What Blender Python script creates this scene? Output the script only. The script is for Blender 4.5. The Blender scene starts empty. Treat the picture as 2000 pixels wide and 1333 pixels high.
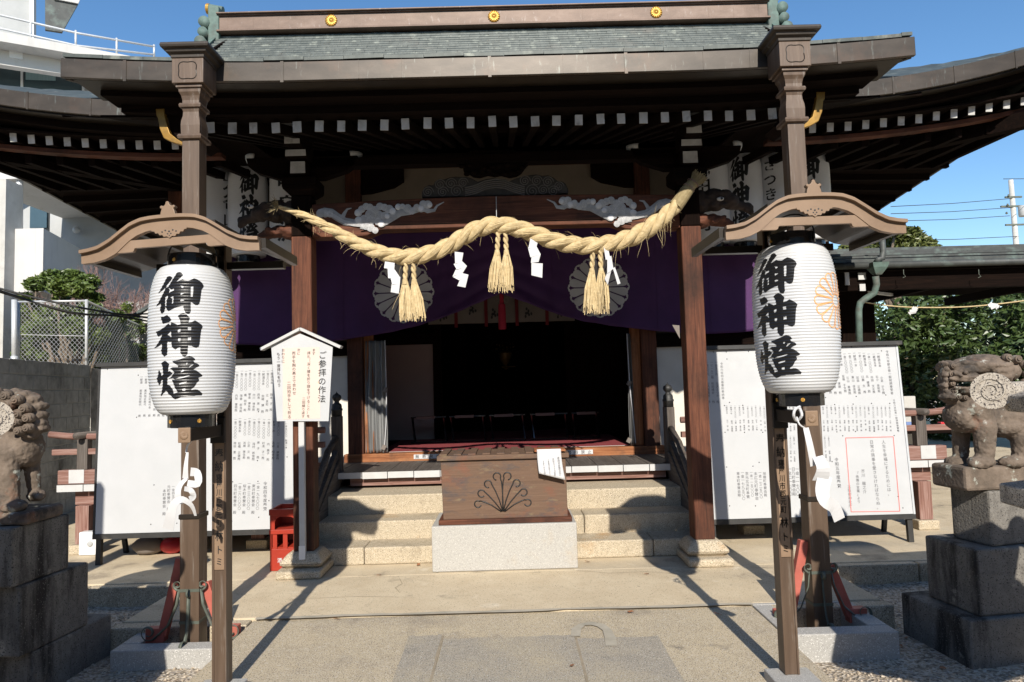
import bpy, math, random
from math import sin, cos, pi, radians as rad
from mathutils import Vector, Matrix
random.seed(7)
S = bpy.context.scene
COL = S.collection

# ------------------------------------------------------------------ camera
FPX = 1333.0
PITCH, ROLL, YAW = rad(3.69), rad(1.607), rad(0.322)
CAM = Vector((0.0815, -6.38, 1.637))
FW = Vector((sin(YAW)*cos(PITCH), cos(YAW)*cos(PITCH), sin(PITCH)))
R0 = Vector((cos(YAW), -sin(YAW), 0)); U0 = R0.cross(FW)
RT = cos(ROLL)*R0 - sin(ROLL)*U0
UP = sin(ROLL)*R0 + cos(ROLL)*U0
cd = bpy.data.cameras.new('camera'); co = bpy.data.objects.new('camera', cd); COL.objects.link(co)
cd.sensor_width = 36; cd.lens = FPX/2000*36; cd.clip_end = 500; cd.clip_start = .05
m3 = Matrix((RT, UP, -FW)).transposed()
co.matrix_world = Matrix.Translation(CAM) @ m3.to_4x4()
S.camera = co

def at(px, py, x=None, y=None, z=None):
    """measured pixel of the photograph -> point at a known depth / height / side distance"""
    d = FW + (px-1000)/FPX*RT + (666.5-py)/FPX*UP
    t = (y-CAM.y)/d.y if y is not None else ((z-CAM.z)/d.z if z is not None else (x-CAM.x)/d.x)
    return CAM + d*t
def onplane(px, py, q, n):
    d = FW + (px-1000)/FPX*RT + (666.5-py)/FPX*UP
    n = Vector(n); return CAM + d*((Vector(q)-CAM).dot(n)/d.dot(n))

# ------------------------------------------------------------------ light
SUN_EL = rad(32.0); SUN_AZ = rad(-2.0)      # sun stands behind the camera
w = bpy.data.worlds.new('World'); S.world = w; w.use_nodes = True
nt = w.node_tree; bg = nt.nodes['Background']
sky = nt.nodes.new('ShaderNodeTexSky'); sky.sky_type = 'NISHITA'; sky.sun_disc = False
sky.sun_elevation = SUN_EL; sky.sun_rotation = pi; sky.air_density = 1.0; sky.dust_density = .25; sky.ozone_density = 2.0
hs = nt.nodes.new('ShaderNodeHueSaturation'); hs.inputs['Saturation'].default_value = 1.2; nt.links.new(sky.outputs[0], hs.inputs['Color']); nt.links.new(hs.outputs[0], bg.inputs[0]); bg.inputs[1].default_value = 0.13
sl = bpy.data.lights.new('sun', 'SUN'); sl.energy = 4.8; sl.angle = rad(.53); sl.color = (1, .93, .82)
so = bpy.data.objects.new('sun', sl); COL.objects.link(so); so.location = (0, -20, 20)
sd = Vector((sin(SUN_AZ)*cos(SUN_EL), cos(SUN_AZ)*cos(SUN_EL), -sin(SUN_EL)))
so.rotation_euler = sd.to_track_quat('-Z', 'Y').to_euler()
S.view_settings.view_transform = 'Standard'; S.view_settings.look = 'None'
S.view_settings.exposure = 0.42; S.view_settings.gamma = 1

# ------------------------------------------------------------------ mesh helper
class MB:
    def __init__(s): s.v = []; s.f = []
    def add(s, vs, fs):
        n = len(s.v); s.v += [Vector(p) for p in vs]; s.f += [tuple(i+n for i in f) for f in fs]; return s
    def box(s, c, d, rot=None):
        x, y, z = d[0]/2, d[1]/2, d[2]/2
        vs = [Vector(p) for p in ((-x,-y,-z),(x,-y,-z),(x,y,-z),(-x,y,-z),(-x,-y,z),(x,-y,z),(x,y,z),(-x,y,z))]
        if rot is not None: vs = [rot @ p for p in vs]
        c = Vector(c)
        return s.add([p+c for p in vs], [(3,2,1,0),(4,5,6,7),(0,1,5,4),(1,2,6,5),(2,3,7,6),(3,0,4,7)])
    def bb(s, x0, x1, y0, y1, z0, z1):
        return s.box(((x0+x1)/2,(y0+y1)/2,(z0+z1)/2), (abs(x1-x0),abs(y1-y0),abs(z1-z0)))
    def beam(s, a, b, w, h, up=(0,0,1)):
        a, b = Vector(a), Vector(b); d = (b-a); L = d.length; d.normalize()
        u = Vector(up); sd_ = d.cross(u).normalized(); u = sd_.cross(d)
        vs = []
        for p in (a, b):
            for i, j in ((-1,-1),(1,-1),(1,1),(-1,1)): vs.append(p + sd_*(i*w/2) + u*(j*h/2))
        return s.add(vs, [(3,2,1,0),(4,5,6,7),(0,1,5,4),(1,2,6,5),(2,3,7,6),(3,0,4,7)])
    def hexa(s, b, t):
        """bottom ring b, top ring t (same count, counter-clockwise seen from above)"""
        n = len(b)
        return s.add(list(b)+list(t), [tuple(reversed(range(n))), tuple(range(n, 2*n))] + [(i,(i+1)%n,n+(i+1)%n,n+i) for i in range(n)])
    def prism(s, poly, o, u, v, depth):
        """polygon (2d list) in plane o+u*a+v*b extruded along u x v (toward the viewer when u=+x, v=+z gives -y)"""
        o, u, v = Vector(o), Vector(u), Vector(v); nrm = u.cross(v).normalized()*depth
        n = len(poly); p0 = [o+u*a+v*b for a, b in poly]
        ar = sum(poly[i][0]*poly[(i+1)%n][1]-poly[(i+1)%n][0]*poly[i][1] for i in range(n))
        if ar < 0: p0.reverse()
        vs = p0 + [p+nrm for p in p0]
        return s.add(vs, [tuple(reversed(range(n))), tuple(range(n, 2*n))] + [(i,(i+1)%n,n+(i+1)%n,n+i) for i in range(n)])
    def tube(s, pts, r, seg=8, cap=True, flat=1.0):
        pts = [Vector(p) for p in pts]; n = len(pts)
        rs = list(r) if hasattr(r, '__len__') else [r]*n
        t0 = (pts[1]-pts[0]).normalized(); nrm = t0.orthogonal().normalized(); base = len(s.v); vs = []; fs = []
        for i, p in enumerate(pts):
            t = ((pts[min(i+1,n-1)]-pts[max(i-1,0)])).normalized()
            nrm = (nrm - t*nrm.dot(t)); nrm = nrm.normalized() if nrm.length > 1e-6 else t.orthogonal().normalized()
            b = t.cross(nrm)
            for k in range(seg):
                a = 2*pi*k/seg; vs.append(p + nrm*(cos(a)*rs[i]) + b*(sin(a)*rs[i]*flat))
        for i in range(n-1):
            for k in range(seg):
                k2 = (k+1) % seg; fs.append((i*seg+k, i*seg+k2, (i+1)*seg+k2, (i+1)*seg+k))
        if cap: fs += [tuple(reversed(range(seg))), tuple(range((n-1)*seg, n*seg))]
        return s.add(vs, fs)
    def lathe(s, prof, c=(0,0,0), seg=24, sx=1, sy=1, rot=0, cap=True):
        c = Vector(c); vs = []; fs = []
        for r, z in prof:
            for k in range(seg):
                a = 2*pi*k/seg+rot; vs.append(c+Vector((r*cos(a)*sx, r*sin(a)*sy, z)))
        n = len(prof)
        for i in range(n-1):
            for k in range(seg):
                k2 = (k+1) % seg; fs.append((i*seg+k, i*seg+k2, (i+1)*seg+k2, (i+1)*seg+k))
        if cap: fs += [tuple(reversed(range(seg))), tuple(range((n-1)*seg, n*seg))]
        return s.add(vs, fs)
    def ell(s, c, r, seg=12, rings=8, rot=None):
        c = Vector(c); vs = []; fs = []
        r = r if hasattr(r, '__len__') else (r, r, r)
        for i in range(1, rings):
            th = pi*i/rings
            for k in range(seg):
                a = 2*pi*k/seg; vs.append(Vector((r[0]*sin(th)*cos(a), r[1]*sin(th)*sin(a), -r[2]*cos(th))))
        vs += [Vector((0,0,-r[2])), Vector((0,0,r[2]))]; b = (rings-1)*seg
        for i in range(rings-2):
            for k in range(seg):
                k2 = (k+1) % seg; fs.append((i*seg+k, i*seg+k2, (i+1)*seg+k2, (i+1)*seg+k))
        for k in range(seg):
            k2 = (k+1) % seg; fs.append((b, k2, k)); fs.append((b+1, (rings-2)*seg+k, (rings-2)*seg+k2))
        if rot is not None: vs = [rot @ p for p in vs]
        return s.add([p+c for p in vs], fs)
    def grid(s, fn, nu, nv):
        vs = [fn(i/nu, j/nv) for j in range(nv+1) for i in range(nu+1)]
        return s.add(vs, [(j*(nu+1)+i, j*(nu+1)+i+1, (j+1)*(nu+1)+i+1, (j+1)*(nu+1)+i) for j in range(nv) for i in range(nu)])
    def sheet(s, fn, nu, nv, th):
        """a grid with thickness th (a vector)"""
        th = Vector(th); n = (nu+1)*(nv+1)
        top = [Vector(fn(i/nu, j/nv)) for j in range(nv+1) for i in range(nu+1)]
        g = lambda i, j: j*(nu+1)+i
        fs = []
        for j in range(nv):
            for i in range(nu):
                q = (g(i,j), g(i+1,j), g(i+1,j+1), g(i,j+1)); fs.append(q); fs.append(tuple(n+k for k in reversed(q)))
        ring = [g(i,0) for i in range(nu)]+[g(nu,j) for j in range(nv)]+[g(i,nv) for i in range(nu,0,-1)]+[g(0,j) for j in range(nv,0,-1)]
        for a, b in zip(ring, ring[1:]+ring[:1]): fs.append((b, a, n+a, n+b))
        return s.add(top+[p+th for p in top], fs)
    def xf(s, M, start=0):
        for i in range(start, len(s.v)): s.v[i] = M @ s.v[i]
        return s

def origin_of(p):
    o = Vector((0,0,0))
    while p is not None: o += p.location; p = p.parent
    return o
def build(name, mb, mat, parent=None, smooth=False, bevel=0, label=None, cat=None, group=None, kind=None, subdiv=0, remesh=0, uneven=0):
    if parent is not None: off = origin_of(parent)
    else:
        zs = min(v.z for v in mb.v); n = len(mb.v)
        off = Vector((sum(v.x for v in mb.v)/n, sum(v.y for v in mb.v)/n, zs))
    me = bpy.data.meshes.new(name); me.from_pydata([tuple(v-off) for v in mb.v], [], mb.f); me.update()
    if smooth:
        me.polygons.foreach_set('use_smooth', [True]*len(me.polygons))
    me.materials.append(mat)
    o = bpy.data.objects.new(name, me); COL.objects.link(o)
    if parent is not None: o.parent = parent
    else: o.location = off
    if remesh:
        md = o.modifiers.new('remesh', 'REMESH'); md.mode = 'VOXEL'; md.voxel_size = remesh; md.use_smooth_shade = True
        md = o.modifiers.new('smooth', 'SMOOTH'); md.factor = .5; md.iterations = 1
    if uneven:
        tx = bpy.data.textures.new(name+'_uneven', 'CLOUDS'); tx.noise_scale = uneven[1]; tx.noise_depth = 3
        md = o.modifiers.new('uneven', 'DISPLACE'); md.texture = tx; md.strength = uneven[0]; md.mid_level = .5; md.texture_coords = 'LOCAL'
    if bevel:
        md = o.modifiers.new('bevel', 'BEVEL'); md.width = bevel; md.segments = 2; md.limit_method = 'ANGLE'; md.angle_limit = rad(50)
    if subdiv:
        md = o.modifiers.new('sub', 'SUBSURF'); md.levels = subdiv; md.render_levels = subdiv
    tag(o, label, cat, group, kind)
    return o
def tag(o, label=None, cat=None, group=None, kind=None):
    if label: o['label'] = label
    if cat: o['category'] = cat
    if group: o['group'] = group
    if kind: o['kind'] = kind
    return o
def thing(name, label, cat, loc=(0,0,0), group=None):
    o = bpy.data.objects.new(name, None); COL.objects.link(o); o.location = loc; o.empty_display_size = .1
    return tag(o, label, cat, group)
def copy_tree(o, parent=None):
    c = o.copy(); COL.objects.link(c)
    if parent is not None: c.parent = parent
    for ch in list(o.children): copy_tree(ch, c)
    return c

# ------------------------------------------------------------------ materials
def mat(name, stops, scale=(1,1,1), nscale=6, detail=6, rough=.7, bump=0, bscale=None, metal=0, spec=.5, dirt=None, dist=0,
        coat=0, kind='noise', trans=0, sss=0, voro=None, streak=None, rvar=0):
    m = bpy.data.materials.new(name); m.use_nodes = True; nt = m.node_tree; N = nt.nodes; L = nt.links
    b = N['Principled BSDF']; tc = N.new('ShaderNodeTexCoord'); mp = N.new('ShaderNodeMapping'); mp.inputs['Scale'].default_value = scale
    L.new(tc.outputs['Object'], mp.inputs[0])
    if kind == 'noise':
        t = N.new('ShaderNodeTexNoise'); t.inputs['Scale'].default_value = nscale; t.inputs['Detail'].default_value = detail; t.inputs['Roughness'].default_value = .6
        t.inputs['Distortion'].default_value = dist; fac = t.outputs['Fac']
    else:
        t = N.new('ShaderNodeTexVoronoi'); t.inputs['Scale'].default_value = nscale; fac = t.outputs['Color']
    L.new(mp.outputs[0], t.inputs['Vector'])
    cr = N.new('ShaderNodeValToRGB'); el = cr.color_ramp.elements
    while len(el) < len(stops): el.new(.5)
    for e, (p, c) in zip(el, stops): e.position = p; e.color = (*c, 1)
    if kind != 'noise':
        sp = N.new('ShaderNodeSeparateColor'); L.new(fac, sp.inputs[0]); L.new(sp.outputs[0], cr.inputs[0])
    else: L.new(fac, cr.inputs[0])
    col = cr.outputs[0]
    def mul(col, fsock, c2):
        mx = N.new('ShaderNodeMix'); mx.data_type = 'RGBA'; L.new(fsock, mx.inputs[0]); L.new(col, mx.inputs[6]); mx.inputs[7].default_value = (*c2, 1); return mx.outputs[2]
    for d in ([dirt] if dirt and not isinstance(dirt, list) else (dirt or [])):
        # (colour, noise scale, low, high, mapping scale)
        mp2 = N.new('ShaderNodeMapping'); mp2.inputs['Scale'].default_value = d[4] if len(d) > 4 else (1,1,1); L.new(tc.outputs['Object'], mp2.inputs[0])
        n2 = N.new('ShaderNodeTexNoise'); n2.inputs['Scale'].default_value = d[1]; n2.inputs['Detail'].default_value = 7; n2.inputs['Roughness'].default_value = .65
        L.new(mp2.outputs[0], n2.inputs['Vector'])
        mr = N.new('ShaderNodeMapRange'); mr.inputs['From Min'].default_value = d[2]; mr.inputs['From Max'].default_value = d[3]; L.new(n2.outputs['Fac'], mr.inputs[0])
        col = mul(col, mr.outputs[0], d[0])
    if voro:   # speckle: (colour, scale, threshold)
        for vc, vs, th in (voro if isinstance(voro, list) else [voro]):
            v = N.new('ShaderNodeTexNoise'); v.inputs['Scale'].default_value = vs; v.inputs['Detail'].default_value = 1.5; L.new(tc.outputs['Object'], v.inputs['Vector'])
            mr = N.new('ShaderNodeMapRange'); mr.inputs['From Min'].default_value = th; mr.inputs['From Max'].default_value = th+.06; L.new(v.outputs['Fac'], mr.inputs[0])
            col = mul(col, mr.outputs[0], vc)
    L.new(col, b.inputs['Base Color'])
    b.inputs['Roughness'].default_value = rough; b.inputs['Metallic'].default_value = metal; b.inputs['Specular IOR Level'].default_value = spec
    b.inputs['Coat Weight'].default_value = coat
    if rvar:
        mr = N.new('ShaderNodeMapRange'); mr.inputs['To Min'].default_value = rough-rvar; mr.inputs['To Max'].default_value = rough+rvar; L.new(fac if kind == 'noise' else sp.outputs[0], mr.inputs[0]); L.new(mr.outputs[0], b.inputs['Roughness'])
    if bump:
        bn = N.new('ShaderNodeBump'); bn.inputs['Strength'].default_value = bump; bn.inputs['Distance'].default_value = .01
        if bscale:
            t3 = N.new('ShaderNodeTexNoise'); t3.inputs['Scale'].default_value = bscale; t3.inputs['Detail'].default_value = 5; L.new(mp.outputs[0], t3.inputs['Vector']); L.new(t3.outputs['Fac'], bn.inputs['Height'])
        else: L.new(fac if kind == 'noise' else t.outputs['Distance'], bn.inputs['Height'])
        L.new(bn.outputs[0], b.inputs['Normal'])
    if trans:
        L2 = b.inputs['Transmission Weight']; L2.default_value = trans
    if sss:
        b.inputs['Subsurface Weight'].default_value = sss; b.inputs['Subsurface Radius'].default_value = (.02,.02,.02)
    return m
def wood(name, a, b, c, axis='z', rough=.75, bump=.35, dirt=None, fine=1.0, spec=.3):
    sc = {'x': (.6,14,14), 'y': (14,.6,14), 'z': (14,14,.6)}[axis]
    return mat(name, [(.3, a), (.5, b), (.72, c)], scale=tuple(q*fine for q in sc), nscale=3.2, detail=8, rough=rough, bump=bump, dist=1.2, dirt=dirt, spec=spec)
K = lambda r, g, b: tuple(((q/255)/12.92 if q/255 <= .04045 else ((q/255+.055)/1.055)**2.4) for q in (r, g, b))

M = {}
for ax in 'xyz':
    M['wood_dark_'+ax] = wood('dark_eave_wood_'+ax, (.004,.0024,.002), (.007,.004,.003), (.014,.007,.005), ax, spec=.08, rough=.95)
    M['wood_red_'+ax] = wood('red_brown_wood_'+ax, (.050,.019,.011), (.105,.036,.019), (.165,.064,.034), ax, dirt=[((.026,.012,.008), 1.6, .48, .68, (1,1,.7)), ((.02,.011,.008), 5, .58, .7, (6,6,.3) if ax == 'z' else (.3,6,6))])
    M['wood_old_'+ax] = wood('weathered_wood_'+ax, (.055,.045,.038), (.095,.08,.07), (.16,.14,.125), ax)
    M['wood_faded_'+ax] = wood('faded_red_wood_'+ax, (.13,.055,.04), (.23,.125,.10), (.36,.25,.22), ax)
    M['wood_orange_'+ax] = wood('orange_wood_'+ax, (.16,.055,.020), (.28,.105,.042), (.40,.19,.085), ax, dirt=((.10,.05,.03), 2.5, .5, .7))
bronze_dirt = [((.30,.27,.24), 5, .58, .8, (6,6,.35)), ((.035,.026,.02), 3, .55, .85, (5,5,.3))]
M['bronze'] = mat('brown_bronze', [(.3, (0.0735,0.0462,0.0294)), (.55, (0.1015,0.0658,0.0434)), (.8, (0.133,0.091,0.063))], scale=(8,8,.6), nscale=3, rough=.5, metal=.12, bump=.12, dirt=bronze_dirt[:1])
M['bronze_light'] = mat('tan_bronze', [(.3, (0.1989,0.1287,0.078)), (.6, (0.2418,0.1599,0.1014)), (.8, (0.273,0.1872,0.1248))], nscale=5, rough=.5, metal=.08, bump=.08, dirt=((.13,.08,.05), 3, .55, .85))
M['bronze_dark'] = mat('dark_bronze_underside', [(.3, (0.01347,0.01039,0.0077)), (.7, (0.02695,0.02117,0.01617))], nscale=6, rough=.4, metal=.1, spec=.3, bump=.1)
M['gutter'] = mat('gutter_copper', [(.3, (0.03315,0.02678,0.02104)), (.5, (0.04781,0.03825,0.02996)), (.75, (0.06694,0.05419,0.04335))], scale=(1.2,1.2,3), nscale=3, rough=.45, metal=.35, bump=.06,
                  dirt=[((.17,.19,.175), 4, .60, .80, (7,7,1.2)), ((.09,.052,.034), 1.3, .55, .75)])
M['verdigris'] = mat('verdigris', [(.3, (0.06912,0.1094,0.09504)), (.6, (0.1152,0.1728,0.1498)), (.8, (0.1613,0.2074,0.1843))], nscale=9, rough=.7, bump=.1, dirt=((.08,.07,.06), 4, .5, .75))
M['ridge'] = mat('ridge_copper', [(.3, (.11,.070,.050)), (.55, (.155,.102,.075)), (.8, (.21,.15,.118))], scale=(1,1,2), nscale=3, rough=.55, metal=.15, dirt=((.34,.30,.28), 5, .6, .8, (3,3,1)))
M['gold_dim'] = mat('dark_gold', [(.3, (.16,.10,.025)), (.7, (.24,.15,.04))], rough=.5, metal=.3)  # darker gold for the altar fitting
M['gold'] = mat('gold', [(.3, (.50,.27,.05)), (.7, (.62,.36,.08))], nscale=12, rough=.38, metal=.55, bump=.08)
M['white_paint'] = mat('white_paint', [(.3, (0.4524,0.4524,0.4485)), (.7, (0.5226,0.5226,0.5187))], nscale=8, rough=.7, bump=.15, dirt=((.36,.33,.29), 14, .62, .75, (1,1,1)))
M['grey_paint'] = mat('aged_white_paint', [(.3, (0.432,0.4224,0.4032)), (.7, (0.5952,0.5856,0.5664))], nscale=14, rough=.8, bump=.2, dirt=((.2,.18,.16), 9, .58, .78))
M['board_white'] = mat('white_board', [(.3, (0.4466,0.4576,0.4689)), (.7, (0.4911,0.4986,0.5098))], nscale=3, rough=.55, bump=.05, bscale=40, dirt=((.58,.58,.57), 1.2, .55, .9, (1,6,1)))
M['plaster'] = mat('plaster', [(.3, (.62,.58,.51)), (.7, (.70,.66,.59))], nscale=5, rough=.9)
M['plaster_shade'] = mat('shaded_plaster', [(.3, (0.18,0.147,0.1095)), (.7, (0.2175,0.177,0.135))], nscale=5, rough=.9)  # white plaster darkened in colour to carry the shade under the eaves
gran = [((.05,.05,.05), 210, .60), ((.62,.60,.56), 160, .63)]
M['granite'] = mat('grey_granite', [(.3, (.40,.385,.36)), (.7, (.50,.48,.45))], nscale=40, rough=.75, bump=.12, bscale=120, voro=gran, dirt=((.45,.34,.2), 3, .56, .8))
M['granite_white'] = mat('pale_granite', [(.3, (0.3168,0.3096,0.2916)), (.7, (0.3816,0.3708,0.3492))], nscale=60, rough=.7, bump=.08, bscale=160, voro=[((.12,.12,.12), 190, .64), ((.64,.63,.61), 150, .62)])
M['granite_base'] = mat('warm_white_granite', [(.3, (0.36,0.3465,0.3195)), (.7, (0.423,0.4095,0.378))], nscale=60, rough=.75, bump=.1, bscale=160, voro=[((.16,.155,.15), 190, .64), ((.58,.565,.53), 150, .62)], dirt=[((.40,.31,.20), 2.2, .60, .8), ((.30,.28,.25), 3, .62, .8, (1,1,.3))])
M['granite_yellow'] = mat('yellowed_granite', [(.3, (0.3828,0.3175,0.2218)), (.7, (0.4959,0.4219,0.3088))], nscale=30, rough=.8, bump=.25, bscale=110,
                          voro=[((.10,.085,.065), 130, .59), ((.68,.60,.47), 110, .62)], dirt=[((.22,.18,.12), 2.3, .56, .78), ((.42,.24,.09), 1.7, .62, .8)])
M['concrete'] = mat('warm_concrete', [(.3, (.50,.405,.275)), (.7, (.59,.495,.35))], nscale=4, rough=.9, bump=.22, bscale=150,
                    voro=[((.14,.12,.09), 115, .64), ((.60,.53,.40), 120, .64)], dirt=[((.42,.34,.225), 1.1, .5, .85), ((.36,.32,.25), .6, .56, .8), ((.25,.205,.15), 2.2, .58, .74), ((.66,.58,.45), 3.3, .60, .72), ((.17,.145,.11), 9, .66, .74)])
M['path_stone'] = mat('path_granite', [(.3, (.385,.32,.225)), (.7, (.48,.41,.30))], nscale=24, rough=.85, bump=.25, bscale=120,
                      voro=[((.07,.065,.06), 125, .58), ((.56,.52,.45), 120, .62)], dirt=[((.52,.43,.29), .8, .45, .7), ((.24,.205,.165), 1.3, .52, .72), ((.15,.13,.105), 3.1, .64, .78)])
M['path_slab'] = mat('worn_grey_slab', [(.3, (0.2822,0.249,0.1992)), (.7, (0.3818,0.3403,0.2739))], nscale=30, rough=.8, bump=.2, bscale=120,
                     voro=[((.07,.07,.07), 130, .58), ((.52,.51,.48), 120, .61)], dirt=[((.44,.37,.255), 1.1, .45, .66), ((.17,.155,.135), 2.4, .6, .78)])
M['stain'] = mat('grey_cement', [(.3, (0.357,0.3187,0.2507)), (.7, (0.425,0.3867,0.3145))], nscale=9, rough=.9, bump=.1, dirt=((.27,.25,.2), 3, .5, .7))
M['dark_stone'] = mat('stained_pedestal_stone', [(.3, (0.1394,0.1289,0.115)), (.7, (0.209,0.1951,0.1742))], nscale=20, rough=.9, bump=.5, bscale=70,
                      voro=[((.04,.037,.034), 120, .6), ((.17,.16,.145), 110, .63)], dirt=[((.33,.24,.15), 2.4, .62, .8), ((.022,.019,.017), 2.0, .50, .62, (2.2,2.2,.35)), ((.03,.027,.024), 5, .57, .74, (1,1,.4)), ((.30,.28,.24), 8, .62, .72)])
M['lion_stone'] = mat('lichen_lion_stone', [(.3, (0.0935,0.0726,0.055)), (.55, (0.165,0.1265,0.0968)), (.8, (0.231,0.187,0.1485))], nscale=9, rough=.95, bump=.5, bscale=50,
                      dirt=[((.24,.095,.05), 3.2, .58, .74), ((.035,.031,.028), 4, .54, .70), ((.36,.37,.32), 12, .60, .66), ((.40,.40,.36), 5, .64, .69)])
M['lantern_stone'] = mat('speckled_lantern_stone', [(.3, (.34,.30,.25)), (.7, (.50,.45,.38))], nscale=50, rough=.9, bump=.4, bscale=120, voro=[((.06,.05,.05), 150, .56)], dirt=((.10,.09,.08), 4, .52, .66))
M['gravel'] = mat('gravel', [(.0, (.13,.11,.085)), (.35, (.34,.275,.20)), (.6, (.46,.39,.30)), (.85, (.56,.50,.42)), (1, (.26,.22,.19))], kind='voronoi', nscale=58, rough=.9, bump=1.0)
M['ink'] = mat('ink', [(.3, (.012,.012,.013)), (.7, (.02,.02,.02))], rough=.45)
M['ink_gloss'] = mat('glossy_black_lettering', [(.3, (.006,.006,.007)), (.7, (.010,.010,.011))], rough=.34, spec=.5)
M['ink_soft'] = mat('faded_ink', [(.3, (.10,.10,.11)), (.7, (.14,.14,.15))], rough=.7)
M['ink_brown'] = mat('brown_ink', [(.3, (0.045,0.025,0.0225)), (.7, (0.065,0.04,0.035))], rough=.7)
M['black'] = mat('black_lacquer', [(.3, (.008,.008,.009)), (.7, (.013,.013,.014))], rough=.14, coat=.5)
M['black_paint'] = mat('black_paint', [(.3, (.018,.018,.018)), (.7, (.035,.034,.033))], nscale=9, rough=.55, bump=.1, dirt=((.11,.095,.08), 6, .6, .8))
M['lantern'] = mat('white_lantern_vinyl', [(.3, (0.4836,0.4914,0.5031)), (.7, (0.5304,0.5382,0.546))], nscale=3, rough=.42, spec=.4)
M['lantern_grey'] = mat('white_lantern_paper', [(.3, (0.6679,0.6731,0.6882)), (.7, (0.7489,0.7541,0.7691))], nscale=4, rough=.8)
M['orange_ink'] = mat('orange_ink', [(.3, (.74,.34,.12)), (.7, (.78,.42,.2))], rough=.6)
M['blue_ink'] = mat('blue_ink', [(.3, (.12,.18,.38)), (.7, (.17,.24,.45))], rough=.7)
M['paper'] = mat('white_paper', [(.3, (0.528,0.528,0.536)), (.7, (0.576,0.576,0.584))], nscale=3, rough=.8)
M['pink_paper'] = mat('faded_pink_paper', [(.3, (0.624,0.488,0.424)), (.7, (0.656,0.544,0.48))], nscale=2, rough=.8, dirt=((.70,.36,.09), 8, .66, .72))
M['straw'] = mat('rice_straw', [(.3, (.42,.31,.155)), (.55, (.54,.42,.23)), (.8, (.64,.52,.32))], scale=(1,1,1), nscale=26, rough=.8, bump=.35, bscale=60)
M['straw_old'] = mat('dull_straw', [(.3, (0.225,0.1725,0.0825)), (.7, (0.33,0.2625,0.1425))], nscale=40, rough=.85, bump=.3)
M['purple'] = mat('purple_cloth', [(.3, (0.05476,0.01506,0.08213)), (.7, (0.07392,0.02054,0.1068))], nscale=3, rough=.75, bump=.05, bscale=300)
M['crest_grey'] = mat('grey_crest', [(.3, (0.4927,0.4791,0.4927)), (.7, (0.5884,0.5748,0.5884))], nscale=4, rough=.8)
M['gold_shaded'] = mat('shaded_gold_leaf', [(.3, (.26,.14,.02)), (.7, (.36,.21,.045))], nscale=9, rough=.4, metal=.4, bump=.1, dirt=((.10,.06,.02), 6, .5, .7))  # gold darkened so the purlin caps look as if in eave shade
M['carpet'] = mat('red_carpet', [(.3, (0.1875,0.02188,0.02812)), (.7, (0.25,0.0375,0.04375))], nscale=60, rough=.95)
M['red_cloth'] = mat('crimson_cloth', [(.3, (.33,.01,.03)), (.7, (.42,.02,.05))], rough=.8)
M['crate'] = mat('red_plastic', [(.3, (0.31,0.0279,0.01364)), (.7, (0.372,0.0372,0.0186))], nscale=6, rough=.42, dirt=((.30,.035,.02), 5, .55, .8))
M['brace'] = mat('faded_red_paint', [(.3, (0.352,0.08,0.056)), (.7, (0.448,0.12,0.088))], nscale=7, rough=.65, bump=.1, dirt=((.25,.09,.06), 5, .58, .8))
M['iron'] = mat('grey_green_iron', [(.3, (.07,.08,.065)), (.7, (.14,.16,.13))], nscale=10, rough=.6, metal=.3, dirt=((.12,.08,.06), 6, .55, .8))
M['wire'] = mat('dull_wire', [(.3, (.24,.25,.26)), (.7, (.32,.33,.34))], rough=.5)
M['grey_metal'] = mat('galvanised', [(.3, (.50,.52,.54)), (.7, (.62,.64,.66))], nscale=6, rough=.45, metal=.3)
M['clear_plastic'] = mat('dusty_plastic_sheet', [(.3, (0.11,0.1155,0.1183)), (.55, (0.209,0.2118,0.2118)), (.75, (0.341,0.3465,0.3493))], scale=(16,16,.25), nscale=2.2, rough=.25, spec=.6)
M['block'] = mat('concrete_block', [(.3, (0.3655,0.3655,0.356)), (.7, (0.5406,0.5406,0.5246))], nscale=9, rough=.9, bump=.25, bscale=60, dirt=((.07,.068,.06), 1.5, .5, .75))
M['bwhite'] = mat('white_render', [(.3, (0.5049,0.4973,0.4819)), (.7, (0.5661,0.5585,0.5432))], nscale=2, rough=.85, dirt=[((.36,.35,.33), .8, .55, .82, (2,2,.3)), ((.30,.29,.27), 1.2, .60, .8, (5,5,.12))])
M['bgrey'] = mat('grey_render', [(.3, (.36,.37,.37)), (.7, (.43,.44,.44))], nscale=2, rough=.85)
M['bconc'] = mat('raw_concrete', [(.3, (.42,.41,.38)), (.7, (.54,.53,.50))], nscale=3, rough=.9, dirt=((.3,.29,.27), 2, .5, .8))
M['glass'] = mat('window_glass', [(.3, (.035,.06,.07)), (.7, (.06,.095,.11))], nscale=1, rough=.06, spec=.9)
M['curtain_pale'] = mat('pale_curtain', [(.3, (.20,.32,.34)), (.7, (.30,.42,.43))], scale=(9,9,.1), nscale=3, rough=.7)
M['roof_dark'] = mat('dark_roof', [(.3, (0.035,0.0385,0.0385)), (.7, (0.07,0.077,0.0735))], nscale=5, rough=.6, dirt=((.14,.19,.17), 3, .5, .75))
M['bark'] = mat('bark', [(.3, (.10,.075,.055)), (.7, (.20,.16,.12))], nscale=18, rough=.95, bump=.5)
M['twig'] = mat('bare_twigs', [(.3, (.17,.10,.09)), (.7, (.27,.18,.155))], nscale=8, rough=.9)
def leafmat(name, a, b, c):
    m = mat(name, [(.25, a), (.5, b), (.8, c)], nscale=1.1, detail=6, rough=.42, spec=.5)
    return m
M['leaf_dark'] = leafmat('evergreen_leaves', (.022,.043,.012), (.052,.085,.021), (.11,.145,.042))
M['leaf_olive'] = leafmat('olive_leaves', (.060,.075,.018), (.105,.12,.030), (.17,.165,.045))
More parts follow.
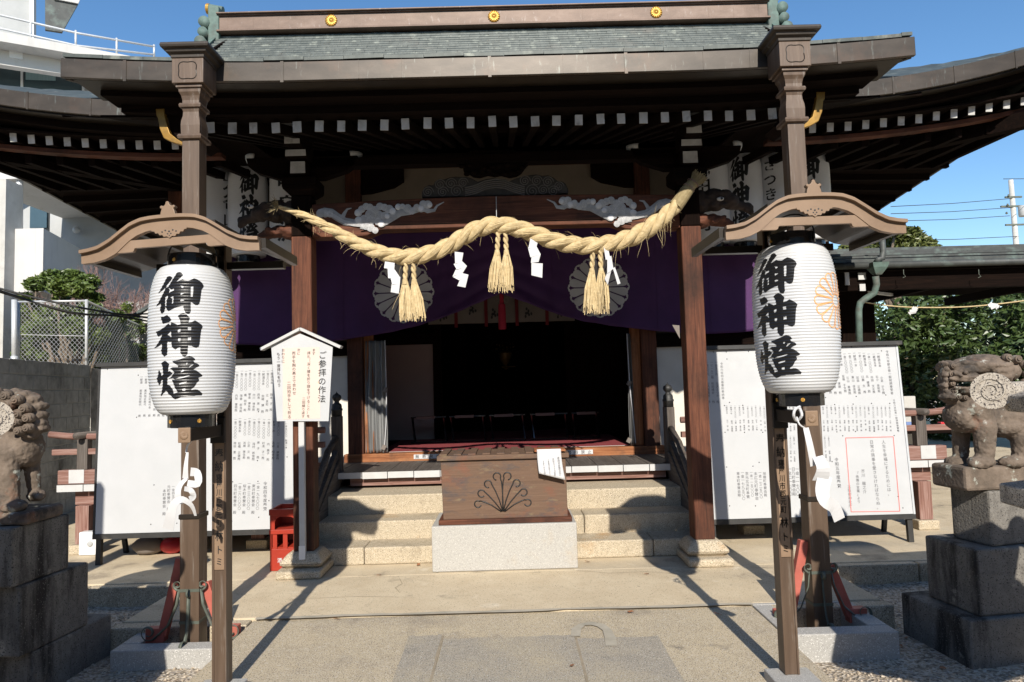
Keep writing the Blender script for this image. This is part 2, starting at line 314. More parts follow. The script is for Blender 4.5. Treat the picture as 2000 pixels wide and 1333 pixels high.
M['leaf_garden'] = leafmat('garden_leaves', (.045,.080,.015), (.085,.125,.025), (.15,.18,.04))
M['cable'] = mat('black_cable', [(.3, (.015,.015,.015)), (.7, (.03,.03,.03))], rough=.5)
M['white_plastic'] = mat('white_plastic', [(.3, (.68,.69,.70)), (.7, (.74,.75,.76))], rough=.4)
M['red_thing'] = mat('red_enamel', [(.3, (.5,.02,.03)), (.7, (.55,.03,.04))], rough=.4)
# ------------------------------------------------------------------ ground
GZ = -.17
def gz_(u, v): return Vector((-90+180*u, -60+180*v, GZ))
g = MB().add([(-150,-60,GZ-.06),(150,-60,GZ-.06),(150,200,GZ-.06),(-150,200,GZ-.06)], [(0,1,2,3)])
build('ground', g, M['concrete'], kind='structure', label='pale sandy ground around the shrine', cat='ground')
def gravel_z(x, y): return GZ + .012*sin(x*5.1+y*3.3)*sin(y*4.3-x*1.7)
gv = MB().grid(lambda u, v: Vector((-6+12*u, -5+5.5*v, gravel_z(-6+12*u, -5+5.5*v))), 60, 30)
build('gravel', gv, M['gravel'], kind='stuff', label='loose tan gravel beside the stone path', cat='gravel')
# loose pebbles on the sunlit part, near the camera
rp = random.Random(3); pb = MB()
for i in range(3400):
    sgn = rp.choice((-1, 1)); x = sgn*rp.uniform(1.75, 3.2); y = rp.uniform(-3.3, -.6)
    r = rp.uniform(.006, .014); z = gravel_z(x, y)+r*.25; a = rp.random()*6.28
    vs = [(x+cos(a+k*pi/2)*r*rp.uniform(.7,1.3), y+sin(a+k*pi/2)*r*rp.uniform(.7,1.3), z) for k in range(4)]
    pb.add(vs+[(x,y,z+r*rp.uniform(.5,.9)), (x,y,z-r*.6)], [(0,1,4),(1,2,4),(2,3,4),(3,0,4),(1,0,5),(2,1,5),(3,2,5),(0,3,5)])
M['pebble'] = mat('pebble_stone', [(.2, (.20,.165,.125)), (.45, (.40,.33,.245)), (.7, (.56,.49,.40)), (.85, (.36,.31,.27))], nscale=22, detail=2, rough=.9)
build('pebbles', pb, M['pebble'], kind='stuff', label='scattered pebbles on the gravel', cat='pebbles')
# dry leaves
lf = MB(); rl = random.Random(11)
for x, y in ((-1.9,-2.05),(-1.2,-1.36),(.9,-1.40),(1.5,-1.5),(-1.65,-2.4),(1.2,-.5),(-.8,.02),(.75,-.05),(-1.1,-.3),(.4,-2.3),(-.2,-2.6),(-1.95,-2.0),(2.62,-1.75),(2.68,-2.1),(2.75,-1.6),(1.95,-2.5),(-2.5,-2.3),(2.3,-2.6)):
    a = rl.random()*6; c = Vector((x, y, (GZ if abs(x) > 1.83 else (-.008 if y < -1.3 else .006))+.012)); u = Vector((cos(a), sin(a), .2))*.028; v = Vector((-sin(a), cos(a), .3))*.016
    lf.add([c-u, c-v, c+u, c+v, c-u*.9-Vector((0,0,.004)), c+u*.9-Vector((0,0,.004))], [(0,1,2,3),(4,3,2,5)])
M['dry_leaf'] = mat('dry_leaf', [(.3, (.25,.10,.045)), (.7, (.36,.17,.08))], nscale=30, rough=.7)
build('fallen_leaves', lf, M['dry_leaf'], kind='stuff', label='brown fallen leaves lying on the gravel', cat='fallen leaves')

# platform: broad rear part and projecting landing
p = MB().bb(-8, 8, -.27, 9, -.6, 0)
build('stone_platform', p, M['concrete'], kind='structure', bevel=.012, label='broad concrete platform under the shrine hall', cat='platform')
p = MB().bb(-2.77, 2.75, -1.3, -.274, -.6, 0.003)
build('landing', p, M['concrete'], kind='structure', bevel=.012, label='concrete landing in front of the steps', cat='landing')
kb = MB()
for x0, x1, s in ((-2.80,-1.83,1),(1.83,2.78,-1)):
    kb.bb(x0, x1, -1.42, -1.303, -.5, -.004)
build('landing_kerb', kb, M['granite_yellow'], kind='structure', bevel=.012, label='granite kerb at the landing edge', cat='kerb')
kb = MB()
for k in range(6):
    kb.bb(-7.6+k*.8, -6.815+k*.8, -.36, -.275, -.5, -.006); kb.bb(2.8+k*.8, 3.585+k*.8, -.36, -.275, -.5, -.006)
build('platform_kerb', kb, M['granite_yellow'], kind='structure', bevel=.01, label='stone kerb blocks along the platform edge', cat='kerb')
# approach path
pth = MB()
pth.bb(-1.82, 1.8, -5.2, -1.305, -.5, -.012)
build('path', pth, M['path_stone'], kind='structure', bevel=.01, label='granite approach path', cat='path')
sl_ = MB()
rq = random.Random(5)
def slab(x0, x1, y0, y1, z=-.008):
    n = 10; vs = []
    for i in range(n): vs.append((x0+(x1-x0)*i/n, y0+rq.uniform(-.008,.008), z))
    for i in range(n): vs.append((x1+rq.uniform(-.006,.006), y0+(y1-y0)*i/n, z))
    for i in range(n): vs.append((x1-(x1-x0)*i/n, y1+rq.uniform(-.012,.012), z))
    for i in range(n): vs.append((x0+rq.uniform(-.006,.006), y1-(y1-y0)*i/n, z))
    sl_.add(vs, [tuple(range(4*n))])
slab(-.40, .46, -5.2, -1.79); slab(-.63, -.412, -5.2, -1.72); slab(.472, 1.0, -5.2, -1.86)
build('path_slabs', sl_, M['path_slab'], kind='structure', label='worn grey granite slabs in the middle of the path', cat='path slabs')
jn = MB()
jn.bb(-.413, -.399, -5.2, -1.74, -.1, -.0055); jn.bb(.459, .473, -5.2, -1.8, -.1, -.0055)
M['joint'] = mat('dirt_joint', [(.3, (.24,.20,.14)), (.7, (.34,.28,.20))], nscale=20, rough=1)
build('path_joints', jn, M['joint'], kind='structure', label='dirt joints between the path slabs', cat='joints')
cm = MB()
def strip(pts, w, z):
    L = [];R = []
    for i, (x, y) in enumerate(pts):
        d = Vector((pts[min(i+1,len(pts)-1)][0]-pts[max(i-1,0)][0], pts[min(i+1,len(pts)-1)][1]-pts[max(i-1,0)][1], 0)).normalized(); n_ = Vector((-d.y, d.x, 0))
        ww = w*rq.uniform(.6,1.3); L.append(Vector((x,y,z))+n_*ww); R.append(Vector((x,y,z))-n_*ww)
    cm.add(L+R[::-1], [tuple(range(2*len(L)))])
strip([(-1.8+3.6*i/24, -1.315+rq.uniform(-.01,.01)) for i in range(25)], .022, -.0065+.012)
ap = [at(px, py, z=-.004) for px, py in ((1124,1243),(1126,1228),(1138,1220),(1156,1218),(1174,1222),(1186,1231),(1192,1246),(1194,1262))]
strip([(q.x, q.y) for q in ap], .028, -.003)
build('cement_patch', cm, M['stain'], kind='structure', label='grey cement smeared over the path seam', cat='cement seam')

# hairline cracks in the landing
ck = MB()
for pts, w_ in (([(-.9,-.42),(-.86,-.55),(-.90,-.66),(-.84,-.80)], .003), ([(.62,-.3),(.9,-.42),(1.2,-.40),(1.6,-.55)], .0025), ([(-1.7,-.9),(-1.2,-.86),(-.7,-.93)], .002)):
    for (x0,y0),(x1,y1) in zip(pts, pts[1:]):
        d = Vector((x1-x0,y1-y0,0)).normalized(); n_ = Vector((-d.y,d.x,0))*w_
        z_ = Vector((0,0,.0065)); p_, q_ = Vector((x0,y0,0))+z_, Vector((x1,y1,0))+z_
        ck.add([p_-n_, q_-n_*.7, q_+n_*.7, p_+n_], [(0,1,2,3)])
build('landing_cracks', ck, M['joint'], kind='structure', label='hairline cracks in the concrete landing', cat='cracks')
# steps
for i, (y0, z0, z1) in enumerate(((.105, .002, .162), (.44, .003, .34), (.80, .003, .535))):
    js = ((-1.95, -1.32, .003), (-1.315, 1.385, 0), (1.39, 1.95, .002)) if i == 0 else ((-1.95, .78, 0), (.785, 1.95, .001)) if i == 1 else ((-1.95, -.3, 0), (-.296, 1.95, .002))
    st = MB()
    for x0, x1, dy in js: st.bb(x0, x1, y0+dy, (y0+.6 if i < 2 else 1.6), z0, z1)
    build('stone_step', st, M['granite_yellow'], kind='structure', bevel=.014, label='%s granite step below the veranda' % ('lowest', 'middle', 'top')[i], cat='step')

# ------------------------------------------------------------------ the shrine hall
H = thing('shrine_hall', 'wooden shrine hall with copper roof, open front and white-tipped rafters', 'shrine hall', (0, 0, 0))
PX = 1.8
for sx in (-1, 1):
    b = MB().bb(sx*PX-.2, sx*PX+.2, -.34, .2, .003, .075); pl = build('pillar_base', b, M['granite_yellow'], H, bevel=.02)
    b = MB().lathe([(.155,.075),(.20,.095),(.205,.125),(.175,.17),(.145,.205),(.135,.215)], (sx*PX, -.07, 0), 4, rot=pi/4)
    for v in b.v: pass
    bb_ = MB().hexa([(sx*PX+a*q, -.07+c*q, z) for q, z in ((.15,.076),) for a, c in ((-1,-1),(1,-1),(1,1),(-1,1))], [(sx*PX+a*.2, -.07+c*.2, .115) for a, c in ((-1,-1),(1,-1),(1,1),(-1,1))])
    bb_.hexa([(sx*PX+a*.2, -.07+c*.2, .115) for a, c in ((-1,-1),(1,-1),(1,1),(-1,1))], [(sx*PX+a*.125, -.07+c*.125, .205) for a, c in ((-1,-1),(1,-1),(1,1),(-1,1))])
    build('pillar_plinth', bb_, M['granite_yellow'], H, bevel=.022)
    b = MB().bb(sx*PX-.092, sx*PX+.092, -.16, .024, .20, 3.06)
    build('pillar', b, M['wood_red_z'], H, bevel=.012)
    b = MB().bb(sx*PX-.091, sx*PX+.091, -.159, .023, 3.063, 3.44); build('pillar_head', b, M['wood_dark_z'], H, bevel=.01)

# rainbow beam between the pillars
xs = [i/24 for i in range(25)]
def arch(t):
    a = abs(t*2-1); return .062*max(0, min(1, (0.80-a)/.12)) * 1.0
def smooth(t): t = max(0, min(1, t)); return t*t*(3-2*t)
poly = [(-1.705+3.41*i/60, 3.05+.055*smooth((.72-abs(i/30-1))/.10)) for i in range(61)] + [(1.705-3.41*i/30, 3.36+.035*(1-(i/15-1)**2)) for i in range(31)]
bm_ = build('rainbow_beam', MB().prism(poly, (0, .03, 0), (1,0,0), (0,0,1), .17), M['wood_red_x'], H, bevel=.008)
gv_ = MB()
pts = [(-1.705+3.41*i/60, -.1425, 3.092+.055*smooth((.72-abs(i/30-1))/.10)) for i in range(8, 53)]
gv_.tube(pts, .005, 6)
build('beam_groove', gv_, M['wood_dark_x'], bm_)
# white cloud carvings on the beam (outlines measured on the left half, mirrored to the right)
def cz(cx, cy): q = at(540+cx/5.5556, 280+cy/5.5556, y=-.145); return (q.x, q.z)
cloud = [[(408,760),(425,728),(470,715),(540,718),(600,735),(640,775),(680,798),(710,785),(712,745),(735,708),(770,705),(795,708),(770,725),(745,740),(738,790),(720,825),(760,850),(830,862),(900,870),(950,860),
          (1000,850),(1060,860),(1130,868),(1190,840),(1240,800),(1275,765),(1330,745),(1400,770),(1450,775),(1485,750),(1480,725),(1520,745),(1560,740),(1580,720),(1620,760),(1680,758),(1715,725),(1732,680),(1760,655),(1795,640),(1755,628),(1720,632),(1700,660),(1680,700),(1640,710),(1600,700),
          (1560,690),(1500,685),(1440,680),(1390,700),(1330,735),(1280,745),(1220,790),(1150,830),(1080,880),(1090,930),(1070,975),(1035,990),(1020,965),(960,945),(900,930),(830,918),(760,900),(700,870),(640,830),(590,810),(520,815),(450,815),(415,795)]]
lobes = [(865,760,42),(905,720,40),(950,690,38),(990,700,40),(1040,730,45),(1100,690,42),(1150,700,40),(1200,720,48),(1240,745,38),(1000,780,60),(1080,790,60),(1150,790,45),(870,845,46),(930,830,50),(1000,840,50),(1080,850,45),(1120,880,36),(1000,920,45),(1050,950,35),(950,905,40),
         (1300,695,36),(1345,690,30),(1400,710,45),(1450,740,38),(1500,700,36),(1530,710,36),(1570,665,42),(1620,670,46),(1550,720,36),(460,765,48),(510,765,45),(560,770,40)]
balls = [(862,765,32),(868,838,38),(1238,740,36),(1112,882,36),(1295,698,30),(1545,712,34),(1640,675,30),(1180,795,30)]
M['carving'] = mat('grey_white_carving_paint', [(.3, (.25,.255,.26)), (.5, (.34,.345,.35)), (.75, (.46,.465,.47))], nscale=16, rough=.8, bump=.3)
M['carving_white'] = mat('white_carving_paint', [(.3, (.58,.58,.59)), (.7, (.68,.68,.69))], nscale=20, rough=.8)
for sx in (-1, 1):
    c_ = MB(); rings = MB()
    def put(cx, cy):
        x, z = cz(cx, cy); return (x+.02 if sx < 0 else -x-.02, z)
    def flat(pts, r0, r1):
        t_ = MB(); q = [put(*p) for p in pts]; n_ = len(q); t_.tube([(x, -.15, z) for x, z in q], [(r0+(r1-r0)*k/(n_-1))/5.5556/213 for k in range(n_)], 12)
        c_.add([Vector((v.x, -.147+(v.y+.15)*.22, v.z)) for v in t_.v], t_.f)
    flat([(440,768),(500,745),(570,755),(640,805),(720,852),(830,870),(940,880)], 48, 40); flat([(690,812),(716,760),(745,718),(792,706)], 26, 5); flat([(900,885),(980,915),(1040,950),(1060,985)], 50, 12)
    flat([(1080,870),(1160,845),(1240,800),(1320,755),(1420,742),(1520,715),(1600,715)], 50, 34); flat([(1560,700),(1620,738),(1690,730),(1718,680),(1795,640)], 34, 4)
    for i, (cx, cy, r) in enumerate(lobes):
        x, z = put(cx, cy); rr = r/5.5556/213
        c_.ell((x, -.150-(i%5)*.0012, z), (rr, .007, rr), 14, 8)
        for q in (.95, .76, .57, .38, .18):
            rings.tube([(x+cos(a)*rr*q, -.1505-(i%5)*.0012-.007*math.sqrt(1-q*q), z+sin(a)*rr*q) for a in [k*2*pi/14 for k in range(15)]], .0015, 4, cap=False)
    for cx, cy, r in balls:
        x, z = put(cx, cy); rr = r/5.5556/213; build('carved_ball', MB().ell((x, -.155, z), (rr, .009, rr), 12, 8), M['carving_white'], bm_, smooth=True)
    # flowing tail lines
    for k in range(4):
        pts = [put(cx, cy+ (k-1.5)*11) for cx, cy in ((470,765),(560,770),(640,815),(720,862),(820,885),(920,895),(1000,900))]
        rings.tube([(x, -.1555, z) for x, z in pts], .003, 4)
    o = build('cloud_carving', c_, M['carving'], bm_)
    build('carved_line', rings, M['carving_white'], bm_)


# carved beast heads outside the pillars
def blobs(lst):
    m = MB()
    for it in lst:
        if len(it) == 2: m.ell(it[0], it[1], 14, 10)
        else: m.tube([it[0], it[1]], [it[2], it[3]], 12); m.ell(it[0], it[2], 12, 8); m.ell(it[1], it[3], 12, 8)
    return m
for sx in (-1, 1):
    X = lambda d: sx*(PX+.09+d)
    y = -.07
    up = [(Vector((X(.02),y,3.30)), (.10,.085,.12)), (Vector((X(.16),y,3.32)), (.12,.08,.11)), (Vector((X(.27),y,3.31)), (.085,.07,.075)), (Vector((X(.30),y,3.27)), Vector((X(.46),y,3.25)), .05, .038), (Vector((X(.48),y,3.235)), (.05,.042,.05)),
          (Vector((X(.50),y,3.20)), (.03,.034,.035)), (Vector((X(.24),y-.05,3.36)), (.075,.05,.04)), (Vector((X(.30),y-.03,3.30)), (.09,.075,.07))]
    for k in range(9): up.append((Vector((X(.03+.025*k), y-.07+.01*(k%2), 3.25+.028*(k%4))), (.03,.022,.022)))
    M['beast'] = mat('dark_brown_carving', [(.3, (.022,.014,.010)), (.7, (.05,.032,.024))], nscale=12, rough=.9, bump=.5)
    h = build('carved_beast_head', blobs(up), M['beast'], H, remesh=.012, uneven=(.02,.04))
    lo = [(Vector((X(.03),y,3.12)), (.10,.08,.075)), (Vector((X(.14),y,3.13)), Vector((X(.27),y,3.10)), .06, .045), (Vector((X(.29),y,3.085)), (.055,.045,.035))]
    for k in range(6): lo.append((Vector((X(.02+.04*k), y-.065, 3.10+.02*(k%3))), (.035,.022,.02)))
    build('carved_lower_jaw', blobs(lo), M['wood_red_x'], H, remesh=.012, uneven=(.015,.04))
    ec = at(489,404,y=-.165) if sx < 0 else at(1407,389,y=-.165)
    e = MB().ell(ec, (.034,.022,.019)); build('carved_eye', e, M['grey_paint'], h, smooth=True)
    e = MB().ell(ec+Vector((sx*.006,-.018,-.001)), (.012,.006,.012)); build('pupil', e, M['ink'], h)
    # bracket set above the pillar
    b = MB().hexa([(sx*PX+a*.10, -.07+c*.10, 3.445) for a, c in ((-1,-1),(1,-1),(1,1),(-1,1))], [(sx*PX+a*.155, -.07+c*.155, 3.50) for a, c in ((-1,-1),(1,-1),(1,1),(-1,1))])
    b.bb(sx*PX-.155, sx*PX+.155, -.225, .085, 3.502, 3.60)
    build('bracket_block', b, M['wood_dark_x'], H, bevel=.008)
    arm = [(-.52,3.82),(-.50,3.74),(-.42,3.68),(-.2,3.61),(.2,3.61),(.42,3.68),(.50,3.74),(.52,3.82)]
    build('bracket_arm', MB().prism([(sx*PX+a, z) for a, z in arm], (0, -.02, 0), (1,0,0), (0,0,1), .10), M['wood_dark_x'], H, bevel=.006)
    for d in (-1, 1):
        c = Vector((sx*PX+d*.50, -.075, 3.80)); pts = [c+Vector((d*(-.10+.10*sin(a)), 0, -.10*cos(a)+.05)) for a in [k*pi/2/6+.15 for k in range(7)]]
        build('bracket_tip', MB().tube(pts, [.010+.022*(k/6)**.5 for k in range(7)], 8, flat=2.2), M['grey_paint'], H, smooth=True)
    for k, (yy, z0, z1, ww) in enumerate(((-.24, 3.62, 3.74, .075), (-.30, 3.76, 3.83, .10), (-.40, 3.84, 3.96, .075), (-.46, 3.97, 4.05, .085))):
        n_ = build('bracket_nosing', MB().bb(sx*PX-ww+.0, sx*PX+ww, yy, .0+.001*k, z0, z1), M['wood_dark_y'], H, bevel=.006)
        q = MB().prism([(sx*PX-ww+.006, z0+.006),(sx*PX+ww-.006, z0+.006),(sx*PX+ww-.010, z1-.006),(sx*PX-ww+.010, z1-.006)], (0, yy-.001, 0), (1,0,0), (0,0,1), .004)
        build('painted_end', q, M['grey_paint'], n_)
# frog-leg strut and the dark carving above it
def fz(cx, cy, y): q = at(800+cx/5.5556, 280+cy/5.5556, y=y); return (q.x, q.z)
kr = [(135,600),(140,540),(165,490),(215,465),(260,470),(280,430),(320,400),(380,405),(430,385),(500,375),(560,380),(620,375),(680,395),(740,430),(830,400),(910,390),(1000,400),(1080,425),(1150,395),(1220,375),(1300,360),(1370,350),(1440,365),(1500,360),(1560,385),(1600,420),(1650,425),(1690,450),(1715,500),(1720,555),(1000,580)]
c_ = MB().prism([fz(a, b, -.05) for a, b in kr], (0, -.02, 0), (1,0,0), (0,0,1), .07)
M['carving_dark'] = mat('dark_grey_carving', [(.3, (.035,.031,.028)), (.7, (.062,.056,.05))], nscale=14, rough=.9, bump=.4)
ks = build('frog_leg_strut', c_, M['carving_dark'], H, bevel=.01)
rg = MB()
for cx, cy, r in ((200,530,60),(330,450,60),(450,440,62),(580,430,55),(360,530,60),(510,520,70),(1250,410,60),(1380,410,60),(1500,420,60),(1620,470,55),(1330,520,75),(1450,510,60),(1560,520,60)):
    x, z = fz(cx, cy, -.09); r = r/5.5556/205
    rg.tube([(x+cos(a)*r*(1-a/15.5), -.094, z+sin(a)*r*(1-a/15.5)) for a in [k*.42 for k in range(36)]], .0045, 5)
for k in range(5):
    rg.tube([(fz(a, b-k*22, -.09)[0], -.096, fz(a, b-k*22, -.09)[1]) for a, b in ((600,575),(720,545),(820,500),(930,480),(1030,490),(1130,530),(1250,565))], .007, 5)
M['carving_line'] = mat('pale_carved_edges', [(.3, (.12,.11,.10)), (.7, (.16,.148,.135))], rough=.9)
build('carved_line', rg, M['carving_line'], ks)
kr2 = [(500,190),(520,250),(580,255),(585,310),(640,330),(690,365),(760,375),(850,350),(920,365),(1000,350),(1080,375),(1160,360),(1210,330),(1240,290),(1270,255),(1320,200),(1290,140),(1100,90),(700,90),(540,140)]
k2 = build('upper_carving', MB().prism([fz(a, b, -.05) for a, b in kr2], (0, -.015, 0), (1,0,0), (0,0,1), .08), M['wood_dark_x'], H, bevel=.012)
rg = MB()
for i in range(26):
    cx = 540+ (i*137 % 740); cy = 130+(i*71 % 220); x, z = fz(cx, cy, -.1)
    rg.ell((x, -.098, z), (.03,.02,.022), 10, 6)
build('carved_petal', rg, M['wood_dark_x'], k2, smooth=True)

# purlin over the brackets, porch rafters with painted ends
build('purlin', MB().bb(-2.55, 2.55, -.17, .03, 4.055, 4.2), M['wood_dark_x'], H)
build('tie_beam', MB().bb(-1.72, 1.72, -.12, .0, 3.72, 3.80), M['wood_dark_x'], H)
SL = .30
rl_ = random.Random(2)
for i in range(29):
    x = (i-14)*.1754
    dz = .0009*max(0, abs(x)-2.0)*40 + rl_.uniform(-.004, .004)
    y0 = -.95+rl_.uniform(-.006,.006)
    b = MB().beam((x, y0, 3.772+dz), (x, 1.9, 3.772+dz+2.85*SL), .062, .085)
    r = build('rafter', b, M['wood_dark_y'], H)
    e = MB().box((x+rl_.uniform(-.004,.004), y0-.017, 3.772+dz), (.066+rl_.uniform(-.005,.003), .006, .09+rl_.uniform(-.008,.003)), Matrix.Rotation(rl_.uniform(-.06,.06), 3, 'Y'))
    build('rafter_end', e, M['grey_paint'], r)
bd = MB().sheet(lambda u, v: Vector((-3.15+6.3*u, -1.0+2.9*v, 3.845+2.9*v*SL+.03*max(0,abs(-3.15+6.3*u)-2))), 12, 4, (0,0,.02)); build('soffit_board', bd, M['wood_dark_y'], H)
def kz(x): return .075*max(0, (abs(x)-1.4)/1.82)**2     # sweep of the porch eave
def bar(y0, y1, z0, z1, x0, x1, zf, n=24):
    m = MB(); vs = []; fs = []
    for i in range(n+1):
        x = x0+(x1-x0)*i/n; d = zf(x)
        vs += [(x,y0,z0+d),(x,y1,z0+d),(x,y1,z1+d),(x,y0,z1+d)]
    for i in range(n):
        a = i*4
        for k in range(4): fs.append((a+k, a+(k+1)%4, a+4+(k+1)%4, a+4+k))
    fs += [(0,3,2,1),(n*4,n*4+1,n*4+2,n*4+3)]
    fs = [tuple(reversed(f)) for f in fs]
    return m.add(vs, fs)
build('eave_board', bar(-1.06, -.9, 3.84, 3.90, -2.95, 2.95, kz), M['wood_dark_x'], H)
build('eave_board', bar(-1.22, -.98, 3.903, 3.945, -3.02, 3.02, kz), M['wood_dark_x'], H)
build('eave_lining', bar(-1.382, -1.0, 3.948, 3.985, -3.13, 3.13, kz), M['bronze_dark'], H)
fa = build('eave_fascia', bar(-1.42, -1.385, 3.948, 4.094, -3.2, 3.2, kz), M['gutter'], H, bevel=.004)
sm = MB()
for x in (-2.72,-2.1,-1.55,-.98,-.66,0,.55,1.02,1.6,1.95,2.62):
    sm = MB()
    if abs(x) < .1 or x in (-1.55,1.02,2.62,-2.72): sm.bb(x-.012, x+.012, -1.426, -1.4195, 3.935+kz(x), 4.096+kz(x))
    else: sm.bb(x-.0025, x+.0025, -1.4235, -1.4195, 3.951+kz(x), 4.092+kz(x))
    build('seam', sm, M['gutter'], fa)
for sx in (-1, 1):
    b = MB().beam((sx*3.18, -1.384, 4.093), (sx*3.18, .9, 4.147+2.16*.27), .04, .15); build('verge_board', b, M['gutter'], H, bevel=.004)
    b = MB().beam((sx*2.95, -1.37, 4.03), (sx*2.95, .9, 4.08+2.16*.28), .30, .03); build('verge_lining', b, M['bronze_dark'], H)
    # gold-faced purlin end
    q = [(870,610),(918,608),(920,650),(933,700),(948,745),(985,775),(1028,800),(1028,816),(960,795),(915,772),(892,720),(882,660),(874,648)]
    pts = [(lambda p_: (p_.x*(-sx) if sx > 0 else p_.x, p_.z))(at(a*.35, b*.35, y=-1.06)) for a, b in q]
    body = [(x-sx*.10, z+.01) for x, z in pts]
    nb = build('purlin_end', MB().prism([(pts[0][0]-sx*.16, pts[0][1]),(pts[1][0], pts[1][1]),(pts[3][0], pts[3][1]),(pts[5][0], pts[5][1]),(pts[7][0]-sx*.10, pts[7][1]),(pts[7][0]-sx*.18, pts[7][1]+.05)], (0, -.80, 0), (1,0,0), (0,0,1), .22), M['wood_dark_y'], H)
    build('gold_cap', MB().prism(pts, (0, -1.02, 0), (1,0,0), (0,0,1), .045), M['gold_shaded'], nb, bevel=.004)

# roofs: shingle courses as real overlapping plates
M['shingle'] = mat('weathered_copper_shingles', [(.25, (.036,.046,.042)), (.5, (.064,.078,.072)), (.75, (.102,.117,.107))], scale=(3.3,1,1), nscale=3.5, detail=5, rough=.55, metal=.1, bump=.08, dirt=[((.24,.26,.22), 6, .56, .75), ((.10,.085,.07), 1.2, .56, .8)])
def zm(y): t = y-.2; return 4.50+.45*t+.0695*t*t
def zk(y): t = y+1.42; return 4.10+.30*t+.04*t*t
rs = random.Random(8)
def courses(name, zf, y0, y1, xa, xb, step, tw, sag=lambda x, y: 0):
    m = MB(); y = y0; row = 0
    while y < y1:
        sl = (zf(y+.05)-zf(y))/.05; dy = step/math.sqrt(1+sl*sl); y2 = min(y+dy*1.35, y1+.05)
        x = xa-(tw*.5 if row % 2 else 0)
        while x < xb:
            a, b = max(x, xa), min(x+tw-.003, xb)
            if b-a > .02:
                j = rs.uniform(0, .007); k = rs.uniform(-.004, .004)
                vs = []
                for (px_, py_, h) in ((a,y,.030+j),(b,y,.030+j+k),(b,y2,.004),(a,y2,.004)):
                    vs.append((px_, py_, zf(py_)+h+sag(px_, py_)))
                vs += [(v[0], v[1], v[2]-.026) for v in vs]
                m.add(vs, [(0,1,2,3),(7,6,5,4),(0,4,5,1),(1,5,6,2),(2,6,7,3),(3,7,4,0)])
            x += tw
        y += dy; row += 1
    return m
roof = build('main_roof', courses('r', zm, .9, 4.02, -4.28, 4.28, .118, .30), M['shingle'], H)
und = MB().sheet(lambda u, v: Vector((-4.28+8.56*u, .25+3.75*v, zm(.25+3.75*v)-.012)), 2, 14, (0,0,-.10)); build('roof_deck', und, M['wood_dark_y'], roof)
kr_ = build('porch_roof', courses('k', zk, -1.41, 1.9, -3.19, 3.19, .118, .30, lambda x, y: kz(x)*max(0, 1-(y+1.42)/2.2)), M['shingle'], H)
und = MB().sheet(lambda u, v: Vector((-3.11+6.22*u, -1.375+3.25*v, zk(-1.375+3.25*v)-.012+kz(-3.11+6.22*u)*max(0,1-(v*3.15)/2.2))), 16, 8, (0,0,-.04)); build('porch_deck', und, M['wood_dark_y'], kr_)
# rear slope and hips
def up_(x, y): return .055*max(0, abs(x)-2.9)**2*max(0, 1-(y-.2)/5)
def upl(x, y): return .047*max(0, abs(x)-2.9)**2*max(0, 1-(y-.2)/5)
for sx in (-1, 1):
    def hp(u, v, sx=sx):
        y = .207+7.6*v; x = 4.2+1.84*u
        f = 4.5+.45*(y-.2)+.03*(y-.2)**2; sd_ = 4.5+.40*(6.05-x)+.05*(6.05-x)**2
        return Vector((sx*x, y, min(f, sd_+.0)+(up_(x, y) if sx > 0 else upl(x, y))))
    build('hip_roof', MB().sheet(hp, 14, 40, (0,0,-.10)), M['shingle'], H)
    gb = [( .9, zm(.9)-.1), (4.0, 7.2), (7.1, zm(.9)-.1)]
    build('gable_wall', MB().prism(gb, (sx*4.15, 0, 0), (0,1,0), (0,0,1), .04), M['wood_dark_z'], H)
    vb = MB()
    for i in range(12):
        y0, y1 = .9+3.1*i/12, .9+3.1*(i+1)/12
        vb.beam((sx*4.32, y0, zm(y0)-.05), (sx*4.32, y1+.004, zm(y1)-.05), .05, .16)
    build('gable_verge', vb, M['verdigris'], H)
back = MB().sheet(lambda u, v: Vector((-4.28+8.56*u, 4.02+3.8*v, zm(4-3.8*v))), 2, 12, (0,0,-.10)); build('rear_roof', back, M['shingle'], H)

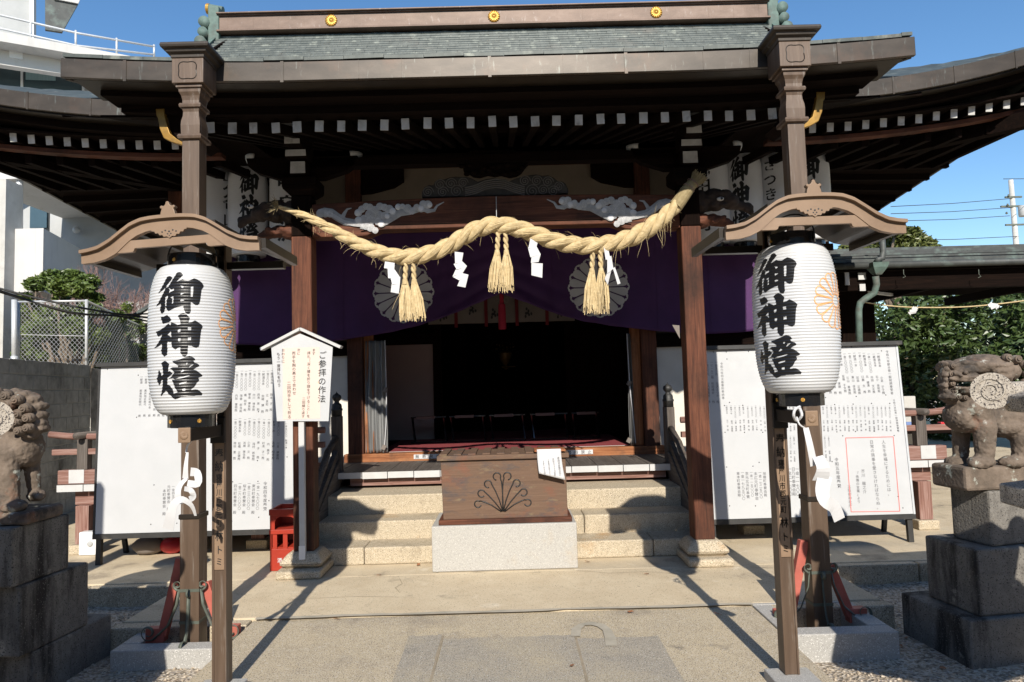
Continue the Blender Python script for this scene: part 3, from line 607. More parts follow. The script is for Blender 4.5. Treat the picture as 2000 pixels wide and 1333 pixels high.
# main eave left and right of the porch
def ez(x): return (.055 if x > 0 else .047)*max(0, abs(x)-2.9)**2
for sx in (-1, 1):
    A, B = (-6.05, -2.9) if sx < 0 else (2.9, 6.05)
    fm = build('main_fascia', bar(.2, .235, 4.355, 4.52, A, B, ez), M['gutter'], H, bevel=.004)
    sm = MB()
    for k in range(5):
        x = sx*(3.35+.62*k); build('seam', MB().bb(x-.008, x+.008, .194, .202, 4.345+ez(x), 4.522+ez(x)), M['gutter'], fm)
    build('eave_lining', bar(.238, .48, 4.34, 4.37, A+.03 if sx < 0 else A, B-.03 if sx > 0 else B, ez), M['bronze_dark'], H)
    build('eave_board', bar(.40, .62, 4.27, 4.335, A+.15 if sx < 0 else A, B-.15 if sx > 0 else B, ez), M['wood_dark_x'], H)
    for k in range(15):
        x = sx*(3.33+.187*k); z = 4.225+.62*ez(x)+rl_.uniform(-.003,.003)
        r = build('rafter', MB().beam((x, .6, z), (x, 1.5, z+.10), .065, .085), M['wood_dark_y'], H)
        build('rafter_end', MB().beam((x, .596, z-.001), (x, .602, z), .069, .09), M['grey_paint'], r)
    build('eave_board', bar(.72, .84, 4.135, 4.18, A+.3 if sx < 0 else A, B-.3 if sx > 0 else B, lambda x: .62*ez(x)), M['wood_red_x'], H)
    so_ = MB().sheet(lambda u, v, sx=sx: Vector((sx*(2.6+3.38*u), .5+1.9*v, 4.268+.62*ez(sx*(2.6+3.38*u))*(1-v)+.16*v)), 12, 6, (0,0,.02)); build('soffit_board', so_, M['wood_dark_y'], H)
    # side eave: fascia and rafters running out to it
    sf = MB()
    n = 14
    for i in range(n):
        y0, y1 = .2+7.4*i/n, .2+7.4*(i+1)/n
        U = up_ if sx > 0 else upl; z0 = 4.22+U(6.05,y0)*.9; z1 = 4.22+U(6.05,y1)*.9
        sf.beam((sx*6.03, y0, z0+.09), (sx*6.03, y1+.003, z1+.09), .035, .30)
    build('side_fascia', sf, M['gutter'], H)
    so2 = MB().sheet(lambda u, v, sx=sx: Vector((sx*(4.1+1.9*u), 2.3+5.4*v, 4.42-.22*u+up_(4.1+1.9*u, 2.3+5.4*v)*.75)), 8, 12, (0,0,.02)); build('side_soffit', so2, M['wood_dark_x'], H)
    for k in range(17):
        if k < 9:
            x = sx*(3.0+.34*k); b = MB().beam((x, .86, 4.13+.5*ez(x)*.8), (x, 2.38, 4.36), .07, .09)
        else:
            y = 2.45+.42*(k-9); b = MB().beam((sx*5.95, y, 4.15+up_(6,y)*.8), (sx*4.2, y, 4.38), .07, .09, up=(0,0,1))
        build('soffit_rafter', b, M['wood_dark_y' if k < 9 else 'wood_dark_x'], H)
    build('hip_rafter', MB().beam((sx*5.95, .35, 4.28), (sx*4.0, 2.4, 4.33), .13, .16), M['wood_dark_y'], H)

# ridge
rb = build('ridge', MB().bb(-4.25, 4.25, 3.86, 4.14, 7.235, 7.455), M['ridge'], H)
mo = MB()
for z, d, h in ((7.205, .20, .022), (7.228, .175, .016), (7.463, .17, .016), (7.483, .205, .022)): mo.bb(-4.28, 4.28, 4-d, 4+d, z-h/2, z+h/2)
build('ridge_moulding', mo, M['ridge'], rb, bevel=.006)
build('ridge_cap', MB().tube([(-4.3,4,7.515),(4.3,4,7.515)], .10, 16, flat=.55), M['verdigris'], rb, smooth=True)
sm = MB()
for k in range(22): build('seam', MB().bb(-4.12+.3924*k-.003, -4.12+.3924*k+.003, 3.857, 3.861, 7.24, 7.452), M['ridge'], rb)
def chrys(c, R, th, petals=16, u=(1,0,0), v=(0,0,1), n=(0,-1,0)):
    m = MB(); c, u, v, n = map(Vector, (c, u, v, n))
    m.prism([(cos(a)*R*.9, sin(a)*R*.9) for a in [k*pi/16 for k in range(32)]], c, u, v, th*.5)
    for k in range(petals):
        a = 2*pi*k/petals; d = u*cos(a)+v*sin(a); t = n.cross(d)
        rot = Matrix((d, t, n)).transposed()
        m.ell(c+d*R*.58+n*th*.5, (R*.42, R*.165, th*.55), 12, 6, rot)
    m.ell(c+n*th*.6, (R*.2, th*.6 if abs(n.y) > .5 else R*.2, R*.2), 12, 8)
    return m
for x in (-2.52, 0, 2.52): build('chrysanthemum_crest', chrys((x, 3.86, 7.345), .098, .022), M['gold'], rb, smooth=True)
for sx in (-1, 1):
    o = MB().bb(sx*4.25, sx*4.42, 3.83, 4.17, 7.0, 7.62)
    e_ = build('ridge_end', o, M['verdigris'], H, bevel=.02)
    sw = MB()
    for k, (dx, z, r) in enumerate(((.22,7.36,.085),(.24,7.20,.075),(.28,7.05,.085),(.34,6.93,.06))): sw.tube([(sx*(4.25+dx), 3.80, z), (sx*(4.25+dx), 4.2, z)], r, 14)
    build('ridge_end_scroll', sw, M['verdigris'], e_, smooth=True)
    build('ridge_tip', MB().tube([(sx*4.25,4,7.63),(sx*4.46,4,7.66)], [.06,.075], 14), M['verdigris'], e_)
    build('gold_disc', MB().tube([(sx*4.455,4,7.66),(sx*4.50,4,7.665)], .08, 16), M['gold'], e_)

# hall body
M['noren_panel'] = mat('pale_panel', [(.3, (.34,.29,.265)), (.7, (.38,.33,.30))], nscale=2, rough=.9)
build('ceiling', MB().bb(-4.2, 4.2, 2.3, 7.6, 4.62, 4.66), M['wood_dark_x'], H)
for sx in (-1, 1):
    build('front_wall', MB().bb(sx*1.99, sx*4.1, 2.40, 2.46, .70, 2.07), M['plaster'], H)
    build('lintel', MB().bb(sx*1.975, sx*4.15, 2.34, 2.48, 2.075, 2.24), M['wood_dark_x'], H)
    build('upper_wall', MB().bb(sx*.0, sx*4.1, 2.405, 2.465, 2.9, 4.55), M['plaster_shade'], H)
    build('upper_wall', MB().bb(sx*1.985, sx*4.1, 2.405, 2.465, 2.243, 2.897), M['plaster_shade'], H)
    build('door_post', MB().bb(sx*1.775, sx*1.97, 2.29, 2.49, .71, 4.6), M['wood_red_z'], H, bevel=.008)
    build('door_jamb', MB().bb(sx*1.655, sx*1.772, 2.36, 2.46, .83, 2.88), M['wood_orange_z'], H, bevel=.006)
    build('corner_post', MB().bb(sx*4.05, sx*4.25, 2.29, 2.49, .0, 4.6), M['wood_red_z'], H, bevel=.008)
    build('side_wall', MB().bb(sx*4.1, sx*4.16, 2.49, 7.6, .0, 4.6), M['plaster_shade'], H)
    build('inner_panel', MB().bb(sx*1.12, sx*1.9, 4.45, 4.5, .82, 2.32), M['noren_panel'] if sx < 0 else M['wood_dark_z'], H)
    build('inner_post', MB().bb(sx*.98, sx*1.115, 4.42, 4.56, .82, 3.6), M['wood_dark_z'], H)
    build('inner_lintel', MB().bb(sx*1.118, sx*2.2, 4.43, 4.53, 2.323, 2.5), M['wood_dark_x'], H)
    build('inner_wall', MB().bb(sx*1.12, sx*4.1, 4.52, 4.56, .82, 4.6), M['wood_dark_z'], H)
build('door_header', MB().bb(-1.77, 1.77, 2.36, 2.46, 2.882, 3.05), M['wood_dark_x'], H)
build('wall_beam', MB().bb(-4.05, 4.05, 2.33, 2.402, 4.50, 4.6), M['wood_red_x'], H)
for sx in (-1, 1):
    hb = MB().prism([(sx*1.98, 4.49),(sx*1.98, 4.16),(sx*1.65, 4.17),(sx*1.35, 4.24),(sx*1.22, 4.32),(sx*1.22, 4.49)], (0, 2.398, 0), (1,0,0), (0,0,1), .05)
    build('shaped_bracket', hb, M['wood_dark_x'], H)
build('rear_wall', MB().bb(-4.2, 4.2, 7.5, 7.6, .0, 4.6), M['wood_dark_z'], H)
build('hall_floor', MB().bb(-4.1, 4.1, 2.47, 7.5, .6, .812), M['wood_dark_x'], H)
build('carpet', MB().bb(-1.64, 1.64, 2.462, 6.2, .813, .822), M['carpet'], H)
build('carpet_edge', MB().bb(-1.64, 1.64, 2.452, 2.461, .79, .825), M['white_paint'], H)
build('threshold', MB().bb(-2.02, 2.02, 2.27, 2.45, .715, .822), M['wood_orange_x'], H, bevel=.006)
# dim interior: altar shelves, posts, hanging fittings
al = MB()
for x in (-1.3,-.75,.75,1.3): al.bb(x-.06, x+.06, 6.0, 6.12, .82, 3.6)
al.bb(-.72, .72, 5.9, 6.4, .82, 1.25); al.bb(-.55, .55, 6.1, 6.6, 1.252, 1.6)
build('altar', al, M['wood_dark_z'], H)
gd = MB()
gd.lathe([(.02,1.72),(.06,1.75),(.03,1.80),(.10,1.92),(.12,2.02),(.05,2.06)], (.02, 6.0, .2), 14)
for k in range(14): gd.ell((.02+.16*cos(k*.45), 5.98, 2.33+.05*sin(k*1.7)), .012, 6, 4)
gd.tube([(-.05,6,1.97),(.08,6,1.97),(.2,6,1.975)], .008, 6)
build('altar_fitting', gd, M['gold_dim'], H)

# veranda
xv = -4.68
rv = random.Random(4); k = 0
while xv < 4.66:
    wv = rv.choice((.265,.28,.29,.30)); x1 = min(xv+wv, 4.68)
    yf = 1.22 if abs((xv+x1)/2) < 1.95 else .86
    pk = build('veranda_plank', MB().bb(xv, x1-.006, yf, 2.268, .655, .722), M['wood_old_y'], H, bevel=.004)
    build('plank_end', MB().bb(xv+.001, x1-.007, yf-.004, yf-.0005, .654+rv.uniform(-.004,.004), .723), M['white_paint'], pk)
    xv = x1; k += 1
build('veranda_beam', MB().bb(-1.72, 1.80, 1.30, 1.42, .565, .652), M['wood_faded_x'], H, bevel=.004)
build('under_floor', MB().bb(-1.9, 1.9, 1.75, 1.8, 0, .65), M['wood_dark_x'], H)
for sx in (-1, 1):
    build('veranda_beam', MB().bb(sx*1.95, sx*4.55, .96, 1.07, .50, .652), M['wood_faded_x'], H, bevel=.004)
    build('veranda_beam', MB().bb(sx*4.42, sx*4.55, 1.073, 2.4, .50, .652), M['wood_faded_y'], H, bevel=.004)
    for x in (2.6, 4.44): build('veranda_post', MB().bb(sx*(x-.07), sx*(x+.07), .90, 1.04, .10, .498 if x > 3 else .49), M['wood_faded_z'], H, bevel=.005)
    for x in (2.6, 4.44): build('post_stone', MB().bb(sx*(x-.11), sx*(x+.11), .86, 1.08, .001, .099), M['granite_yellow'], H, bevel=.01)
    # railing along the front edge
    build('top_rail', MB().tube([(sx*1.9,.95,1.215),(sx*4.4,.95,1.215),(sx*4.62,.95,1.225),(sx*4.82,.95,1.25)], .035, 12), M['wood_faded_x'], H, smooth=True)
    build('mid_rail', MB().bb(sx*1.9, sx*4.78, .92, .98, 1.03, 1.09), M['wood_faded_x'], H, bevel=.004)
    bs = build('base_rail', MB().bb(sx*1.9, sx*4.70, .90, 1.0, .724, .87), M['wood_faded_x'], H, bevel=.004)
    build('painted_end', MB().bb(sx*4.42, sx*4.58, .894, .899, .735, .875), M['white_paint'], bs)
    for x in (2.2, 2.9, 3.6, 4.45):
        build('rail_post', MB().bb(sx*x-.055, sx*x+.055, .905, .995, .872, 1.19), M['wood_old_z'], H, bevel=.004)
    build('end_rail', MB().tube([(sx*4.45,.80,1.235),(sx*4.45,2.3,1.215)], .036, 12), M['wood_old_y'], H, smooth=True)
    build('end_rail_base', MB().bb(sx*4.40, sx*4.5, 1.003, 2.28, .724, .86), M['wood_faded_y'], H)
    # stair rail with onion finial post
    gp = build('newel_post', MB().bb(sx*1.875-.055, sx*1.875+.055, 1.32, 1.43, .60, 1.34), M['wood_old_z'], H, bevel=.006)
    gi = MB().lathe([(.058,1.34),(.058,1.40),(.064,1.405),(.064,1.425),(.056,1.43),(.056,1.455),(.05,1.475),(.03,1.49),(.026,1.505),(.03,1.512),(.048,1.53),(.054,1.552),(.046,1.575),(.02,1.592),(.006,1.605),(.001,1.62)], (sx*1.875, 1.375, 0), 18)
    build('onion_finial', gi, M['verdigris'] if 0 else M['black_paint'], gp, smooth=True)
    build('stair_rail', MB().tube([(sx*1.88,1.32,1.10),(sx*1.87,.95,.98),(sx*1.86,.12,.42)], .036, 12), M['wood_old_y'], H, smooth=True)
    build('stair_rail', MB().beam((sx*1.88,1.33,.92), (sx*1.86,.10,.28), .05, .09), M['wood_old_y'], H)
    build('stair_stringer', MB().prism([(.03,.21),(.03,.02),(.45,.02),(1.42,.62),(1.42,.84),(1.25,.84)], (sx*1.88-.05, 0, 0), (0,1,0), (0,0,1), .10), M['wood_old_y'], H, bevel=.006)
# ------------------------------------------------------------------ writing
_cu = bpy.data.curves.new('glyph_source', 'FONT'); _to = bpy.data.objects.new('glyph_source', _cu); COL.objects.link(_to)
_cu.resolution_u = 3
_gc = {}
def glyph(ch, off=0.0):
    k = (ch, off)
    if k not in _gc:
        _cu.body = ch; _cu.offset = off; bpy.context.view_layer.update()
        ev = _to.evaluated_get(bpy.context.evaluated_depsgraph_get()); me = ev.to_mesh()
        _gc[k] = ([(v.co.x-.5, v.co.y-.38) for v in me.vertices], [tuple(p.vertices) for p in me.polygons]); ev.to_mesh_clear()
    return _gc[k]
def put_char(mb, ch, o, u, v, size, off=0.0):
    if ch in ' 　': return
    vs, fs = glyph(ch, off)
    mb.add([o+u*(x*size)+v*(y*size) for x, y in vs], fs)
def column(mb, s, top, bot, n, off=0.0, fill=.94, wide=1.0, right=None):
    """vertical writing from point top to point bot on a surface whose outward normal is n"""
    d = bot-top; h = d.length/len(s); v = -d.normalized(); u = v.cross(Vector(n)).normalized()*wide
    for i, ch in enumerate(s): put_char(mb, ch, top+d*((i+.5)/len(s))+Vector(n)*.0018, u, v, h*fill, off)

# brush characters, outlines measured on the photograph (even-odd areas, 13.33 units per pixel)
BR = [
 (535, [[(335,230),(400,203),(460,225),(490,265),(440,350),(380,430),(350,500),(240,590),(175,635),(235,500),(290,370)],
  [(590,120),(650,105),(710,120),(745,160),(770,190),(700,260),(600,362),(690,330),(765,298),(830,325),(930,335),(1000,300),(1075,267),(1150,290),(1230,330),(1290,385),(1320,440),(1310,490),(1265,540),(1245,650),(1225,800),(1200,900),(1160,940),(1110,945),(1065,920),(1020,880),(990,870),(985,960),(990,1110),(950,1170),(900,1165),(850,1120),(810,1010),(815,960),(700,985),(590,1020),(520,1060),(455,1090),(410,1040),(375,975),(370,1040),(345,1110),(310,1145),(270,1120),(245,1030),(265,960),(262,895),(140,955),(200,860),(280,690),(325,580),(352,502),(415,480),(480,340),(550,210)],
  [(425,505),(500,555),(565,530),(560,580),(440,640),(460,570)], [(365,745),(405,705),(435,750),(400,800),(395,965),(368,960)], [(490,755),(560,720),(565,800),(560,905),(530,905),(540,790)],
  [(715,455),(790,470),(820,490),(765,525)], [(735,640),(800,650),(830,650),(740,705)], [(735,820),(760,805),(830,815),(820,840),(735,860)], [(985,485),(1050,470),(1050,600),(1035,735),(985,740)]]),
 (615, [[(270,160),(350,155),(425,118),(480,170),(530,240),(480,295),(325,330),(290,230)],
  [(160,515),(260,480),(380,400),(455,330),(510,375),(525,295),(600,330),(680,370),(745,355),(745,310),(725,230),(680,155),(740,100),(810,80),(880,105),(970,200),(940,290),(935,320),(1020,300),(1090,258),(1150,290),(1250,360),(1280,410),(1245,480),(1225,620),(1205,820),(1185,900),(1120,935),(1060,915),(1010,885),(930,880),(920,960),(915,1080),(870,1145),(835,1150),(790,1120),(745,1050),(745,915),(680,930),(630,970),(580,940),(540,890),(530,780),(490,785),(440,770),(430,850),(440,960),(430,1090),(370,1135),(310,1080),(285,985),(310,900),(300,820),(200,895),(120,920),(190,830),(260,720),(315,590),(215,640),(180,570)],
  [(440,610),(480,560),(520,520),(530,670),(480,630)], [(680,490),(745,465),(745,540),(685,560)], [(920,430),(1000,430),(1000,500),(920,500)], [(685,700),(750,695),(745,770),(690,775)], [(920,675),(1000,670),(995,745),(920,750)]]),
 (690, [[(550,250),(660,235),(780,195),(870,160),(960,130),(1020,150),(1080,190),(1105,235),(1050,250),(1090,300),(1150,320),(1190,350),(1200,385),(1120,420),(1050,465),(1130,490),(1210,550),(1280,610),(1260,640),(1170,665),(1200,710),(1190,750),(1140,790),(1110,850),(1070,900),(1010,935),(1000,965),(1100,950),(1170,960),(1240,1010),(1295,1060),(1275,1105),(1130,1105),(900,1110),(740,1125),(640,1165),(575,1180),(520,1150),(490,1100),(430,1060),(370,960),(300,1020),(230,1085),(205,1090),(250,1000),(290,850),(310,700),(280,700),(250,770),(215,835),(180,760),(160,670),(200,580),(220,450),(265,510),(290,605),(325,570),(320,440),(310,340),
   (280,310),(330,260),(375,235),(430,270),(480,330),(455,400),(450,500),(500,490),(555,560),(430,650),(420,740),(415,810),(480,850),(540,940),(555,1040),(650,1015),(640,960),(600,920),(570,810),(530,705),(610,705),(560,660),(460,675),(530,620),(600,520),(500,430),(560,400),(680,405),(695,360),(620,320),(580,290)],
  [(870,330),(885,295),(925,300),(900,345)], [(945,410),(990,350),(1070,335),(1000,390),(960,415)], [(735,530),(800,455),(840,490),(780,525)], [(615,695),(720,685),(900,640),(980,610),(940,600),(820,630),(700,650),(625,680)], [(705,795),(780,770),(900,750),(880,785),(710,830)], [(775,930),(855,915),(855,980),(780,985)]])]
def spans(polys, y):
    xs = []
    for p in polys:
        for i in range(len(p)):
            (x0, y0), (x1, y1) = p[i], p[(i+1) % len(p)]
            if (y0 <= y) != (y1 <= y): xs.append(x0+(y-y0)/(y1-y0)*(x1-x0))
    xs.sort(); return list(zip(xs[::2], xs[1::2]))
def brush(mb, which, fn, dy=7.0, dx=60.0):
    """fill the brush characters with fine quads, each corner placed by fn(pixel x, pixel y)"""
    for k in which:
        oy, polys = BR[k]; y = 80
        while y < 1190:
            for a, b in spans(polys, y+dy/2):
                n = max(1, int((b-a)/dx+.5))
                for i in range(n):
                    x0, x1 = a+(b-a)*i/n, a+(b-a)*(i+1)/n
                    q = [fn(300+x/13.327, oy+yy/13.327) for x, yy in ((x0,y+dy),(x1,y+dy),(x1,y),(x0,y))]
                    mb.add(q, [(0,1,2,3)])
            y += dy

# ------------------------------------------------------------------ the two big paper lanterns on their stands
LH, LR = .77, .212           # body height and radius
def lant_r(z):               # z from 0 (bottom) to LH
    t = abs(z/LH*2-1)
    r = .128+(LR-.128)*(1-t**3.0)**(1/2.2)
    return r-.0035*abs(sin(pi*z/.0155))**1.0*(.4+.6*min(1,(1-t)*6))+.0017
def lantern_point(px, py, rest=-.278, extra=.0012):
    s_ = max(-.999, min(.999, (px-378)/84)); th = math.asin(s_)-math.asin(rest)
    z = LH*(1-(py-525)/283); r = lant_r(z)+extra
    return Vector((r*sin(th), -r*cos(th), z))
def make_lantern():
    root = thing('paper_lantern', 'x', 'lantern', (0,0,0), 'big white festival lanterns')
    n = 400
    b = MB().lathe([(lant_r(LH*i/n), LH*i/n) for i in range(n+1)], (0,0,0), 56, cap=True)
    build('lantern_body', b, M['lantern'], root, smooth=True)
    t = MB(); brush(t, (0,1,2), lantern_point); build('brush_writing', t, M['ink_gloss'], root)
    # orange chrysanthemum crest on the side
    cr = MB(); ca, cz_, R = rad(90), LH*.60, .148
    def cp(a, r): th = ca+r*cos(a)/LR; z = cz_+r*sin(a); rr = lant_r(z)+.0016; return Vector((rr*sin(th), -rr*cos(th), z))
    def ribbon(pts, w):     # pts: (angle, radius)
        for i in range(len(pts)-1):
            (a0, r0), (a1, r1) = pts[i], pts[i+1]
            x0, y0, x1, y1 = r0*cos(a0), r0*sin(a0), r1*cos(a1), r1*sin(a1); L_ = math.hypot(x1-x0, y1-y0) or 1
            nx, ny = -(y1-y0)/L_*w, (x1-x0)/L_*w
            q = []
            for x, y in ((x0-nx,y0-ny),(x1-nx,y1-ny),(x1+nx,y1+ny),(x0+nx,y0+ny)): q.append(cp(math.atan2(y,x), math.hypot(x,y)))
            cr.add(q, [(0,1,2,3)])
    for k in range(16):
        a = 2*pi*k/16; da = pi/16
        for s_ in (-1, 1): ribbon([(a+s_*da*.86, R*(.25+.63*j/14)) for j in range(15)], .0026)
        ribbon([(a+da*.86*cos(j*pi/8), R*(.88+.10*sin(j*pi/8))) for j in range(9)], .0032)
    ribbon([(2*pi*j/32, R*.22) for j in range(33)], .003)
    build('orange_crest', cr, M['orange_ink'], root)
    c = MB().lathe([(.112,-.068),(.118,-.066),(.118,-.006),(.124,-.004),(.124,.002),(.10,.003)], (0,0,0), 32); bc = build('bottom_ring', c, M['black'], root, smooth=False)
    c = MB().lathe([(.10,LH-.004),(.125,LH-.003),(.125,LH+.004),(.118,LH+.006),(.118,LH+.066),(.112,LH+.068)], (0,0,0), 32); tc_ = build('top_ring', c, M['black'], root)
    for a, z in ((-.75,-.034),(.55,-.034)):
        fl = MB(); fl.add(chrys((.119*sin(a), -.119*cos(a), z), .011, .004, 5, (cos(a),sin(a),0), (0,0,1), (sin(a),-cos(a),0)).v, chrys((0,0,0), .011, .004, 5).f)
        build('flower_stud', fl, M['gold'], bc)
    fl = MB(); a = -.55; fl.add(chrys((.119*sin(a), -.119*cos(a), LH+.03), .011, .004, 5, (cos(a),sin(a),0), (0,0,1), (sin(a),-cos(a),0)).v, chrys((0,0,0), .011, .004, 5).f)
    build('flower_stud', fl, M['gold'], tc_)
    hd = MB().tube([(.125*cos(t_), 0, LH+.02+.155*sin(t_)**.7) if 0 < t_ < pi else (.125*cos(t_), 0, LH+.0) for t_ in [pi*k/16 for k in range(17)]], .004, 6)
    build('wire_handle', hd, M['cable'], root)
    return root
GW = .89/1530
GC = [(0,253),(85,252),(160,248),(235,238),(325,204),(405,150),(505,78),(605,26),(695,7),(765,0)]
def gcurve(d):
    d = abs(d)
    for (a, ha), (b, hb) in zip(GC, GC[1:]):
        if d <= b: t = (d-a)/(b-a); return ha+(hb-ha)*t
    return 0
def make_stand(px_, ph):
    root = thing('lantern_stand', 'x', 'lantern stand', (0,0,0), 'bronze lantern stands')
    build('foot_stone', MB().bb(-.12,.12,-.20,.06,-.16,.04), M['granite_white'], root, bevel=.008)
    build('foot_stone_step', MB().bb(-.19,.15,-.27,.12,-.30,-.03), M['granite_white'], root, bevel=.008)
    b = MB().bb(-.027,.027,-.030,.034,.041,2.50); pole = build('pole', b, M['bronze_dark'], root, bevel=.003)
    for s_ in (-1,1): build('pole_flange', MB().bb(s_*.0275, s_*.040, -.042,.044,.041,2.48), M['bronze'], pole, bevel=.003)
    build('pole_facing', MB().bb(-.027,.027,-.037,-.0305,.042,.66), M['bronze'], pole)
    pt = build('name_plate', MB().bb(-.0268,.0268,-.0375,-.0305,.663,1.36), M['bronze_light'], pole)
    arm = build('arm', MB().bb(-.026,.026,-.44,-.043,1.40,1.465), M['bronze_dark'], root, bevel=.003)
    build('arm_bracket', MB().bb(-.04,.04,-.065,-.0425,1.36,1.50), M['bronze_dark'], root, bevel=.004)
    build('arm_cap', MB().bb(-.031,.031,-.452,-.4405,1.395,1.47), M['bronze_light'], arm, bevel=.003)
    e = MB(); e.add(chrys((0,-.453,1.4325), .022, .004).v, chrys((0,0,0), .022, .004).f); build('cap_crest', e, M['bronze_light'], arm)
    # curved gable roof
    y0, y1, zb = -.50, .05, 2.37
    H_ = lambda h: zb+h*GW
    ds = [-765+1530*i/60 for i in range(61)]
    low = [(0,150),(100,147),(195,137),(285,106),(345,69),(465,-35),(555,-78),(650,-100),(765,-104)]
    def lowc(d):
        d = abs(d)
        for (a, ha), (b, hb) in zip(low, low[1:]):
            if d <= b: return ha+(hb-ha)*(d-a)/(b-a)
        return -104
    band = MB()
    top = [(d*GW, gcurve(d)*GW) for d in ds]; bot = [(d*GW, lowc(d)*GW) for d in ds]
    vs = []; fs = []
    for (x, h), (x2, h2) in zip(top, bot):
        vs += [(x, y0, zb+h2), (x, y0, zb+h-.002), (x, y0+.03, zb+h-.002), (x, y0+.03, zb+h2)]
    for i in range(60):
        a = i*4
        for k in range(4): fs.append((a+k, a+4+k, a+4+(k+1)%4, a+(k+1)%4))
    fs += [(0,1,2,3),(243,242,241,240)]
    band.add(vs, fs)
    gb = build('gable_board', band, M['bronze_light'], root)
    rim = MB(); vs = []; fs = []
    for x, h in top: vs += [(x, y0-.02, zb+h-.011), (x, y0-.02, zb+h+.006), (x, y0+.02, zb+h+.006), (x, y0+.02, zb+h-.011)]
    fs = [f for f in [tuple(f) for i in range(60) for f in [(i*4+k, i*4+4+k, i*4+4+(k+1)%4, i*4+(k+1)%4) for k in range(4)]]]+[(0,1,2,3),(243,242,241,240)]
    rim.add(vs, fs); build('gable_rim', rim, M['bronze_light'], root)
    tie = [(-345,68),(-465,-33),(-330,-33),(-318,-25),(-310,-4),(-300,0),(300,0),(310,-4),(318,-25),(330,-33),(465,-33),(345,68)]
    build('gable_tie', MB().prism([(a*GW, b*GW) for a, b in tie], (0, y0+.026, zb), (1,0,0), (0,0,1), .022), M['bronze_light'], root)
    orn = [(-155,148),(-150,132),(-128,128),(-120,110),(-95,112),(-85,92),(-62,94),(-50,76),(-22,78),(0,62),(22,78),(50,76),(62,94),(85,92),(95,112),(120,110),(128,128),(150,132),(155,148)]
    og = build('pendant_ornament', MB().prism([(a*GW, b*GW) for a, b in orn], (0, y0+.012, zb), (1,0,0), (0,0,1), .014), M['bronze_light'], root)
    hole = MB()
    for a, b, r in ((0,120,9),(-32,130,8),(32,130,8),(-14,100,7),(14,100,7),(-60,118,8),(60,118,8),(0,84,6)): hole.ell((a*GW, y0-.002, zb+b*GW), (r*GW, .001, r*GW), 8, 4)
    build('pierced_hole', hole, M['ink'], og)
    fin = [(-68,245),(-60,290),(-50,318),(-62,322),(-66,338),(-52,348),(-36,340),(-22,350),(-16,362),(-14,376),(0,384),(14,376),(16,362),(22,350),(36,340),(52,348),(66,338),(62,322),(50,318),(60,290),(68,245)]
    build('roof_finial', MB().prism([(a*GW, b*GW) for a, b in fin], (0, y0+.02, zb), (1,0,0), (0,0,1), .03), M['bronze_light'], root, bevel=.003)
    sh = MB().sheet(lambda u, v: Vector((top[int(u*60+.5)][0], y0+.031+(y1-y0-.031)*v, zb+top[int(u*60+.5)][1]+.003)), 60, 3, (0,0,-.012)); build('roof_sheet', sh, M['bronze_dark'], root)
    for s_ in (-1,1):
        build('roof_rafter', MB().beam((s_*.20, y0+.04, zb+.105), (s_*.20, y1-.01, zb+.105), .03, .035), M['bronze_dark'], root)
        build('eave_gutter', MB().beam((s_*.452, y0+.035, zb-.018), (s_*.452, y1, zb-.018), .03, .05), M['bronze_dark'], root)
    build('cross_bar', MB().bb(-.36,.36,-.03,.02,zb-.03,zb+.01), M['bronze_dark'], root)
    build('hanging_bar', MB().beam((-.0,-.42,zb+.06),(0,.02,zb+.06), .025, .03), M['bronze_dark'], root)
    return root
POLE = {-1: (-1.55, -2.49), 1: (1.56, -2.57)}
stand = make_stand(0, 0); lan = make_lantern()
for sx in (-1, 1):
    st_ = stand if sx < 0 else copy_tree(stand); st_.location = (*POLE[sx], 0)
    st_['label'] = 'bronze lantern stand with curved gable roof, beside the red crate and left notice board' if sx < 0 else 'bronze lantern stand with curved gable roof, nearer the right-hand stone lion'
    # writing on the name plate
    pl = [c for c in st_.children if c.name.startswith('pole')]; pole = [c for c in pl if c.name.split('.')[0] == 'pole'][0]; plate = [c for c in pole.children if c.name.startswith('name_plate')][0]
    wr = MB(); yy = -.0385
    zt = 1.31; put = lambda ch, z, s_: put_char(wr, ch, Vector((POLE[sx][0], POLE[sx][1]+yy, z)), Vector((.80,0,0)), Vector((0,0,1)), s_, .012)
    for ch, z, s_ in (('奉',1.30,.062),('納',1.23,.062),('寝',1.168,.043),('屋',1.128,.043),('川',1.087,.042),('市',1.045,.042),('郡',1.003,.042),('元',.962,.042),('町',.918,.042),('林',.848,.058),('ト',.772,.052),('ミ',.708,.046)): put(ch, z, s_)
    build('engraved_name', wr, M['ink'], plate)
    for ch in st_.children:
        if ch.name.split('.')[0] in ('gable_board','gable_rim','gable_tie','pendant_ornament','roof_finial','roof_sheet','roof_rafter','eave_gutter'):
            ang = rad(3.0 if sx < 0 else .6); Rm = Matrix.Rotation(-ang, 3, 'Y'); c0 = Vector((0, 0, 2.37))
            ch.rotation_euler = Rm.to_euler(); ch.location = c0-Rm @ c0+Vector((sx*.05, 0, .015))
    ln_ = lan if sx < 0 else copy_tree(lan)
    ln_.location = (-1.585, -2.775, 1.533) if sx < 0 else (1.60, -2.80, 1.555)
    d = Vector((CAM.x, CAM.y, 0))-Vector((ln_.location.x, ln_.location.y, 0)); base = math.atan2(d.x, -d.y)
    ln_.rotation_euler = (0, 0, base-rad(16) if sx < 0 else base-rad(25))
    ln_['label'] = 'big white paper lantern with black brush writing, left of the white prayer notice' if sx < 0 else 'big white paper lantern with bold orange crest showing, before the right notice board'

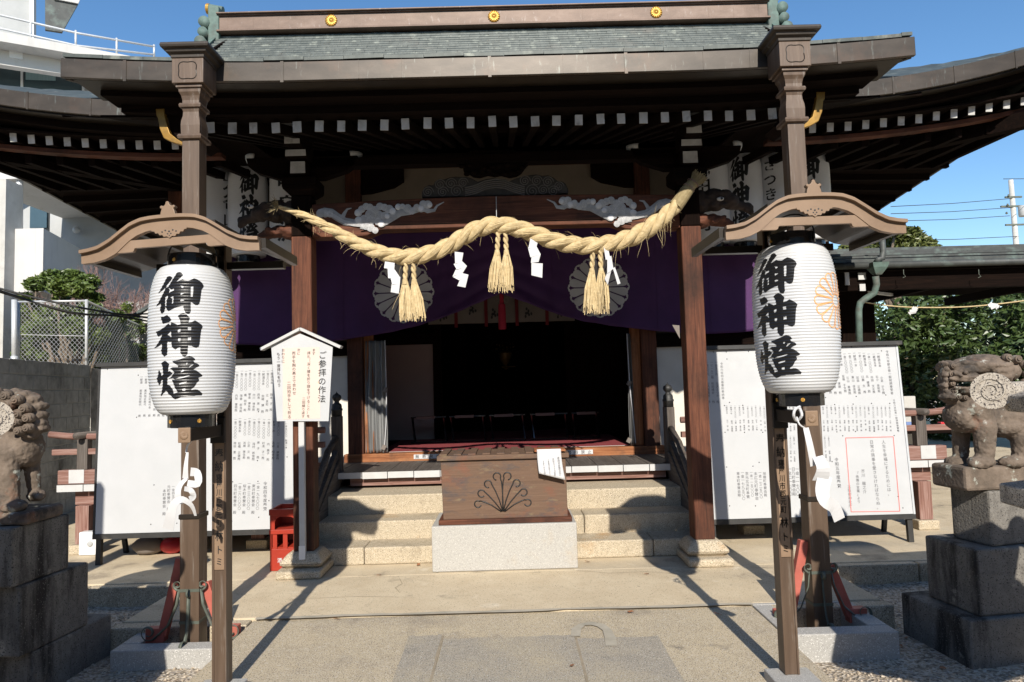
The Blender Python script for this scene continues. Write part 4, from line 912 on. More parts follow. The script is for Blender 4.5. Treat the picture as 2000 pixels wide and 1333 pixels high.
# ------------------------------------------------------------------ ornamental rain pillars with stone drain kerbs
def sq(mb, prof, x=0, y=0):
    return mb.lathe([(r*math.sqrt(2), z) for r, z in prof], (x,y,0), 4, rot=pi/4)
def spiral(c, r0, turns, a0, sgn, n=22):
    return [Vector((c[0]+sgn*cos(a0+2*pi*turns*i/n)*r0*(1-.62*i/n), c[1], c[2]+sin(a0+2*pi*turns*i/n)*r0*(1-.62*i/n))) for i in range(n+1)]
def make_rain_pillar():
    root = thing('rain_pillar', 'x', 'downpipe', (0,0,0), 'square bronze rain pillars at the porch corners')
    sh = sq(MB(), [(.066,-.12),(.066,.78),(.062,.79),(.061,3.455)]); build('shaft', sh, M['bronze'], root, bevel=.004)
    build('band', sq(MB(), [(.068,.775),(.073,.78),(.073,.805),(.068,.81)]), M['bronze_dark'], root, bevel=.003)
    build('neck', sq(MB(), [(.066,3.452),(.082,3.458),(.086,3.475),(.080,3.49),(.066,3.495),(.068,3.56),(.066,3.59),(.058,3.63),(.056,3.66),(.062,3.685),(.076,3.69),(.079,3.705),(.074,3.718),(.060,3.724),(.060,3.745),(.066,3.775),(.078,3.80),(.080,3.825),(.093,3.828),(.093,3.848)]), M['bronze'], root)
    bx = build('collector_box', sq(MB(), [(.112,3.849),(.112,4.03)]), M['bronze'], root, bevel=.004)
    ring = MB(); pts = []
    for k in range(33):
        a = 2*pi*k/32; r = .068-.008*cos(4*a); pts.append((cos(a)*r*1.02, -.1125, 3.94+sin(a)*r))
    ring.tube(pts, .0035, 6); build('quatrefoil', ring, M['bronze_dark'], bx)
    build('cap', sq(MB(), [(.110,4.031),(.118,4.033),(.120,4.055),(.142,4.065),(.146,4.085),(.168,4.09),(.172,4.105),(.168,4.122),(.13,4.14)]), M['gutter'], root, bevel=.003)
    build('cap_top', sq(MB(), [(.165,4.123),(.12,4.147),(.02,4.15)]), M['verdigris'], root)
    build('spout', MB().bb(-.05,.05,.113,.26,3.95,4.02), M['gutter'], root)
    for sx, zt in ((-1,.50),(1,.33)):
        br = build('brace', MB().beam((sx*.085,.0,zt), (sx*.21,.0,-.02), .06, .055, up=(0,1,0)), M['brace'], root, bevel=.004)
        build('brace_foot', MB().bb(sx*.19, sx*.315, -.035,.035,-.06,.035), M['brace'], br, bevel=.004)
        sc = MB(); p = [(sx*.075,-.05,.30),(sx*.09,-.055,.20),(sx*.15,-.055,.06),(sx*.24,-.055,-.02)]+spiral((sx*.285,-.055,.015), .055, 1.2, -2.2, sx)
        sc.tube(p, .011, 6, flat=.3); sc.tube([(sx*.08,-.055,.29)]+spiral((sx*.085,-.055,.33), .028, 1.1, -1.2, sx), .010, 6, flat=.3)
        build('iron_scroll', sc, M['iron'], root, smooth=True)
    sc = MB(); p = [(.0,-.072,.30),(.0,-.078,.18),(.0,-.10,.02),(.0,-.15,-.07)]+[Vector((0,-.165-.035*sin(t),-.05-.035*cos(t))) for t in [k*.45 for k in range(12)]]
    sc.tube(p, .013, 6, flat=.35); sc.tube([Vector((0,-.085-.022*sin(t),.30+.024*cos(t)-.02)) for t in [k*.5 for k in range(11)]], .012, 6, flat=.35)
    build('iron_scroll', sc, M['iron'], root, smooth=True)
    build('strap', sq(MB(), [(.069,.285),(.069,.305)]), M['iron'], root)
    build('strap', sq(MB(), [(.069,.07),(.069,.09)]), M['iron'], root)
    return root
rp_ = make_rain_pillar()
for sx in (-1, 1):
    o = rp_ if sx < 0 else copy_tree(rp_); o.location = (-2.15, -1.53, 0) if sx < 0 else (2.185, -1.55, 0)
    o['label'] = 'square bronze rain pillar with red braces, in front of the left notice board' if sx < 0 else 'square bronze rain pillar with red braces, in front of the right notice board'
for sx in (-1, 1):
    k = thing('drain_kerb', 'grey granite kerb frame around the foot of the %s rain pillar' % ('left' if sx < 0 else 'right'), 'kerb', (sx*2.2, -1.5, GZ), 'granite drain kerbs')
    x0, x1, y0, y1, zt = (-2.60,-1.86,-1.75,-1.16,-.04) if sx < 0 else (1.80,2.52,-1.93,-1.2,.0)
    w_ = .13
    for n_, (a, b, c, d) in (('front_stone', (x0, x1, y0, y0+w_)), ('rear_stone', (x0, x1, y1-w_, y1)), ('side_stone', (x0, x0+w_, y0+w_+.004, y1-w_-.004)), ('side_stone', (x1-w_, x1, y0+w_+.004, y1-w_-.004))):
        build(n_, MB().bb(a, b, c, d, GZ-.06, zt), M['granite_white'], k, bevel=.007)
    build('drain_bed', MB().bb(x0+w_, x1-w_, y0+w_, y1-w_, GZ-.05, GZ-.008), M['dark_stone'], k)

# ------------------------------------------------------------------ offering box on its granite base
ob = build('box_pedestal', MB().bb(-.645,.645,-.22,.45,.003,.402), M['granite_base'], None, bevel=.008, label='pale granite block under the wooden offering box', cat='pedestal')
O = thing('offering_box', 'weathered brown wooden offering box with fan-shaped scroll cut-out', 'offering box', (0, 0, .402))
M['wood_box'] = wood('offering_box_wood', (.115,.070,.046), (.135,.082,.054), (.155,.096,.064), 'x', dirt=[((.185,.070,.042), 2.0, .56, .72, (1,1,1.6)), ((.075,.062,.060), 5, .52, .70, (.8,1,2)), ((.20,.145,.085), 9, .58, .74, (.8,1,2.2))])
build('body', MB().hexa([(-.545,-.155,.445),(.575,-.155,.445),(.575,.38,.445),(-.545,.38,.445)], [(-.56,-.155,.97),(.57,-.155,.97),(.57,.38,.97),(-.56,.38,.97)]), M['wood_box'], O, bevel=.006)
build('base_rail', MB().bb(-.585,.61,-.19,.41,.404,.446), M['wood_red_x'], O, bevel=.005)
build('lid_frame', MB().bb(-.59,.60,-.185,.41,.972,1.015), M['wood_box'], O, bevel=.005)
for k in range(9): build('lid_slat', MB().bb(-.57+.13*k, -.50+.13*k, -.17,.40,1.016,1.03), M['wood_box'], O, bevel=.003)
fan = MB(); fe = MB()
def fp(cx, cy): q = at(650+cx*.35, 866+cy*.35, y=-.1565); return q
for s_ in (-1, 1):
    for stem, (ecx, ecy), r, a0 in (([(950,380),(950,330),(946,260),(941,215)], (916,186), 21, -.5), ([(948,380),(930,320),(908,268),(888,232)], (866,228), 20, .0), ([(945,381),(905,330),(868,290),(848,272)], (830,281), 20, .5), ([(940,382),(885,345),(840,326),(822,322)], (810,340), 19, .9)):
        pts = [fp(*q) for q in stem]
        pts += [fp(ecx+r*cos(a0+t), ecy-r*sin(a0+t)) for t in [k*.42 for k in range(13)]]
        if s_ > 0: 
            cxm = fp(950, 380).x; pts = [Vector((2*cxm-p_.x, p_.y, p_.z)) for p_ in pts]
        fan.tube(pts, .0058, 6)
build('scroll_cutout', fan, M['ink'], O, smooth=True)
nb = thing('paper_note', 'white paper note on an orange clipboard hanging over the offering box lid', 'note', (.42, -.2, 1.03))
build('clip_board', MB().bb(.29,.57,-.205,.02,1.031,1.05), M['wood_orange_x'], nb, bevel=.003)
pp = MB().sheet(lambda u, v: Vector((.312+.215*u+.03*v*v*(.4+u*.6), -.208-.035*v*v-.015*sin(v*3)*u+.012*v*u, 1.055-(.21+.065*u)*v)), 8, 10, (0,.0015,0)); pg = build('paper_sheet', pp, M['paper'], nb, smooth=True)
wr = MB()
for i, s_ in enumerate(('賽銭泥棒警戒中','防犯カメラ作動','お賽銭は箱の中へ','令和六年社務所')):
    x = .50-.045*i; column(wr, s_, Vector((x, -.232, .99-.01*i)), Vector((x+.012, -.262, .83)), Vector((0,-.98,.15)), 0)
build('faded_writing', wr, M['ink_soft'], pg)
for i, (px0, px1, w_) in enumerate(((808,890,'x'),(1080,1158,'x'))):
    a = at(px0, 890 if i == 0 else 882, y=2.262); b = at(px1, 890 if i == 0 else 882, y=2.262)
    t = thing('warning_strip', ('white strip of warning letters left of the offering box, on the threshold', 'white strip of warning letters right of the offering box, on the threshold')[i], 'sign', (a.x, 2.262, .745), 'warning strips on the threshold')
    st_ = build('strip', MB().bb(a.x, b.x, 2.264, 2.269, .745, .80), M['paper'], t)
    wr = MB()
    for k, ch in enumerate('無断昇殿禁止'): put_char(wr, ch, Vector((a.x+(b.x-a.x)*(k+.5)/6, 2.2625, .7725)), Vector((1,0,0)), Vector((0,0,1)), .05, .004)
    build('writing', wr, M['ink'], st_)

# ------------------------------------------------------------------ prayer notice on a white pole
pn = thing('prayer_notice', 'white roofed notice explaining how to pray, on a white pole', 'notice', (-1.78, -.22, .15))
build('pole', MB().bb(-1.815,-1.765,-.235,-.19,.15,1.40), M['white_paint'], pn, bevel=.003)
build('pole_sleeve', MB().bb(-1.818,-1.762,-.239,-.2355,.15,.27), M['white_plastic'], pn)
c4 = [at(*q, y=-.245) for q in ((530,678),(650,678),(642,823),(541,823))]
apex = at(586, 652, y=-.245)
bp = build('board', MB().prism([(c4[3].x,c4[3].z),(c4[2].x,c4[2].z),(c4[1].x,c4[1].z),(apex.x,apex.z),(c4[0].x,c4[0].z)], (0,-.237,0), (1,0,0), (0,0,1), .012), M['board_white'], pn)
ra = [at(*q, y=-.27) for q in ((509,680),(586,640),(665,676))]
for a, b in ((0,1),(1,2)): build('roof_board', MB().beam(ra[a]+Vector((0,.03,-.012)), ra[b]+Vector((0,.03,-.012)), .085, .024), M['white_paint'], pn)
pk = [at(*q, y=-.2495) for q in ((552,680),(624,680),(624,818),(553,818))]
build('pink_sheet', MB().bb(pk[0].x, pk[1].x, -.2505, -.2494, pk[2].z, pk[0].z), M['pink_paper'], bp)
wr = MB(); w2 = MB(); nn = Vector((0,-1,0))
def pcol(mb, s_, x0, y0, x1, y1, off=0): column(mb, s_, at(500+x0/5.128, 620+y0/5.128, y=-.2508), at(500+x1/5.128, 620+y1/5.128, y=-.2508), nn, off)
pcol(wr, 'ご参拝の作法', 668, 335, 658, 860, .004)
pcol(w2, 'まず', 580, 312, 578, 380); pcol(w2, '拝礼（深く腰を折り頭を下げること）を', 530, 340, 524, 1010); pcol(w2, '二回繰り返す', 480, 800, 472, 1010)
pcol(w2, '次に', 428, 312, 426, 380); pcol(w2, '両手を胸の高さで合わせ', 378, 340, 384, 780); pcol(w2, '二回拍手をして祈る', 330, 640, 336, 1018)
pcol(w2, 'おわりに', 272, 312, 272, 460); pcol(w2, 'もう一度拝礼を行う', 224, 350, 232, 700)
build('title_writing', wr, M['ink'], bp); build('writing', w2, M['ink_brown'], bp)

# ------------------------------------------------------------------ the two big donor boards
names = '辻足崎谷川口中井大倉春江森田村木野山本松浅海西加藤小塚林金石岡内東北南原高橋'
given = '健子明美一郎清和正隆幸恵信勝文良博'
rn = random.Random(21)
def donor(k=0):
    am = rn.choice(('一金五〇〇〇','一金一〇〇〇〇','一献酒一本','一献酒五本','一金三〇〇〇','一金二〇〇〇〇'))
    nm = rn.choice(names)+(rn.choice(names) if rn.random() < .85 else '')+'　'+rn.choice(given)+(rn.choice(given) if rn.random() < .7 else '')
    s_ = am+'　'*(8-len(am))+nm; return s_+'　'*(13-len(s_))+'殿'
def board(sx):
    xl, xr = (-4.0, -2.0) if sx < 0 else (2.0, 3.985)
    yb, yt, zb_, zt_ = (.40, .47, .30, 1.93) if sx < 0 else (.36, .48, .275, 1.93)
    lab = 'white donor board with black frame, mostly blank on its left half' if sx < 0 else 'white donor board with black frame and a red-outlined quotation sheet'
    t = thing('donor_board', lab, 'notice board', ((xl+xr)/2, yb, 0), 'white donor boards')
    v = Vector((0, yt-yb, zt_-zb_)); u = Vector((1,0,0)); nrm = u.cross(v).normalized()
    o = Vector((xl, yb, zb_)); L_ = v.length; vn = v.normalized()
    pnl = build('panel', MB().prism([(0,0),(xr-xl,0),(xr-xl,L_),(0,L_)], o-nrm*.02, u, vn, .02), M['board_white'], t)
    fr = MB()
    build('frame_side', MB().prism([(-.022,-.02),(-.002,-.02),(-.002,L_),(-.022,L_)], o-nrm*.03, u, vn, .034), M['black_paint'], t)
    build('frame_side', MB().prism([(xr-xl+.002,-.02),(xr-xl+.022,-.02),(xr-xl+.022,L_),(xr-xl+.002,L_)], o-nrm*.03, u, vn, .034), M['grey_metal'] if sx > 0 else M['black_paint'], t)
    build('frame_bottom', MB().prism([(-.022,-.05),(xr-xl+.022,-.05),(xr-xl+.022,-.003),(-.022,-.003)], o-nrm*.03, u, vn, .036), M['black_paint'], t)
    build('frame_top', MB().prism([(-.03,L_+.002),(xr-xl+.05,L_+.002),(xr-xl+.05,L_+.04),(-.03,L_+.04)], o-nrm*.05, u, vn, .09), M['black_paint'], t)
    for x in (xl+.03, xr-.03):
        build('leg', MB().beam((x, yb+.02, 0.0), (x, yb+.045, zb_+.3), .05, .04), M['black_paint'], t)
        build('stay', MB().beam((x, yb+.50, 0.0), (x, yt+.03, 1.5), .04, .04), M['black_paint'], t)
    n_ = nrm
    def bp_(px, py): return onplane(px, py, o, n_)
    wr = MB(); tk = MB()
    if sx < 0:
        C = lambda s_, x, y0, y1, off=0, dx=0: column(wr, s_, bp_(170+x/3.251, 660+y0/3.251), bp_(170+(x+dx)/3.251, 660+y1/3.251), n_, off)
        C('一献酒　　郡東地区総代　　　殿', 347, 240, 505, 0, -14); C('一献酒　　黒井地区総代　　　殿', 376, 240, 503, 0, -12); C('一献酒一本　郡元町総代会　　殿', 404, 245, 503, 0, -8)
        for i in range(4): C(donor(), 432+29*i, 245, 502, 0, -6)
        for i in range(9): C(donor(), 955+27.5*i+rn.uniform(-2,2), 205+rn.uniform(-5,5), 475+rn.uniform(-12,4), rn.choice((0,.003,.006)), -8)
        for i in range(11): C(donor(), 912+30.5*i+rn.uniform(-2,2), 508+rn.uniform(-5,5), 780+rn.uniform(-12,4), rn.choice((0,.003,.006)), -8)
        for i, s_ in enumerate(('一金一九七〇〇〇','東井町奉賛会　殿','一金二三八〇〇〇','桜木町奉賛会　殿','一金二六八〇〇〇','四元町奉賛会　殿','一金三七九〇〇〇')): C(s_, 1088-29*i, 915+14*(i%2), 1095+26*(i%2), 0, -6)
        C('令和四年度奉賛', 1132, 912, 1100, .006, -2)
        C('一金四五〇〇〇', 548, 935, 1080); C('元町奉賛会　殿', 520, 935, 1100, 0, -3); C('本町奉賛会　殿', 492, 960, 1130, 0, -3)
        C('一金五〇〇〇　献酒一本', 1265, 540, 705, .012)
        for x, y in ((130,200),(340,190),(325,238),(315,505),(1090,155),(1088,470),(1082,780),(905,485),(925,915),(1085,912),(1155,1035),(1090,1140),(920,1165),(425,935),(405,1185),(570,1178),(1270,757)): tk.ell(bp_(170+x/3.251, 660+y/3.251), .006, 6, 4)
    else:
        C = lambda s_, x, y0, y1, off=0, dx=0: column(wr, s_, bp_(1360+x/3.507, 660+y0/3.507), bp_(1360+(x+dx)/3.507, 660+y1/3.507), n_, off)
        for i, s_ in enumerate(('一金五万円　　北沢さつき　殿','一ビール二箱　松田靖史　　殿','一金三万円　　川内喜重郎　殿')): C(s_, 134-30*i, 158, 450, .004, 14)
        C('令和六年例大祭寄附奉納者', 172, 168, 422, 0, 12)
        for i in range(14): C(donor(), 1245-33*i+rn.uniform(-2,2), 98+rn.uniform(-5,5), 385+rn.uniform(-10,6), rn.choice((0,.003,.006)), 40)
        C('令和六年節分祭一般祝詞奉賛者', 1305, 85, 390, .002, 36)
        for i in range(40):
            x = 1322-28.6*i
            C(donor(), x+rn.uniform(-2,2), 462+rn.uniform(-4,3), 642+rn.uniform(-8,3), rn.choice((0,0,.004)), 10)
        C('令和六年秋祭一般神輿奉賛者', 1352, 420, 645, 0, 32)
        for i, s_ in enumerate(('旭橋町奉賛会殿','一金一七二五〇〇','末広元町奉賛会','一金一一五〇〇〇','京元北浜町奉賛','一金一七九五〇〇','東本町奉賛会殿')): C(s_, 465-30*i, 918+(i%2)*-6, 1090+12*(i%3), 0, 10)
        for i, s_ in enumerate(('一金一一七〇〇','日乃町奉賛会殿','一金二一七〇〇')): C(s_, 690-26*i, 885, 1085, 0, 6)
        for i in range(3): C(donor(), 905-27*i, 668, 850, 0, 12)
        for i in range(3): C(donor(), 668-25*i, 668, 850, 0, 6)
        C('令和五年度奉賛', 958, 820, 1030, .006, 22)
        C('人生を幸福にするためには、', 1280, 700, 1085, 0, 45); C('日常の瑣事を愛さなければならぬ。', 1198, 700, 1178, 0, 52); C('芥川　龍之介', 1140, 900, 1068, 0, 14); C('『侏儒の言葉』より', 1100, 915, 1135, 0, 14); C('大阪府神社庁', 1046, 1005, 1165, 0, 10)
        rb_ = MB()
        q = [bp_(1360+x/3.507, 660+y/3.507)+n_*.003 for x, y in ((1022,686),(1348,678),(1393,1188),(1060,1192))]
        for a, b in zip(q, q[1:]+q[:1]): rb_.beam(a, b, .006, .003, up=n_)
        M['red_line'] = mat('red_ink_line', [(.3, (.75,.16,.15)), (.7, (.8,.22,.2))], rough=.7)
        build('red_outline', rb_, M['red_line'], pnl)
        for x, y in ((1062,62),(1268,90),(1300,55),(1298,392),(1095,402),(885,410),(117,98),(205,98),(357,94),(210,146),(228,443),(193,465),(318,463),(948,458),(1074,455),(1200,450),(1325,450),(197,648),(330,648),(455,648),(963,645),(1090,642),(1218,640),(1380,637),(1003,672),(1355,670),(208,886),(388,880),(430,854),(228,1152),(405,1152),(1415,1166),(1382,1088),(975,1020),(930,848)): tk.ell(bp_(1360+x/3.507, 660+y/3.507), .006, 6, 4)
    build('writing', wr, M['ink_soft'], pnl); build('tack', tk, M['ink'], pnl)
    return t
board(-1); board(1)

# ------------------------------------------------------------------ red bottle crate on end
cr = thing('bottle_crate', 'red plastic bottle crate standing on end beside the left pillar', 'crate', (-2.03, .1, .003))
cm_ = M['crate']; cx0, cx1, cy0, cy1, cz1 = -2.15, -1.87, -.02, .28, .56
build('side', MB().bb(cx0, cx0+.016, cy0, cy1, .004, cz1), cm_, cr, bevel=.003); build('side', MB().bb(cx1-.016, cx1, cy0, cy1, .004, cz1), cm_, cr, bevel=.003)
build('back', MB().bb(cx0+.017, cx1-.017, cy1-.014, cy1, .004, cz1), cm_, cr)
fr = MB().bb(cx0+.0165, cx1-.0165, cy0, cy0+.014, .004, .20); build('lower_panel', fr, cm_, cr, bevel=.003)
for z0, z1 in ((.335,.375),(.505,cz1)): build('rim', MB().bb(cx0-.006, cx1+.006, cy0-.007, cy0+.016, z0, z1), cm_, cr, bevel=.003)
build('grip_arch', MB().prism([(cx0+.017,.376),(cx0+.045,.376),(cx0+.045,.44),(cx0+.06,.475),(cx0+.09,.49),(cx1-.09,.49),(cx1-.06,.475),(cx1-.045,.44),(cx1-.045,.376),(cx1-.017,.376),(cx1-.017,.504),(cx0+.017,.504)], (0,cy0+.012,0), (1,0,0), (0,0,1), .012), cm_, cr)
for x in (cx0+.045, (cx0+cx1)/2, cx1-.045): build('divider', MB().bb(x-.02, x+.02, cy0+.002, cy0+.014, .2005, .3345), cm_, cr)
for z in (.20,.36): build('shelf', MB().bb(cx0+.017, cx1-.017, cy0+.015, cy1-.015, z, z+.012), cm_, cr)
lg = MB(); put_char(lg, '酒', Vector((-2.06,cy0-.0015,.10)), Vector((1,0,0)), Vector((0,0,1)), .045, .012); put_char(lg, '造', Vector((-1.93,cy0-.0015,.10)), Vector((1,0,0)), Vector((0,0,1)), .045, .012)
lg.prism([(cos(k*pi/12)*.03, sin(k*pi/12)*.03) for k in range(24)], (-1.995, cy0-.0005, .10), (1,0,0), (0,0,1), .001); lgo = build('white_lettering', lg, M['paper'], cr)
lg = MB(); put_char(lg, '沢', Vector((-1.995,cy0-.0025,.10)), Vector((1,0,0)), Vector((0,0,1)), .045, .01); build('red_letter', lg, cm_, lgo)

# ------------------------------------------------------------------ straw rope with tassels and paper streamers
RP = [(545,404),(572,414),(600,424),(632,440),(660,455),(690,472),(720,486),(750,496),(780,502),(810,501),(840,495),(870,484),(900,466),(925,451),(950,442),(975,440),(1000,443),(1025,451),(1050,460),(1080,470),(1110,477),(1140,480),(1170,479),(1200,474),(1230,465),(1260,450),(1285,433),(1305,416),(1322,400)]
RR = [3.5,5.5,7.5,9,10.5,12,13,14,14.5,14.5,14.5,14.5,15,15,15.5,15.5,15.5,15.5,15.5,15.5,15.5,15.5,15.5,15.5,16,16,15,14,12.5]
ry = lambda px: -.34+.0*px
path = [at(px, py, y=-.30 if px < 600 else -.36) for px, py in RP]
def cr_(pts, n):     # smooth resample
    out = []
    for i in range(len(pts)-1):
        p0, p1, p2, p3 = pts[max(i-1,0)], pts[i], pts[i+1], pts[min(i+2,len(pts)-1)]
        for k in range(n):
            t = k/n; out.append(.5*((2*p1)+(p2-p0)*t+(2*p0-5*p1+4*p2-p3)*t*t+(3*p1-p0-3*p2+p3)*t**3))
    out.append(pts[-1]); return out
sp_ = cr_(path, 7); rr_ = [r/219 for r in [RR[min(int(i/7), len(RR)-1)]+(RR[min(int(i/7)+1, len(RR)-1)]-RR[min(int(i/7), len(RR)-1)])*((i%7)/7) for i in range(len(sp_))]]
R_ = thing('straw_rope', 'thick twisted straw rope sagging between the two porch pillars', 'rope', path[8])
def frame(i):
    t = (sp_[min(i+1,len(sp_)-1)]-sp_[max(i-1,0)]).normalized(); n = Vector((0,-1,0)); n = (n-t*n.dot(t)).normalized(); return t, n, t.cross(n)
L_ = [0]
for a, b in zip(sp_, sp_[1:]): L_.append(L_[-1]+(b-a).length)
for k in range(3):
    pts = []; rad_ = []
    for i, p in enumerate(sp_):
        t, n, b = frame(i); a = -2*pi*L_[i]/.46+2*pi*k/3; r = rr_[i]
        pts.append(p+(n*cos(a)+b*sin(a))*r*.52); rad_.append(r*.60)
    sm_ = MB().tube(pts, rad_, 12)
    rk = random.Random(k)
    for q in range(30):     # single straws lying along the strand
        i0 = rk.randrange(0, len(pts)-40); n_ = rk.randrange(25, 40); a0 = rk.uniform(0, 6.28); st_p = []
        for i in range(i0, min(i0+n_*2, len(pts))):
            t, n, b = frame(i); a = a0+(i-i0)*.05; st_p.append(pts[i]+(n*cos(a)+b*sin(a))*(rad_[i]+.0005))
        sm_.tube(st_p, .0028, 4)
    build('rope_strand', sm_, M['straw'], R_, smooth=True)
fr = MB(); rf = random.Random(9)
def hair(mb, p, d, ln, g=.4, r=.0016):
    pts = [p]; v = d.normalized()
    for k in range(4):
        v = (v+Vector((rf.uniform(-.25,.25), rf.uniform(-.25,.25), -g*.4+rf.uniform(-.2,.2)))).normalized(); pts.append(pts[-1]+v*ln/4)
    mb.tube(pts, [r,r,r*.9,r*.7,r*.4], 3, cap=False)
for _ in range(420):
    i = rf.randrange(10, len(sp_)-2); t, n, b = frame(i); a = rf.uniform(0, 6.28)
    d = (n*cos(a)+b*sin(a)); hair(fr, sp_[i]+d*rr_[i]*.95, d*.7+t*rf.choice((-1,1))*rf.uniform(.3,1.4), rf.choice((.02,.03,.04,.06,.10)), .5, .0012)
for _ in range(16):
    i = rf.randrange(150, len(sp_)-4); t, n, b = frame(i); hair(fr, sp_[i]+Vector((0,-.05,-rr_[i])), Vector((rf.uniform(-.5,.5), -.1, -1)), rf.uniform(.08,.22), .6, .0012)
build('loose_straw', fr, M['straw'], R_, kind='stuff')
# brush end at the right, thin end at the left
e = MB(); c0 = at(1322,400,y=-.36); c1 = at(1342,372,y=-.36); c2 = at(1362,350,y=-.36); ax = (c2-c0).normalized()
e.tube([c0-ax*.02, c0+ax*.03, c1, c1+ax*.06, c2-ax*.04], [.064,.062,.058,.05,.045], 14)
for _ in range(170):
    a = rf.uniform(0,6.28); q = rf.random()**.5; s1 = ax.cross(Vector((0,1,0))).normalized(); d = s1*cos(a)+Vector((0,1,0))*sin(a)
    p = c2-ax*.05+d*.044*q; e.tube([p, p+ax*.04+d*.016*q, p+ax*rf.uniform(.08,.105)+d*(.03+.012*rf.random())*q], [.003,.0028,.0024], 4)
build('brush_end', e, M['straw_old'], R_, smooth=False)
for q in (.35, .8): build('binding', MB().tube([c1+ax*(.13*q-.02)+(s1*cos(a)+Vector((0,1,0))*sin(a))*.056 for a in [k*pi/8 for k in range(17)]], .004, 5), M['twig'], R_)
e = MB()
for _ in range(46):
    p = path[0]; hair(e, p, Vector((-rf.uniform(.2,1), -rf.uniform(.2,.6), rf.uniform(-.6,.9))), rf.uniform(.05,.13), .1, .002)
build('frayed_end', e, M['straw_old'], R_)
build('hanging_string', MB().tube([at(969,384,y=-.2), at(970,440,y=-.33)], .003, 5), M['white_paint'], R_)
# tassels
for px, pt, pb, sk in ((800,512,626,.03),(980,455,570,-.01),(1165,488,612,.0)):
    for s_ in (-1, 1):
        top = at(px+s_*7, pt, y=-.37); mid = at(px+s_*9, pt+ (pb-pt)*.33, y=-.385); bot = at(px+s_*14+sk*200, pb, y=-.39)
        T = MB()
        for k in range(2):
            pts = []; 
            for j in range(15):
                q = j/14; c = top+(mid-top)*q; a = 9*q+pi*k; pts.append(c+Vector((cos(a), sin(a), 0))*.011)
            T.tube(pts, .013, 7)
        T.tube([mid+Vector((0,0,.02)), mid, mid-Vector((0,0,.03))], [.021,.024,.026], 10)
        for _ in range(75):
            a = rf.uniform(0,6.28); q = rf.random()**.5; w_ = rf.uniform(.75,1.04)
            p0 = mid+Vector((cos(a)*.022*q, sin(a)*.02*q, .0)); ln = (bot-mid)*w_
            p2 = mid+ln+Vector((cos(a)*.062*q, sin(a)*.05*q, 0)); p1 = (p0+p2)/2+Vector((cos(a)*.016*q, sin(a)*.012*q, .01))
            T.tube([p0, p1, p2], [.0036,.0040,.0034], 4)
        for _ in range(5): hair(T, mid, Vector((rf.uniform(-.4,.4), -.2, -1)), .28, .8, .002)
        build('straw_tassel', T, M['straw'], R_)
def shide(pxs, lab, y=-.40, w=.07):
    t = thing('paper_streamer', lab, 'paper streamer', at(*pxs[0][0], y=y), 'white paper streamers on the straw rope')
    m = MB()
    for i, (a, b) in enumerate(zip(pxs, pxs[1:])):
        p = [at(*a[0], y=y-.006*i), at(*a[1], y=y-.006*i), at(*b[1], y=y-.006*i-.03*(i%2)), at(*b[0], y=y-.006*i-.03*(i%2))]
        m.sheet(lambda u, v: (p[0]*(1-u)+p[1]*u)*(1-v)+(p[3]*(1-u)+p[2]*u)*v, 2, 3, (0,.0012,0))
    build('folded_paper', m, M['paper'], t)
    return t
def zig(segs, lab):
    t = thing('paper_streamer', lab, 'paper streamer', at(*segs[0][0], y=-.4), 'white paper streamers on the straw rope')
    for i, s_ in enumerate(segs):
        y = -.40-.004*i; q = [at(*s_[0], y=y-.012), at(*s_[1], y=y), at(*s_[2], y=y-.002), at(*s_[3], y=y-.022)]
        build('paper_fold', MB().sheet(lambda u, v: (q[0]*(1-u)+q[1]*u)*(1-v)+(q[3]*(1-u)+q[2]*u)*v, 2, 3, (0,.0012,0)), M['paper'], t)
zig([[(752,511),(771,514),(770,527),(750,524)],[(757,525),(771,527),(782,543),(758,544)],[(763,544),(782,541),(781,556),(766,556)],[(765,555),(781,555),(779,574),(763,571)]], 'white zigzag paper streamer beside the left straw tassel')
zig([[(888,492),(905,494),(902,512),(889,516)],[(886,516),(902,510),(912,520),(892,527)],[(890,527),(912,520),(903,535),(884,540)],[(884,541),(903,534),(915,537),(897,548)],[(899,545),(915,537),(909,562),(893,559)]], 'white zigzag paper streamer between the left and middle tassels')
zig([[(1036,466),(1050,475),(1046,488),(1032,485)],[(1031,484),(1047,480),(1056,497),(1036,503)],[(1038,503),(1056,497),(1052,512),(1037,514)],[(1038,514),(1060,515),(1059,543),(1038,538)]], 'white zigzag paper streamer between the middle and right tassels')
zig([[(1179,482),(1187,482),(1192,505),(1183,508)],[(1186,503),(1194,500),(1198,525),(1186,535)],[(1186,533),(1194,528),(1187,557),(1181,545)],[(1197,524),(1201,522),(1212,554),(1206,556)]], 'torn white paper streamer hanging in strips right of the right tassel')
